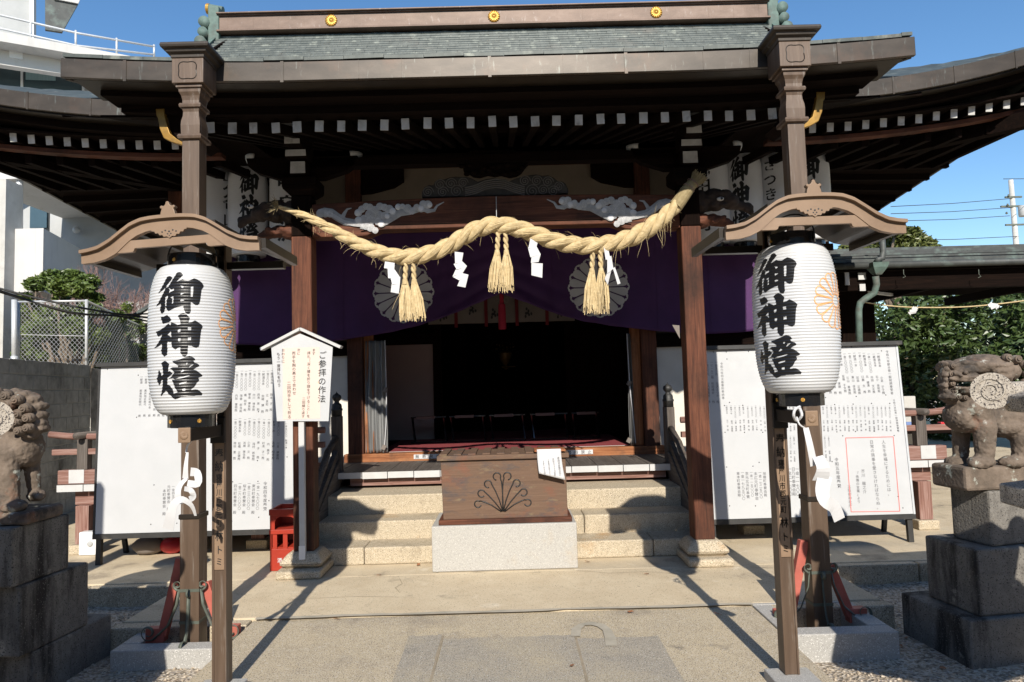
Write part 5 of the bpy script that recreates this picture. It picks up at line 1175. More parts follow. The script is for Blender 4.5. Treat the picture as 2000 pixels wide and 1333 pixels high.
# white ribbon streamers tied to the lantern stands
def ribbon(pts, w, mb, y0=0):
    L = []
    for i, p in enumerate(pts):
        d = (pts[min(i+1,len(pts)-1)]-pts[max(i-1,0)]); s_ = d.cross(Vector((0,-1,.1))).normalized(); L.append((p-s_*w[i], p+s_*w[i]))
    n = len(L)-1
    mb.sheet(lambda u, v: L[int(v*n+.5)][0]*(1-u)+L[int(v*n+.5)][1]*u, 2, n, (0,.0012,0))
def rb(lst, y): return cr_([at(a, b, y=y+dy) for a, b, dy in lst], 4)
t = thing('paper_ribbon', 'white paper ribbon in loops hanging from the lantern stand arm on the left', 'paper streamer', at(365,850,y=-2.8))
M_ = MB()
a = rb([(378,845,-.02),(374,860,-.03),(366,872,0),(364,885,0)], -2.85); M_.tube(a, .005, 6)
build('cord', M_, M['paper'], t)
for lst, w0, w1 in (([(366,884,0),(363,910,-.01),(362,935,.0)], .008, .022), ([(372,922,0),(385,925,-.03),(386,945,-.04),(366,944,-.02)], .03, .022), ([(364,935,0),(352,948,-.02),(347,965,-.03),(350,985,-.02)], .012, .026), ([(360,955,-.01),(372,958,-.05),(378,970,-.04),(370,976,-.02)], .016, .022),
                    ([(382,1008,-.01),(374,988,-.04),(356,976,-.06),(340,985,-.06),(333,1010,-.05),(328,1034,-.03)], .008, .042)):
    m = MB(); p = rb(lst, -2.86); ribbon(p, [.72*(w0+(w1-w0)*i/(len(p)-1)) for i in range(len(p))], m); build('paper_loop', m, M['paper'], t)
t = thing('paper_ribbon', 'long white folded paper ribbon hanging from the lantern stand arm on the right', 'paper streamer', at(1560,815,y=-2.8))
M_ = MB()
M_.tube(rb([(1562,795,0),(1553,800,-.03),(1550,812,-.03),(1556,822,0),(1566,812,-.03),(1562,798,-.02)], -3.0), .007, 6); M_.tube(rb([(1556,815,0),(1562,830,-.02),(1575,838,0)], -3.0), .0045, 6)
build('cord', M_, M['paper'], t)
for lst, w0, w1 in (([(1574,836,0),(1582,870,-.01),(1590,910,.01)], .016, .022), ([(1597,892,0),(1608,915,-.03),(1602,940,0)], .03, .045), ([(1612,928,0),(1606,958,-.03),(1612,978,-.06),(1630,992,-.04),(1640,1016,-.02)], .042, .034)):
    m = MB(); p = rb(lst, -3.02); ribbon(p, [.85*(w0+(w1-w0)*i/(len(p)-1)) for i in range(len(p))], m); build('paper_fold', m, M['paper'], t)

# ------------------------------------------------------------------ purple curtain, inner hangings
hem = [(0,2.79),(.25,2.69),(.64,2.53),(1.0,2.42),(1.4,2.34),(2.0,2.26),(2.6,2.21),(3.0,2.22),(3.5,2.26)]
def hz(x):
    x = abs(x)
    for (a, ha), (b, hb) in zip(hem, hem[1:]):
        if x <= b: t = (x-a)/(b-a); return ha+(hb-ha)*t
    return 2.26
def cy_(x, v):
    a = abs(x); return 2.2-.035*(1-v)*math.exp(-(a/.9)**2)*abs(sin(14*v+3*a))-.016*sin(x*5.3+v*2)*(1-v)-.012*sin(x*17+.7*sin(x*3.1))*(.35+.65*v)-.05*(1-v)**6*math.exp(-((a-.7)/1.1)**2)*(1+.5*sin(a*22))
CT = thing('purple_curtain', 'deep purple shrine curtain with two grey chrysanthemum crests, drawn up at the middle', 'curtain', (0, 2.2, 3.6))
build('cloth', MB().sheet(lambda u, v: Vector((-3.5+7*u, cy_(-3.5+7*u, v), hz(-3.5+7*u)+(3.62-hz(-3.5+7*u))*v)), 150, 36, (0,.004,0)), M['purple'], CT, smooth=True)
for x in [-3.3+.66*k for k in range(11)]:
    build('cloth_seam', MB().tube([Vector((x, cy_(x, j/14)-.002, hz(x)+(3.62-hz(x))*j/14)) for j in range(15)], .0025, 5), M['purple'], CT)
build('curtain_rod', MB().tube([(-3.55,2.2,3.64),(3.55,2.2,3.64)], .02, 8), M['wood_dark_x'], CT)
for sx in (-1.225, 1.245):
    m = MB(); cz0 = 2.84; R = .385
    for k in range(16):
        a = 2*pi*k/16+pi/16; pts = []
        for r, w_ in ((.07,.25),(.20,.6),(.5,.8),(.8,.88),(.89,.78),(.955,.45),(.975,0)):
            pts.append((r, w_))
        poly = [(r*R, w_*pi/16) for r, w_ in pts]; poly += [(r, -w_) for r, w_ in poly[::-1][1:]]
        m.prism([(cos(a+w_)*r, sin(a+w_)*r) for r, w_ in poly], (sx, 2.1635, cz0), (1,0,0), (0,0,1), .002)
    for k in range(16):      # tips of the rear row of petals
        a = 2*pi*k/16
        m.prism([(cos(a+d)*R*r, sin(a+d)*R*r) for d, r in ((-.15,.955),(-.1,1.0),(0,1.02),(.1,1.0),(.15,.955),(.06,.93),(0,.985),(-.06,.93))], (sx, 2.1635, cz0), (1,0,0), (0,0,1), .002)
    for q in m.v:
        v_ = (q.z-hz(q.x))/(3.62-hz(q.x)); q.y = cy_(q.x, v_)-.006-(2.1655-q.y)*.5
    build('curtain_crest', m, M['crest_grey'], CT)
M['red_dim'] = mat('dull_red_strap', [(.3,(.12,.008,.012)),(.7,(.16,.012,.018))], rough=.9)
NR = thing('white_door_hanging', 'pale hanging cloth with dark leaf crests and red straps behind the curtain', 'hanging cloth', (0, 2.9, 2.5))
m = MB().sheet(lambda u, v: Vector((-1.0+2*u, 2.9-.012*sin(u*30), 2.49+.55*v)), 60, 4, (0,.003,0)); M['noren'] = mat('cream_cloth', [(.3,(.17,.145,.125)),(.7,(.20,.17,.15))], rough=.9); cl = build('cloth', m, M['noren'], NR)
for x in (-.62,-.21,.21+.0,.62): build('red_strap', MB().bb(x-.022, x+.022, 2.875, 2.882, 2.44, 3.04), M['red_dim'], NR)
for x, z in ((-.40,2.66),(-.05-.05,2.6),(.36,2.6),(-.42+.04,2.9),(.40,2.86),(.8,2.58),(-.8,2.58)):
    m = MB()
    for k in range(9): a = .5+k*.7; m.ell((x+cos(a)*.035*(k%3)*.7, 2.876, z+sin(a)*.05*(k%3)*.6+.01), (.014,.002,.022), 8, 4)
    build('leaf_crest', m, M['ink'], cl)
tz = thing('red_tassel_cord', 'crimson tassel cord hanging in the middle of the doorway', 'tassel', (.01, 2.4, 2.36))
build('cord', MB().tube([(.012,2.4,2.68),(.012,2.4,3.3)], .03, 8), M['red_cloth'], tz)
m = MB().lathe([(.03,2.69),(.045,2.68),(.048,2.60),(.05,2.36)], (.012,2.4,0), 20); build('fringe', m, M['red_cloth'], tz)
kt = MB()
for s_ in (-1,1): kt.tube([Vector((.012+s_*(.02+.07*sin(q)), 2.39, 2.74+.03*sin(2*q))) for q in [k*pi/10 for k in range(11)]], .006, 6)
build('knot', kt, M['noren'], tz)
# folding worship stands in the dark hall
for i, (x0, x1) in enumerate(((803,872),(878,948),(955,1025),(1035,1108),(1115,1168))):
    a = at(x0, 812-4*i*.9, y=3.85); b = at(x1, 810-4*i*.9, y=3.85); z0 = .823; zt = 1.205
    t = thing('worship_stand', ('black stand with pale paper, %s in the dark hall' % ('leftmost of the row','second from the left','in the middle of the row','second from the right','rightmost of the row')[i]), 'stand', ((a.x+b.x)/2, 3.85, z0), 'black stands in the dark hall')
    build('top', MB().bb(a.x, b.x, 3.80, 3.93, zt-.02, zt), M['black'], t)
    build('paper', MB().bb(a.x+.08, min(b.x-.02, a.x+.36), 3.794, 3.92, zt+.001, zt+.004), M['noren'], t)
    build('paper_front', MB().bb(a.x+.08, min(b.x-.02, a.x+.36), 3.7935, 3.797, zt-.035, zt+.001), M['noren'], t)
    for x in (a.x+.03, b.x-.03):
        for d in (-.05, .05): build('leg', MB().beam((x+.02, 3.86+d*1.4, z0), (x-.01, 3.86-d, zt-.02), .02, .02), M['black'], t)
    build('foot_bar', MB().bb(a.x, b.x, 3.78, 3.80, z0, z0+.02), M['black'], t)
# rolled clear sheets at the door sides
for sx in (-1, 1):
    t = thing('plastic_door_sheet', 'dusty clear plastic sheet gathered at the left door post' if sx < 0 else 'narrow clear plastic sheet gathered at the right door post', 'plastic sheet', (sx*1.6, 2.42, .83), 'clear plastic door sheets')
    x0, x1 = (-1.75, -1.49) if sx < 0 else (1.60, 1.655)
    m = MB().sheet(lambda u, v: Vector((x0+(x1-x0)*u+.02*sin(v*3+1)*(u-.5), 2.335+.03*sin(u*21+.6*sin(v*4))+.012*sin(v*9+u*5), .83+1.42*v)), 48, 30, (0,.003,0)); build('sheet', m, M['clear_plastic'], t, smooth=True)
    build('tie_cord', MB().tube(cr_([Vector((x1 if sx < 0 else x0, 2.31, 2.25)), Vector(((x1 if sx < 0 else x0)+.01, 2.30, 1.6)), Vector(((x1 if sx<0 else x0+.035), 2.30, 1.2)), Vector(((x1-.03 if sx<0 else x0+.055), 2.30, .86))], 5), .006, 6), M['paper'], t)
    for z, d in ((1.62, .0), (.90, -.03)): build('clip', MB().box(((x1 if sx < 0 else x0)+d, 2.29, z), (.05,.03,.06), Matrix.Rotation(.5, 3, 'Y')), M['noren'], t)

# ------------------------------------------------------------------ long lanterns hung under the main eave
def hung_r(z): # 0..1.09
    t = abs(z/1.06*2-1); return .235*(.86+.14*(1-t**7))
def make_hung():
    root = thing('hanging_lantern', 'x', 'lantern', (0,0,0), 'long white lanterns hung in a row before the hall wall')
    n = 200
    b = MB().lathe([(hung_r(1.06*i/n)-.0018*abs(sin(pi*i/2.5)), 1.06*i/n) for i in range(n+1)], (0,0,0), 40, cap=True); build('lantern_body', b, M['lantern_grey'], root, smooth=True)
    build('bottom_ring', MB().lathe([(.13,-.10),(.14,-.10),(.14,-.002),(.13,-.001)], (0,0,0), 28), M['black'], root)
    build('bottom_disc', MB().lathe([(.02,-.108),(.215,-.106),(.215,-.101),(.02,-.1005)], (0,0,0), 28), M['plaster_shade'], root)
    build('top_ring', MB().lathe([(.15,1.061),(.14,1.062),(.14,1.14),(.13,1.15)], (0,0,0), 28), M['black'], root)
    return root
def hp_(px, py):
    th = math.asin(max(-.99, min(.99, (px-357)/84)))*.92; z = 1.06*(1-(py-525)/283)*1.06-.03; r = hung_r(z)+.0015; return Vector((r*sin(th), -r*cos(th), z))
hl = make_hung(); TXT = {0:'大谷山町', 2:'中島沢', 3:'池田北町', 5:'さつきら会'}
LAB = ['long white lantern at the left end of its row, half behind the bronze rain pillar', 'long white lantern with black brush writing left of the carved beast head', 'long white lantern just left of the left porch pillar, mostly hidden by carvings',
       'long white lantern just right of the right porch pillar, mostly hidden by carvings', 'long white lantern with black brush writing right of the straw brush end', 'long white lantern hidden behind the shaft of the right rain pillar', 'long white lantern at the right end of its row, peeping past the rain pillar']
for i, x in enumerate((-3.50,-3.07,-2.56,2.62,3.03,3.46,3.86)):
    o = hl if i == 0 else copy_tree(hl); o.location = (x, 1.9, 3.30); o['label'] = LAB[i]
    o.rotation_euler = (0, 0, math.atan2(CAM.x-x, 8.3)+(.9 if i == 0 else .1 if i in (1,6) else -.35 if i in (3,5) else -.1))
hls = sorted([o for o in COL.objects if o.name.split('.')[0] == 'hanging_lantern'], key=lambda o: o.location.x)
w3 = MB(); brush(w3, (0,1,2), hp_, 14, 90)
bw = None
for i, o in enumerate(hls):
    body = [c for c in o.children if c.name.startswith('lantern_body')][0]
    if i in TXT:
        m = MB(); s_ = TXT[i]
        for k, ch in enumerate(s_):
            vs, fs = glyph(ch, .02); sz = .9/len(s_); z = 1.0-(k+.5)*sz
            m.add([Vector((hung_r(z)*1.01*sin(a*sz*.9/.235), -hung_r(z)*1.01*cos(a*sz*.9/.235), z+b*sz*.9)) for a, b in vs], fs)
        w_ = build('writing', m, M['ink'], None); 
    else:
        m = MB(); m.v = list(w3.v); m.f = list(w3.f); w_ = build('brush_writing', m, M['ink'], None)
    for v in w_.data.vertices: v.co += w_.location
    w_.location = (0,0,0); w_.parent = body

# ------------------------------------------------------------------ stone lions on stepped pedestals
def rbox(x0, x1, y0, y1, z0, z1, ang, piv):
    m = MB().bb(x0, x1, y0, y1, z0, z1); R_m = Matrix.Translation(piv) @ Matrix.Rotation(ang, 4, 'Z') @ Matrix.Translation(-Vector(piv)); return m.xf(R_m)
rt = random.Random(17)
def tier(t, sx, x, y0, y1, z0, z1, ang, splits):
    xe = x+1.5
    cuts = [x]+[x+s_ for s_ in splits]+[xe]
    for a, b in zip(cuts, cuts[1:]):
        m = MB().bb(sx*(a+.003), sx*(b-.003), y0, y1, z0, z1)
        if sx < 0: m.f = [tuple(reversed(f)) for f in m.f] if False else m.f
        o_ = (sx*x, y0, z0)
        m.xf(Matrix.Translation(o_) @ Matrix.Rotation(ang, 4, 'Z') @ Matrix.Translation(-Vector(o_)))
        build('stone_block', m, M['dark_stone'], t, bevel=.014)
for sx in (1, -1):
    nm = 'right' if sx > 0 else 'left'
    t = thing('lion_pedestal', 'stepped dark stained granite pedestal under the stone lion on the %s' % nm, 'pedestal', (sx*3.4, -1.9, GZ), 'stepped lion pedestals')
    if sx > 0:
        tier(t, 1, 2.86, -2.10, -1.50, GZ-.05, .115, rad(8), (.55, 1.05)); tier(t, 1, 2.96, -2.05, -1.62, .1165, .53, rad(8), (.4, .95)); tier(t, 1, 3.10, -2.01, -1.72, .5315, .88, rad(14), (.45,))
    else:
        tier(t, -1, 2.83, -2.15, -1.45, GZ-.05, .115, rad(-6), (.5, 1.0)); tier(t, -1, 2.84, -2.25, -1.68, .1165, .53, rad(-6), (.45, .95)); tier(t, -1, 2.86, -2.30, -1.84, .5315, .88, rad(-6), (.5,))
def lq(cx, cy, y): return at(1700+cx/4.167, 680+cy/4.167, y=y)
PXM = 1/(4.167*296)
LI = thing('stone_lion', 'reddish lichen-spotted stone lion with open mouth, on the right pedestal', 'stone lion', (3.4, -1.87, .88))
def lion_mesh(lst, q, k, Y):
    m = MB()
    for it in lst:
        if it[0] == 'e': _, cx, cy, rx, rz, dy, ryy = it; m.ell(q(cx, cy, Y+dy), (rx*k, ryy, rz*k), 16, 12)
        else:
            _, (ax_, ay_, ra), (bx_, by_, rb2), dy = it; m.tube([q(ax_, ay_, Y+dy), q(bx_, by_, Y+dy)], [ra*k, rb2*k], 14); m.ell(q(ax_, ay_, Y+dy), ra*k, 12, 8); m.ell(q(bx_, by_, Y+dy), rb2*k, 12, 8)
    return m
RL = [('e',870,150,220,85,0,.17), ('e',900,125,165,75,0,.15), ('e',1060,190,95,95,.0,.16), ('e',1000,130,120,60,0,.15), ('e',960,235,110,90,0,.15), ('e',790,175,80,40,-.10,.05), ('e',700,190,70,50,-.05,.07), ('e',650,230,55,60,0,.11), ('e',760,238,120,30,-.05,.10), ('t',(655,248,15),(760,262,15),-.11), ('t',(760,262,15),(885,266,14),-.12), ('t',(690,322,13),(790,332,14),-.11), ('t',(790,332,14),(885,322,13),-.11), ('t',(690,150,20),(760,118,22),-.10), ('t',(760,118,22),(860,128,20),-.12), ('t',(860,128,20),(960,165,16),-.13), ('t',(735,185,13),(820,165,15),-.12), ('t',(820,165,15),(905,190,12),-.13), ('e',690,208,22,18,-.11,.03), ('e',728,226,20,16,-.12,.03), ('e',1095,195,70,95,-.13,.045),
      ('e',780,350,110,38,-.03,.11), ('e',690,340,60,40,0,.10), ('e',665,392,26,30,-.10,.035), ('e',612,372,30,42,-.05,.05), ('e',640,410,45,40,0,.08), ('e',930,335,80,60,.02,.12), ('e',620,160,40,60,0,.11), ('e',610,260,30,50,0,.09),
      ('e',800,480,150,110,0,.15), ('e',700,560,75,110,0,.12), ('e',760,620,90,70,0,.12), ('t',(880,480,100),(930,640,85),-.07), ('t',(930,640,85),(930,880,68),-.09), ('e',900,925,105,48,-.10,.07), ('e',830,945,32,30,-.12,.035), ('e',880,955,32,28,-.13,.035), ('e',930,955,32,28,-.13,.035),
      ('t',(740,620,70),(735,880,58),.10), ('e',690,930,80,50,.10,.07), ('t',(950,560,120),(1350,560,150),0), ('e',1080,640,150,90,0,.13), ('e',1300,640,180,190,0,.17), ('t',(1270,760,110),(1230,900,70),-.08), ('e',1150,930,100,50,-.09,.07)]
for k in range(16):
    a = k*.4; RL.append(('e', 930+k*14, 70+18*abs(math.cos(k*1.3))+k*4, 34, 26, -.06+.03*(k%3), .05))
for k in range(14): RL.append(('e', 1010+30*(k%4)+8*(k//4), 140+48*(k//4), 28, 26, -.14, .04))
for k in range(7): RL.append(('e', 590+12*(k%2), 130+45*k, 24, 26, -.05, .05))
build('body', lion_mesh(RL, lq, PXM, -1.87), M['lion_stone'], LI, remesh=.0075, uneven=(.014,.02))
for cx, cy, r in ((985,88,34),(1060,100,36),(1125,140,34),(1150,215,34),(1130,285,34),(1070,320,32),(1010,300,28),(602,150,28),(590,215,27),(596,290,26),(612,352,28),(645,396,28),(700,405,24),(980,380,30),(1040,395,30)):
    c = lq(cx, cy, -1.87); dy = .135 if cx > 900 else .07; k_ = r*PXM
    cu_ = MB().ell((c.x, -1.87-dy, c.z), (k_, .035, k_), 14, 10)
    cu_.tube([Vector((c.x+cos(a)*k_*.85*(1-a/15), -1.87-dy-.036*math.sqrt(max(.05,1-(.85*(1-a/15))**2)), c.z+sin(a)*k_*.85*(1-a/15))) for a in [q*.5 for q in range(26)]], .0045, 5)
    build('mane_curl', cu_, M['lion_stone'], LI, smooth=True)
build('base_slab', rbox(lq(640,960,-1.87).x, lq(640,960,-1.87).x+1.3, -2.02, -1.71, .883, lq(900,958,-1.95).z, rad(6), (3.0,-2.0,.88)), M['lion_stone'], LI, bevel=.02)
for cx, cy in ((775,197),): build('eye', MB().ell(lq(cx, cy, -2.0), .016, 10, 8), M['lion_stone'], LI, smooth=True)
def ll(cx, cy, y): return at(cx/2.246, 740+cy/2.246, y=y)
LP = 1/(2.246*307); LJ = thing('stone_lion', 'curly-maned stone lion at the left edge, on the left pedestal', 'stone lion', (-3.2, -2.07, .88))
LL = [('e',60,100,110,50,0,.16), ('e',-40,130,120,75,0,.17), ('e',60,170,110,70,0,.15), ('e',120,300,55,85,0,.12), ('e',40,300,110,90,0,.15), ('e',-60,380,140,110,0,.16), ('t',(30,330,45),(45,540,36),-.10), ('e',60,560,52,28,-.11,.07), ('t',(135,340,36),(152,500,24),.06), ('e',160,512,36,26,.05,.06),
      ('e',150,505,14,14,0,.03), ('e',172,518,16,16,0,.03), ('e',-120,450,120,150,0,.18)]
for cx, cy, r in ((25,72,28),(70,66,26),(112,74,24),(118,108,22),(150,92,24),(158,128,24),(182,160,22),(150,170,24),(178,196,24),(132,212,20),(160,222,22),(190,218,20),(125,245,16),(150,250,15),(185,120,20),(95,100,22),(10,105,24)): LL.append(('e',cx,cy,r,r*.9,-.11+.10*(cx/200)**2,.06))
build('body', lion_mesh(LL, ll, LP, -2.07), M['lion_stone'], LJ, remesh=.0075, uneven=(.014,.02))
for cx, cy, r in ((70,60,25),(112,72,24),(150,90,23),(178,128,23),(188,168,22),(188,210,20),(158,222,20),(128,205,20),(120,110,24),(155,150,22),(95,140,22),(150,185,18)):
    c = ll(cx, cy, -2.07); k_ = r*LP; dy = .17-.05*(cx/190)**2
    cu_ = MB().ell((c.x, -2.07-dy, c.z), (k_, .04, k_), 14, 10)
    cu_.tube([Vector((c.x+cos(a)*k_*.85*(1-a/15), -2.07-dy-.041*math.sqrt(max(.05,1-(.85*(1-a/15))**2)), c.z+sin(a)*k_*.85*(1-a/15))) for a in [q*.5 for q in range(26)]], .0045, 5)
    build('mane_curl', cu_, M['lion_stone'], LJ, smooth=True)
build('base_slab', MB().bb(-4.1, ll(205,590,-2.07).x, -2.24, -1.90, .883, ll(60,578,-2.15).z), M['lion_stone'], LJ, bevel=.02)
# stone lanterns beside the path (mostly outside the picture)
def toro(cx, cy, lab, a0):
    t = thing('stone_lantern', lab, 'stone lantern', (cx, cy, GZ), 'stone garden lanterns flanking the path')
    hx = lambda prof, name, bev=.012: build(name, MB().lathe(prof, (cx, cy, 0), 6, rot=a0), M['lantern_stone'], t, bevel=bev)
    hx([(.74,GZ-.05),(.74,.16)], 'base_step'); hx([(.60,.162),(.62,.26),(.5,.36),(.3,.42)], 'base'); build('column', MB().lathe([(.17,.421),(.155,.7),(.165,.74),(.155,.78),(.17,1.0)], (cx,cy,0), 20), M['lantern_stone'], t, smooth=True)
    hx([(.30,1.0),(.50,1.055),(.665,1.06),(.665,1.145),(.40,1.16)], 'middle_platform', .008); hx([(.26,1.161),(.26,1.445)], 'fire_box'); 
    hx([(.30,1.447),(.62,1.46),(.64,1.53),(.50,1.575),(.33,1.65),(.20,1.76),(.14,1.80)], 'roof')
    for k in range(6):
        a = a0+k*pi/3; d = Vector((cos(a), sin(a), 0)); s_ = Vector((-sin(a), cos(a), 0)); c = Vector((cx, cy, 0))
        m = MB().tube([c+d*.30+Vector((0,0,1.68)), c+d*.42+Vector((0,0,1.60)), c+d*.52+Vector((0,0,1.545)), c+d*.62+Vector((0,0,1.545)), c+d*.66+Vector((0,0,1.56))], [.05,.05,.048,.046,.04], 12)
        m.tube([c+d*.665+s_*-.05+Vector((0,0,1.553)), c+d*.665+s_*.05+Vector((0,0,1.553))], .080, 18)
        for sg in (-1, 1): m.tube([c+d*.665+s_*.052*sg+spv for spv in [d*(.060*(1-.75*q)*cos(q*11))+Vector((0,0,1.553+.060*(1-.75*q)*sin(q*11))) for q in [j/26 for j in range(27)]]], .0035, 5)
        build('roof_scroll', m, M['lantern_stone'], t, smooth=False)
    build('finial', MB().lathe([(.14,1.801),(.16,1.85),(.10,1.88),(.15,1.95),(.10,2.06),(.01,2.13)], (cx,cy,0), 16), M['lantern_stone'], t, smooth=True)
toro(2.76, -3.74, 'speckled grey stone lantern whose scrolled roof corner juts in at the right edge', rad(143))
toro(-2.74, -3.74, 'speckled grey stone lantern whose scrolled roof corner touches the left edge', rad(37))
sp = thing('stone_pillar', 'square stone pillar with chamfered top standing left of the path, casting its shadow on the left donor board', 'pillar', (-3.9, -3.0, GZ))
build('shaft', sq(MB(), [(.10,GZ-.1),(.095,2.82),(.06,2.90)], -3.9, -3.0), M['lantern_stone'], sp, bevel=.006)
# ------------------------------------------------------------------ trees and plants
def leaves(mb, c, r, n, size, rg, flat=.6):
    c = Vector(c); r = r if hasattr(r, '__len__') else (r, r, r)
    for _ in range(n):
        while True:
            p = Vector((rg.uniform(-1,1), rg.uniform(-1,1), rg.uniform(-1,1)))
            l = p.length
            if .45 < l < 1 or (l < 1 and rg.random() < .25): break
        q = c+Vector((p.x*r[0], p.y*r[1], p.z*r[2])); u = Vector((rg.gauss(0,1), rg.gauss(0,1), rg.gauss(0,.6))).normalized(); v = u.orthogonal().normalized(); v = Matrix.Rotation(rg.random()*6.28, 3, u) @ v
        s_ = size*rg.uniform(.6,1.3); w_ = s_*.42; mid = u.cross(v)*s_*.12
        mb.add([q-u*s_, q-v*w_+mid, q+u*s_, q+v*w_+mid], [(0,1,2),(0,2,3)])
def limb(mb, a, b, r0, r1, rg, n=5, wob=.08):
    a, b = Vector(a), Vector(b); L = (b-a).length; pts = [a]
    for i in range(1, n): pts.append(a+(b-a)*(i/n)+Vector((rg.uniform(-1,1), rg.uniform(-1,1), rg.uniform(-1,1)))*wob*L)
    pts.append(b); mb.tube(pts, [r0+(r1-r0)*i/n for i in range(n+1)], 7); return pts
def tree(name, lab, base, clumps, trunk_r, mt, size, n, seed, cat='tree', group=None, bark='bark', fork=.5):
    rg = random.Random(seed); t = thing(name, lab, cat, base, group); tr = MB(); base = Vector(base)
    top = sum((Vector(c) for c, r in clumps), Vector())/len(clumps); fk = base+(top-base)*fork
    limb(tr, base, fk, trunk_r, trunk_r*.7, rg, 5, .05)
    for c, r in clumps: limb(tr, fk+Vector((0,0,rg.uniform(-.2,.1)))*trunk_r, c, trunk_r*.55, trunk_r*.15, rg, 4, .08)
    build('trunk', tr, M[bark], t, smooth=True)
    lv = MB()
    vol = sum((r[0]*r[1]*r[2]) if hasattr(r,'__len__') else r**3 for c, r in clumps)
    for c, r in clumps:
        v_ = (r[0]*r[1]*r[2]) if hasattr(r,'__len__') else r**3
        leaves(lv, c, r, max(30, int(n*(v_/vol)**.75/len(clumps)**.25)), size, rg)
    build('crown', lv, M[mt], t)
    return t
rg = random.Random(31)
def clump_row(lst, y, k, dy=.6, sq_=.8):   # (px, py, radius px) -> clumps near depth y
    out = []
    for px, py, r in lst:
        yy = y+rg.uniform(-dy, dy); c = at(px, py, y=yy); rm = r*(yy+6.4)/1333; out.append((c, (rm, rm, rm*sq_)))
    return out
# right: two broad evergreens behind the lion, an olive tree top further off
c1 = clump_row([(1745,640,48),(1790,610,50),(1840,600,52),(1720,690,42),(1770,690,55),(1830,670,60),(1880,640,50),(1720,745,40),(1780,750,50),(1840,740,55),(1800,575,26),(1850,560,24),(1870,700,50),(1760,790,45),(1830,790,45),(1700,600,24),(1895,590,30),(1740,840,40),(1800,850,40),(1860,850,40),(1900,830,40)], 13.0, 1, 1.0)
tree('camellia_tree', 'dense dark evergreen tree behind the right lion, under the pavilion eave', (c1[4][0].x, 13.0, 0), c1, .16, 'leaf_dark', .11, 12000, 1, group='evergreen trees behind the right lion')
c2 = clump_row([(1960,600,45),(1990,640,55),(1945,655,45),(1990,700,60),(1930,710,45),(1980,760,60),(1925,770,50),(2010,590,50),(1950,560,20),(2030,650,60),(2030,740,60),(1985,575,28),(1940,840,45),(2000,840,45)], 15.0, 1, 1.0)
tree('camellia_tree', 'evergreen tree at the right edge behind the lion, taller and sunlit', (c2[3][0].x, 15.0, 0), c2, .18, 'leaf_dark', .12, 10500, 2, group='evergreen trees behind the right lion')
c3 = clump_row([(1700,480,34),(1740,465,36),(1770,470,34),(1800,485,30),(1660,492,24),(1720,500,40),(1780,505,40),(1820,500,16),(1690,500,26),(1750,448,18),(1845,500,12)], 19, 1, .8)
tree('distant_tree', 'olive-green rounded tree top rising above the pavilion roof', (c3[1][0].x, 19, 0), c3, .25, 'leaf_olive', .13, 9000, 3)
c5 = clump_row([(1935,560,14),(1960,575,18),(1912,590,16),(1990,560,16)], 26, 1, .5)
tree('distant_tree', 'small grey-green pine far off between pavilion eave and sky at the right', (c5[1][0].x, 26, 0), c5, .2, 'leaf_olive', .14, 1500, 8)
# left garden tree with cloud-pruned tiers, bare bush
c4 = clump_row([(70,556,20),(105,545,24),(140,545,26),(172,552,22),(120,562,24),(158,567,24),(60,610,26),(95,620,30),(130,612,24),(150,640,30),(75,645,28),(110,652,30),(60,685,28),(95,692,28),(175,605,24),(185,655,26),(200,690,26),(225,620,20),(215,660,22),(50,580,12),(188,582,14),(120,585,14)], 6.6, 1, .4, .72)
tree('garden_tree', 'cloud-pruned garden tree behind the chain-link fence on the left', (at(146,700,y=6.6).x, 6.6, .3), c4, .085, 'leaf_garden', .06, 15000, 4, fork=.45)
c6 = clump_row([(255,640,26),(240,680,26),(265,690,24),(225,640,14),(250,600,12)], 8.2, 1, .35, .9)
tree('leafy_shrub', 'yellow-green shrub between the chain-link fence and the white gate pillar', (at(255,700,y=8.2).x, 8.2, .3), c6, .05, 'leaf_garden', .05, 1800, 5, cat='shrub')
c7 = clump_row([(50,640,24),(85,660,30),(120,640,28),(60,690,30),(110,695,30),(160,680,30),(200,660,28),(200,700,28),(240,700,26),(225,640,20)], 8.6, 1, .3, .9)
tree('hedge_shrub', 'dark evergreen shrub filling the yard behind the chain-link fence', (at(130,700,y=8.6).x, 8.6, .3), c7, .06, 'leaf_dark', .06, 9000, 15, cat='shrub', fork=.7)
bt = thing('bare_shrub', 'leafless reddish twiggy shrub in front of the white building', 'shrub', at(230,700,y=9.2)); bt.location.z = .3
tw = MB(); rb_ = random.Random(12)
def twig(p, d, ln, r, lev):
    q = p+d*ln; tw.tube([p, (p+q)/2+Vector((rb_.uniform(-1,1), rb_.uniform(-1,1), rb_.uniform(-1,1)))*ln*.08, q], [r, r*.8, r*.6], 4, cap=False)
    if lev <= 0: return
    for _ in range(3 if lev > 1 else 4):
        twig(p+(q-p)*rb_.uniform(.5,1), (d+Vector((rb_.gauss(0,.45), rb_.gauss(0,.35), rb_.gauss(.05,.35)))).normalized(), ln*rb_.uniform(.6,.8), r*.62, lev-1)
for k in range(20):
    b_ = at(rb_.uniform(110,290), 700, y=9.2+rb_.uniform(-.5,.5)); b_.z = 1.9
    twig(b_, Vector((rb_.uniform(-.25,.25), rb_.uniform(-.2,.2), 1)).normalized(), 1.0+rb_.uniform(-.2,.2), .028, 4)
build('branches', tw, M['twig'], bt)

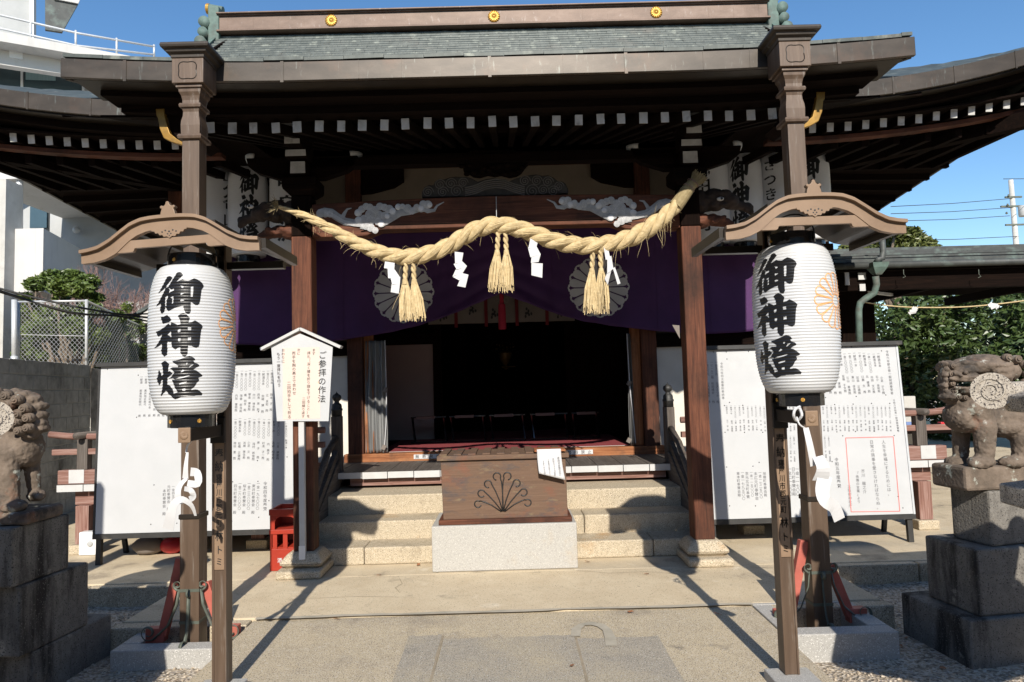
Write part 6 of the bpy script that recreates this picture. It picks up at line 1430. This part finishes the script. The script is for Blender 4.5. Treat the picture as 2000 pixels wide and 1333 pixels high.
# ------------------------------------------------------------------ block wall and chain-link fence on the left
A = at(0,697,y=1.6); B = at(178,712,y=4.2); A = A+(A-B)*.6; A = Vector((A.x, A.y, 0)); B = Vector((B.x, B.y, 0)); dw = (B-A).normalized(); nw = Vector((dw.y, -dw.x, 0))
W = thing('block_wall', 'dark grey concrete block wall behind the left lion', 'wall', (A+B)/2)
Lw = (B-A).length; rows = 12; bh = (2.13+.17)/rows; r0 = random.Random(2)
m = MB(); nb_ = 0
for r in range(rows):
    x = -(.2 if r % 2 else 0)
    while x < Lw:
        a, b = max(0, x)+.008, min(Lw, x+.4)-.008
        if b > a+.02: m.hexa([A+dw*a+nw*.0+Vector((0,0,GZ+bh*r+.007)), A+dw*b+Vector((0,0,GZ+bh*r+.007)), A+dw*b-nw*.12+Vector((0,0,GZ+bh*r+.007)), A+dw*a-nw*.12+Vector((0,0,GZ+bh*r+.007))], [A+dw*a+Vector((0,0,GZ+bh*(r+1)-.007)), A+dw*b+Vector((0,0,GZ+bh*(r+1)-.007)), A+dw*b-nw*.12+Vector((0,0,GZ+bh*(r+1)-.007)), A+dw*a-nw*.12+Vector((0,0,GZ+bh*(r+1)-.007))])
        x += .4
build('blocks', m, M['block'], W, bevel=.004)
build('mortar', MB().hexa([A-nw*.006+Vector((0,0,GZ)), B-dw*.006-nw*.006+Vector((0,0,GZ)), B-dw*.006-nw*.11+Vector((0,0,GZ)), A-nw*.11+Vector((0,0,GZ))], [A-nw*.006+Vector((0,0,2.12)), B-dw*.006-nw*.006+Vector((0,0,2.12)), B-dw*.006-nw*.11+Vector((0,0,2.12)), A-nw*.11+Vector((0,0,2.12))]), M['bconc'], W)
build('end_pier', MB().hexa([B+dw*.004+Vector((0,0,GZ)), B+dw*.16+Vector((0,0,GZ)), B+dw*.16+Vector((0,2.2,GZ)), B+dw*.004+Vector((0,2.2,GZ))], [B+dw*.004+Vector((0,0,2.08)), B+dw*.16+Vector((0,0,2.08)), B+dw*.16+Vector((0,2.2,2.08)), B+dw*.004+Vector((0,2.2,2.08))]), M['block'], W)
F = thing('chain_link_fence', 'galvanised chain-link fence on the block wall, left of the shrine', 'fence', at(100,710,y=5.0))
ya = 4.6; p00, p10, p11, p01 = at(36,706,y=ya), at(169,714,y=ya), at(169,588,y=ya), at(36,590,y=ya)
def mesh_panel(a, b, c, d, nu, nv, name):
    m = MB(); f = lambda u, v: (a*(1-u)+b*u)*(1-v)+(d*(1-u)+c*u)*v
    for k in range(-nv, nu+1):
        for s_ in (1, -1):
            u0, u1, v0, v1 = (k/nu, (k+nv)/nu, 0., 1.) if s_ > 0 else ((k+nv)/nu, k/nu, 0., 1.)
            # clip to 0..1 in u
            def cl(uu): return (uu-u0)/(u1-u0)
            t0, t1 = 0., 1.
            lo, hi = sorted((cl(0.), cl(1.))); t0, t1 = max(t0, lo), min(t1, hi)
            if t1-t0 > .01: m.tube([f(u0+(u1-u0)*t0, t0), f(u0+(u1-u0)*t1, t1)], .0035, 4, cap=False)
    build(name, m, M['wire'], F)
mesh_panel(p00, p10, p11, p01, 15, 13, 'wire_mesh')
q10, q11 = at(282,718,y=8.6), at(282,640,y=8.6); mesh_panel(p10, q10, q11, p11, 24, 11, 'wire_mesh')
for a, b in ((p00-Vector((0,0,.1)), p01), (p10-Vector((0,0,.1)), p11+Vector((0,0,.02)))): build('fence_post', MB().tube([a, b], .024, 10), M['grey_metal'], F, smooth=True)
for a, b in ((p01, p11), (p11, q11)): build('top_rail', MB().tube([a, b], .016, 8), M['grey_metal'], F, smooth=True)
build('tension_wire', MB().tube([(p00+p01)/2+Vector((0,0,-.05)), (p10+p11)/2+Vector((0,0,-.05))], .005, 6), M['grey_metal'], F)
dp = thing('drain_pipe', 'grey round drain pipe standing left of the chain-link fence', 'pipe', at(28,705,y=4.5))
build('pipe', MB().tube([at(28,712,y=4.5), at(28,586,y=4.5)], .04, 12), M['grey_metal'], dp, smooth=True); build('pipe_socket', MB().tube([at(28,712,y=4.5), at(28,696,y=4.5)], .05, 12), M['grey_metal'], dp, smooth=True)
lw = thing('garden_kerb_wall', 'low pale concrete wall with bars behind the chain-link fence', 'wall', at(100,712,y=7.6))
a, b = at(-60,712,y=7.4), at(290,722,y=7.8)
build('wall', MB().hexa([Vector((a.x,a.y,GZ)), Vector((b.x,b.y,GZ)), Vector((b.x,b.y+.2,GZ)), Vector((a.x,a.y+.2,GZ))], [Vector((a.x,a.y,2.1)), Vector((b.x,b.y,2.05)), Vector((b.x,b.y+.2,2.05)), Vector((a.x,a.y+.2,2.1))]), M['bconc'], lw)
gp_ = thing('gate_pillar', 'white gate pillar with small grey tiled roof, behind the left lantern', 'gate', at(285,715,y=8.4))
a = at(279,712,y=8.6); build('pillar', MB().bb(a.x-.02, a.x+.5, 8.5, 8.8, 0, at(279,640,y=8.6).z), M['bwhite'], gp_)
r1, r2, r3 = at(240,628,y=8.3), at(300,592,y=8.3), at(360,622,y=8.3)
build('roof', MB().prism([(r1.x, r1.z-.05),(r2.x, r2.z-.06),(r3.x, r3.z-.05),(r3.x, r3.z),(r2.x, r2.z+.03),(r1.x, r1.z)], (0, 9.6, 0), (1,0,0), (0,0,1), 1.35), M['roof_dark'], gp_)
build('gable', MB().prism([(r1.x+.1, r1.z-.06),(r3.x-.1, r3.z-.06),(r2.x, r2.z-.065)], (0, 8.5, 0), (1,0,0), (0,0,1), .2), M['bwhite'], gp_)
cb = thing('overhead_cables', 'bundle of black cables sagging from the left edge behind the lantern', 'cable', at(0,562,y=3.0))
for k, lst in enumerate(([(-30,556),(60,580),(150,600),(230,614),(300,622)], [(-30,558),(50,585),(120,608),(180,616),(240,615),(300,613)], [(-30,562),(70,592),(150,612),(230,618),(300,630)])):
    build('cable', MB().tube(cr_([at(a, b, y=3.0+.05*k+i*.25) for i, (a, b) in enumerate(lst)], 5), .013 if k else .016, 7), M['cable'], cb, smooth=True)

# ------------------------------------------------------------------ white building on the left
n1 = (.53,-.85,0); q1 = at(0,62,y=10.5); e1 = Vector((.85,.53,0)); back = Vector((-.53,.85,0))
G = thing('white_building', 'white and grey concrete building with balconies at the left edge', 'building', (q1.x, q1.y, 0))
def slab_px(pts, depth, name, mt, shift=0, parent=None):
    ps = [onplane(px, py, q1-back*shift, n1) for px, py in pts]; m = MB(); n = len(ps)
    m.add(ps+[p+back*depth for p in ps], [tuple(range(n)), tuple(reversed(range(n, 2*n)))]+[((i+1)%n, i, n+i, n+(i+1)%n) for i in range(n)])
    return build(name, m, mt, parent or G)
slab_px([(-120,40),(0,62),(160,92),(330,124),(330,136),(160,108),(-120,60)], 1.6, 'parapet', M['bwhite'], .5)
slab_px([(-120,60),(160,108),(420,150),(420,190),(160,150),(-120,108)], .25, 'balcony_front', M['bwhite'], 0)
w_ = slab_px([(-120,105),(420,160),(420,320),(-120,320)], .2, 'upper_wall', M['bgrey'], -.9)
for x0, x1 in ((-60,40),(46,160)): 
    p_ = slab_px([(x0,118),(x1,126),(x1,178),(x0,176)], .04, 'window', M['glass'], -.84, G)
    slab_px([(x0+4,122),(x0+ (x1-x0)*.55,126),(x0+(x1-x0)*.55,158),(x0+4,156)], .01, 'blind', M['curtain_pale'], -.80, p_)
    slab_px([(x1,120),(x1+5,120),(x1+5,180),(x1,180)], .05, 'window_frame', M['white_plastic'], -.82, p_)
t1 = slab_px([(-120,-60),(66,-60),(66,92),(-120,60)], 1.2, 'tower_wall', M['bgrey'], -1.4)
slab_px([(58,-60),(66,-60),(66,90),(58,88)], .1, 'tower_pipe', M['grey_metal'], -1.3)
o3 = [onplane(px, py, q1+back*1.2, n1) for px, py in ((88,-40),(185,-40),(152,6),(152,12),(88,68))]
slab_px([(88,-40),(170,-40),(152,8),(121,63),(88,58)], .1, 'dark_overhang', M['roof_dark'], -1.1)
slab_px([(105,-40),(172,-40),(153,7),(105,-2)], .05, 'overhang_fascia', M['bwhite'], -1.04)
for dy, nm in ((0,'upper_rail'),(26,'lower_rail')):
    ps = [onplane(px, py, q1-back*.3, n1) for px, py in ((-60,20+dy),(0,30+dy),(150,65+dy*.95),(303,92+dy*.6))]
    build(nm, MB().tube(ps, .03, 8), M['grey_metal'], G, smooth=True)
for px, a, b in ((60,42,80),(148,60,95),(228,75,108),(301,88,112)): build('baluster', MB().tube([onplane(px, a, q1-back*.3, n1), onplane(px, b, q1-back*.3, n1)], .028, 8), M['grey_metal'], G, smooth=True)
ac = slab_px([(18,96),(44,101),(44,116),(18,112)], .2, 'air_conditioner', M['white_plastic'], .03)
# lower storey: walls in the shade, sunlit balcony box, column, pipe
yl = 9.6
def wall_px(x0, x1, y0, y1, yd, dep, name, mt, par=None):
    a, b = at(x0, y1, y=yd), at(x1, y0, y=yd); return build(name, MB().bb(a.x, b.x, yd, yd+dep, a.z, b.z), mt, par or G)
wall_px(-60, 12, 350, 705, 8.3, .5, 'column', M['bconc'])
wall_px(12, 420, 340, 730, 12.5, .3, 'rear_wall', M['bgrey'])
a = at(10,448,y=8.6); b = at(83,570,y=8.6); c = at(170,490,y=11.5)
bx_ = build('balcony_box', MB().hexa([Vector((a.x,8.6,b.z)), Vector((b.x,8.6,b.z)), Vector((c.x,11.8,b.z)), Vector((a.x,11.8,b.z))], [Vector((a.x,8.6,a.z)), Vector((b.x,8.6,a.z)), Vector((c.x,11.8,a.z)), Vector((a.x,11.8,a.z))]), M['bwhite'], G)
wall_px(-60, 60, 570, 700, 9.2, .3, 'lower_wall', M['bwhite'])
build('rain_pipe', MB().tube([at(38,460,y=8.9), at(38,300,y=8.9)], .07, 12), M['grey_metal'], G, smooth=True)
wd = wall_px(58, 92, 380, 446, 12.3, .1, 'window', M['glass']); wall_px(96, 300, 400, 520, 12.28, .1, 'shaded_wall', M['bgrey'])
build('vent', MB().ell(at(150,450,y=12.1), (.10,.12,.10), 12, 8), M['grey_metal'], G, smooth=True)
wall_px(-40, 160, 600, 720, 10.5, .2, 'ground_wall', M['block'])
za = at(30,345,y=8.6).z
build('floor_slab', MB().bb(at(-60,345,y=9).x, at(400,345,y=12).x, 8.75, 12.45, za, za+.3), M['bwhite'], G)

# ------------------------------------------------------------------ pavilion, gutter pipe and pole on the right
V = thing('side_pavilion', 'low dark-roofed pavilion with copper gutter beyond the right lantern', 'pavilion', (7.5, 6, 0))
yf = 5.2; ea = at(1630,508,y=yf); eb = at(2000,503,y=yf); zr = (ea.z+eb.z)/2
build('roof', MB().prism([(0,0),(2.1,.40),(4.2,0.0),(4.2,-.10),(2.1,.30),(0,-.10)], (5.0, yf, zr+.02), (0,1,0), (0,0,1), 13), M['roof_dark'], V)
rl2 = MB()
for k in range(4): rl2.bb(5.0, 18, yf-.02+.42*k, yf+.06+.42*k, zr+.035+.118*k, zr+.07+.124*k)
build('roof_batten', rl2, M['roof_dark'], V)
build('ridge_cap', MB().bb(5.0, 18, yf+1.9, yf+2.3, zr+.40, zr+.48), M['roof_dark'], V)
build('gutter', MB().tube([(5.1,yf-.06,zr-.10),(18,yf-.06,zr-.10)], .06, 12), M['roof_dark'], V, smooth=True)
build('eave_beam', MB().bb(5.2, 18, yf+.12, yf+.26, zr-.50, zr-.18), M['wood_dark_x'], V)
build('soffit', MB().prism([(.1,-.14),(2.1,.25),(4.1,-.14),(4.1,-.17),(2.1,.22),(.1,-.17)], (5.1, yf, zr), (0,1,0), (0,0,1), 12.8), M['wood_dark_y'], V)
for k in range(5): build('cross_beam', MB().beam((5.6+2.3*k, yf+.27, zr-.34), (5.6+2.3*k, yf+4.0, zr-.34), .12, .16), M['wood_dark_y'], V)
for x in (5.35, 9.6, 14): build('post', MB().bb(x-.09, x+.09, yf+.11, yf+.27, 0, zr-.503), M['wood_dark_z'], V)
build('inner_wall', MB().bb(5.6, 7.0, yf+1.2, yf+1.3, 0, zr-.1), M['wood_dark_z'], V)
build('strip_light', MB().beam((6.9,yf+1.2,zr-.40),(8.0,yf+2.2,zr-.36), .07, .05), M['white_plastic'], V)
for px, py, w_, h_ in ((1654,545,.07,.22),(1683,540,.13,.12),(1684,562,.10,.12)): 
    p_ = at(px, py, y=yf+.08); build('painted_end', MB().box(p_, (w_,.03,h_)), M['white_paint'], V)
gpt = [at(1710,540,y=yf-.1), at(1712,556,y=yf-.08), at(1708,572,y=yf-.05), at(1690,584,y=yf), at(1680,592,y=yf), at(1677,606,y=yf), at(1679,700,y=yf)]
dn = build('downpipe', MB().tube(gpt, .055, 12), M['verdigris'], V, smooth=True)
hp2 = at(1713,526,y=yf-.1); build('rain_head', sq(MB(), [(.05,hp2.z-.10),(.12,hp2.z+.02),(.14,hp2.z+.10)], hp2.x, yf-.1), M['verdigris'], V)
build('upper_downpipe', MB().tube([hp2+Vector((0,0,.12)), hp2+Vector((.03,0,.17)), hp2+Vector((.10,.0,.18)), hp2+Vector((.12,0,.3)), hp2+Vector((.12,0,.62))], .05, 12), M['roof_dark'], V, smooth=True)
for px in (1765,1912): 
    p_ = at(px, 536, y=yf-.12); build('gutter_hook', MB().tube([p_+Vector((0,0,.08)), p_, p_+Vector((.03,0,-.04)), p_+Vector((-.02,0,-.06))], .006, 6), M['iron'], V)
sr = thing('thin_straw_cord', 'thin straw cord with two paper tufts strung below the pavilion eave', 'rope', at(1780,600,y=4.2))
build('cord', MB().tube(cr_([at(a, b, y=4.2) for a, b in ((1690,591),(1740,598),(1800,601),(1880,600),(1950,594),(2020,585))], 4), .009, 6), M['straw'], sr)
for px, py in ((1782,608),(1942,597)):
    m = MB(); c = at(px, py, y=4.17); r2 = random.Random(px)
    for k in range(5):
        p_ = c+Vector((r2.uniform(-.05,.05), r2.uniform(-.02,.02), r2.uniform(-.03,.03))); m.box(p_, (.09,.004,.05), Matrix.Rotation(r2.uniform(-1,1), 3, 'Y') @ Matrix.Rotation(r2.uniform(-.6,.6), 3, 'Z'))
    build('paper_tuft', m, M['paper'], sr)
up = thing('utility_pole', 'grey concrete utility pole with insulators at the right edge', 'utility pole', at(1985,700,y=34)); up.location.z = 0
pa, pb2 = at(1976,345,y=34), at(1996,640,y=34); px_ = at(1985,495,y=34).x
build('pole', MB().tube([(px_+.1,34,0),(px_,34,at(1978,352,y=34).z)], [.19,.13], 12), M['bconc'], up, smooth=True)
for py, w_ in ((386,.5),(404,.8),(440,.6)):
    z = at(1985,py,y=34).z; build('cross_arm', MB().bb(px_-w_, px_+w_, 33.85, 33.95, z-.05, z+.05), M['iron'], up)
build('transformer', MB().lathe([(.22,0),(.25,.05),(.25,.6),(.2,.65)], (px_+.45,33.8,at(1985,425,y=34).z), 14), M['bgrey'], up, smooth=True)
for k, py in enumerate((386,404,420)):
    z = at(1975,py,y=34).z; m = MB()
    m.lathe([(.03,0),(.07,.02),(.07,.06),(.03,.08),(.06,.1),(.03,.14)], (px_-.35-.1*k,33.8,z), 10); build('insulator', m, M['iron'], up, smooth=True)
pw = thing('power_lines', 'power lines running left from the utility pole across the sky', 'power line', at(1900,400,y=34))
for k, (a, b) in enumerate((((1740,404),(1978,388)),((1740,418),(1974,406)),((1755,432),(1972,422)),((1960,350),(2080,345)),((1740,470),(1990,462)))):
    build('wire', MB().tube([at(a[0], a[1], y=26), at((a[0]+b[0])/2, (a[1]+b[1])/2+2, y=30), at(*b, y=34)], .018, 5), M['cable'], pw)
# stall with small goods seen between the rails on the right
st = thing('amulet_table', 'dark table with small red and blue goods behind the right veranda rail', 'table', at(1800,840,y=4.2)); st.location.z = 0
a, b = at(1765,842,y=4.2), at(1880,836,y=4.2)
build('table_top', MB().bb(a.x, b.x, 4.2, 4.9, a.z-.05, a.z), M['wood_dark_x'], st); 
for x in (a.x+.05, b.x-.05): build('leg', MB().bb(x-.03, x+.03, 4.25, 4.31, 0, a.z-.051), M['wood_dark_z'], st)
for i, (x0, x1, y0, y1, mt, lab) in enumerate(((1770,1786,812,828,'blue_ink','pale blue packet on the goods table'),(1787,1793,810,828,'red_thing','narrow red packet on the goods table'),(1795,1815,811,828,'glass','dark blue box on the goods table'),(1838,1855,812,826,'red_thing','round red item on the goods table nearest the lion'))):
    p_, q_ = at(x0, y1, y=4.3), at(x1, y0, y=4.3); t_ = thing('goods_packet', lab, 'packet', ((p_.x+q_.x)/2, 4.3, a.z), 'goods on the table'); build('packet', MB().bb(p_.x, q_.x, 4.3, 4.4, a.z+.001, a.z+.001+q_.z-p_.z), M[mt], t_, bevel=.01)
gs = thing('grey_stone_tablet', 'small grey stone tablet behind the right veranda rail', 'stone', at(1777,790,y=5)); p_, q_ = at(1766,794,y=5), at(1788,774,y=5); build('tablet', MB().bb(p_.x, q_.x, 5, 5.1, 0, q_.z), M['bconc'], gs, bevel=.01)
# small items on the left platform: white utility box, pale bag under the board
ub = thing('white_meter_box', 'small white plastic meter box on the ground by the left board leg', 'box', at(172,1085,z=0)); c = at(170,1086,z=0.0)
build('box', MB().bb(c.x-.09, c.x+.09, c.y, c.y+.1, .003, .24), M['white_plastic'], ub, bevel=.012); build('knob', MB().ell((c.x+.03, c.y-.004, .12), (.03,.01,.03), 12, 8), M['bgrey'], ub, smooth=True)
bg_ = thing('paper_sack', 'crumpled pale sack with a red band lying under the left donor board', 'sack', at(290,1052,y=.75)); c = at(285,1050,y=.75)
build('sack', MB().ell((c.x, .8, .09), (.17,.12,.09), 14, 8), M['noren'], bg_, smooth=True, uneven=(.03,.06)); build('red_band', MB().ell((c.x+.24, .82, .085), (.13,.11,.085), 14, 8), M['red_thing'], bg_, smooth=True)
fl = thing('white_tag', 'small white paper tag tied to the right pillar', 'tag', at(1320,650,y=-.17)); m = MB(); ps = [at(*q, y=-.175) for q in ((1313,635),(1327,636),(1328,662))]
m.add(ps+[p+Vector((0,.002,0)) for p in ps], [(0,1,2),(5,4,3),(0,2,5,3),(2,1,4,5),(1,0,3,4)]); build('tag_paper', m, M['noren'], fl)

# added unseen buildings behind and beside the camera, blocking part of the sky light
for lab, x0, x1, y0, y1, h in (('added long low building behind the camera, unseen, blocking sky light', -22, 20, -34, -26, 9), ('added plain building outside the view on the left, blocking sky light', -24, -13, -25, -3, 9), ('added plain building outside the view on the right, blocking sky light', 13, 24, -25, -3, 8.5)):
    t_ = thing('sky_blocking_building', lab, 'building', ((x0+x1)/2, (y0+y1)/2, GZ))
    build('wall', MB().bb(x0, x1, y0, y1, GZ-.05, h), M['bconc'], t_); build('roof', MB().bb(x0-.3, x1+.3, y0-.3, y1+.3, h+.002, h+.4), M['roof_dark'], t_)
    for k in range(6):
        for r_ in range(3):
            if x1-x0 > 20: build('window', MB().bb(x0+3+6.6*k, x0+5.5+6.6*k, y1+.002, y1+.05, 1.5+3.2*r_, 3.2+3.2*r_), M['glass'], t_)
            else:
                xs_ = x1+.002 if x0 < 0 else x0-.05; build('window', MB().bb(xs_, xs_+.048, y0+2+3.4*k, y0+4+3.4*k, 1.5+3.2*r_, 3.2+3.2*r_), M['glass'], t_)

# remove the helper text object
bpy.data.objects.remove(_to); bpy.data.curves.remove(_cu)
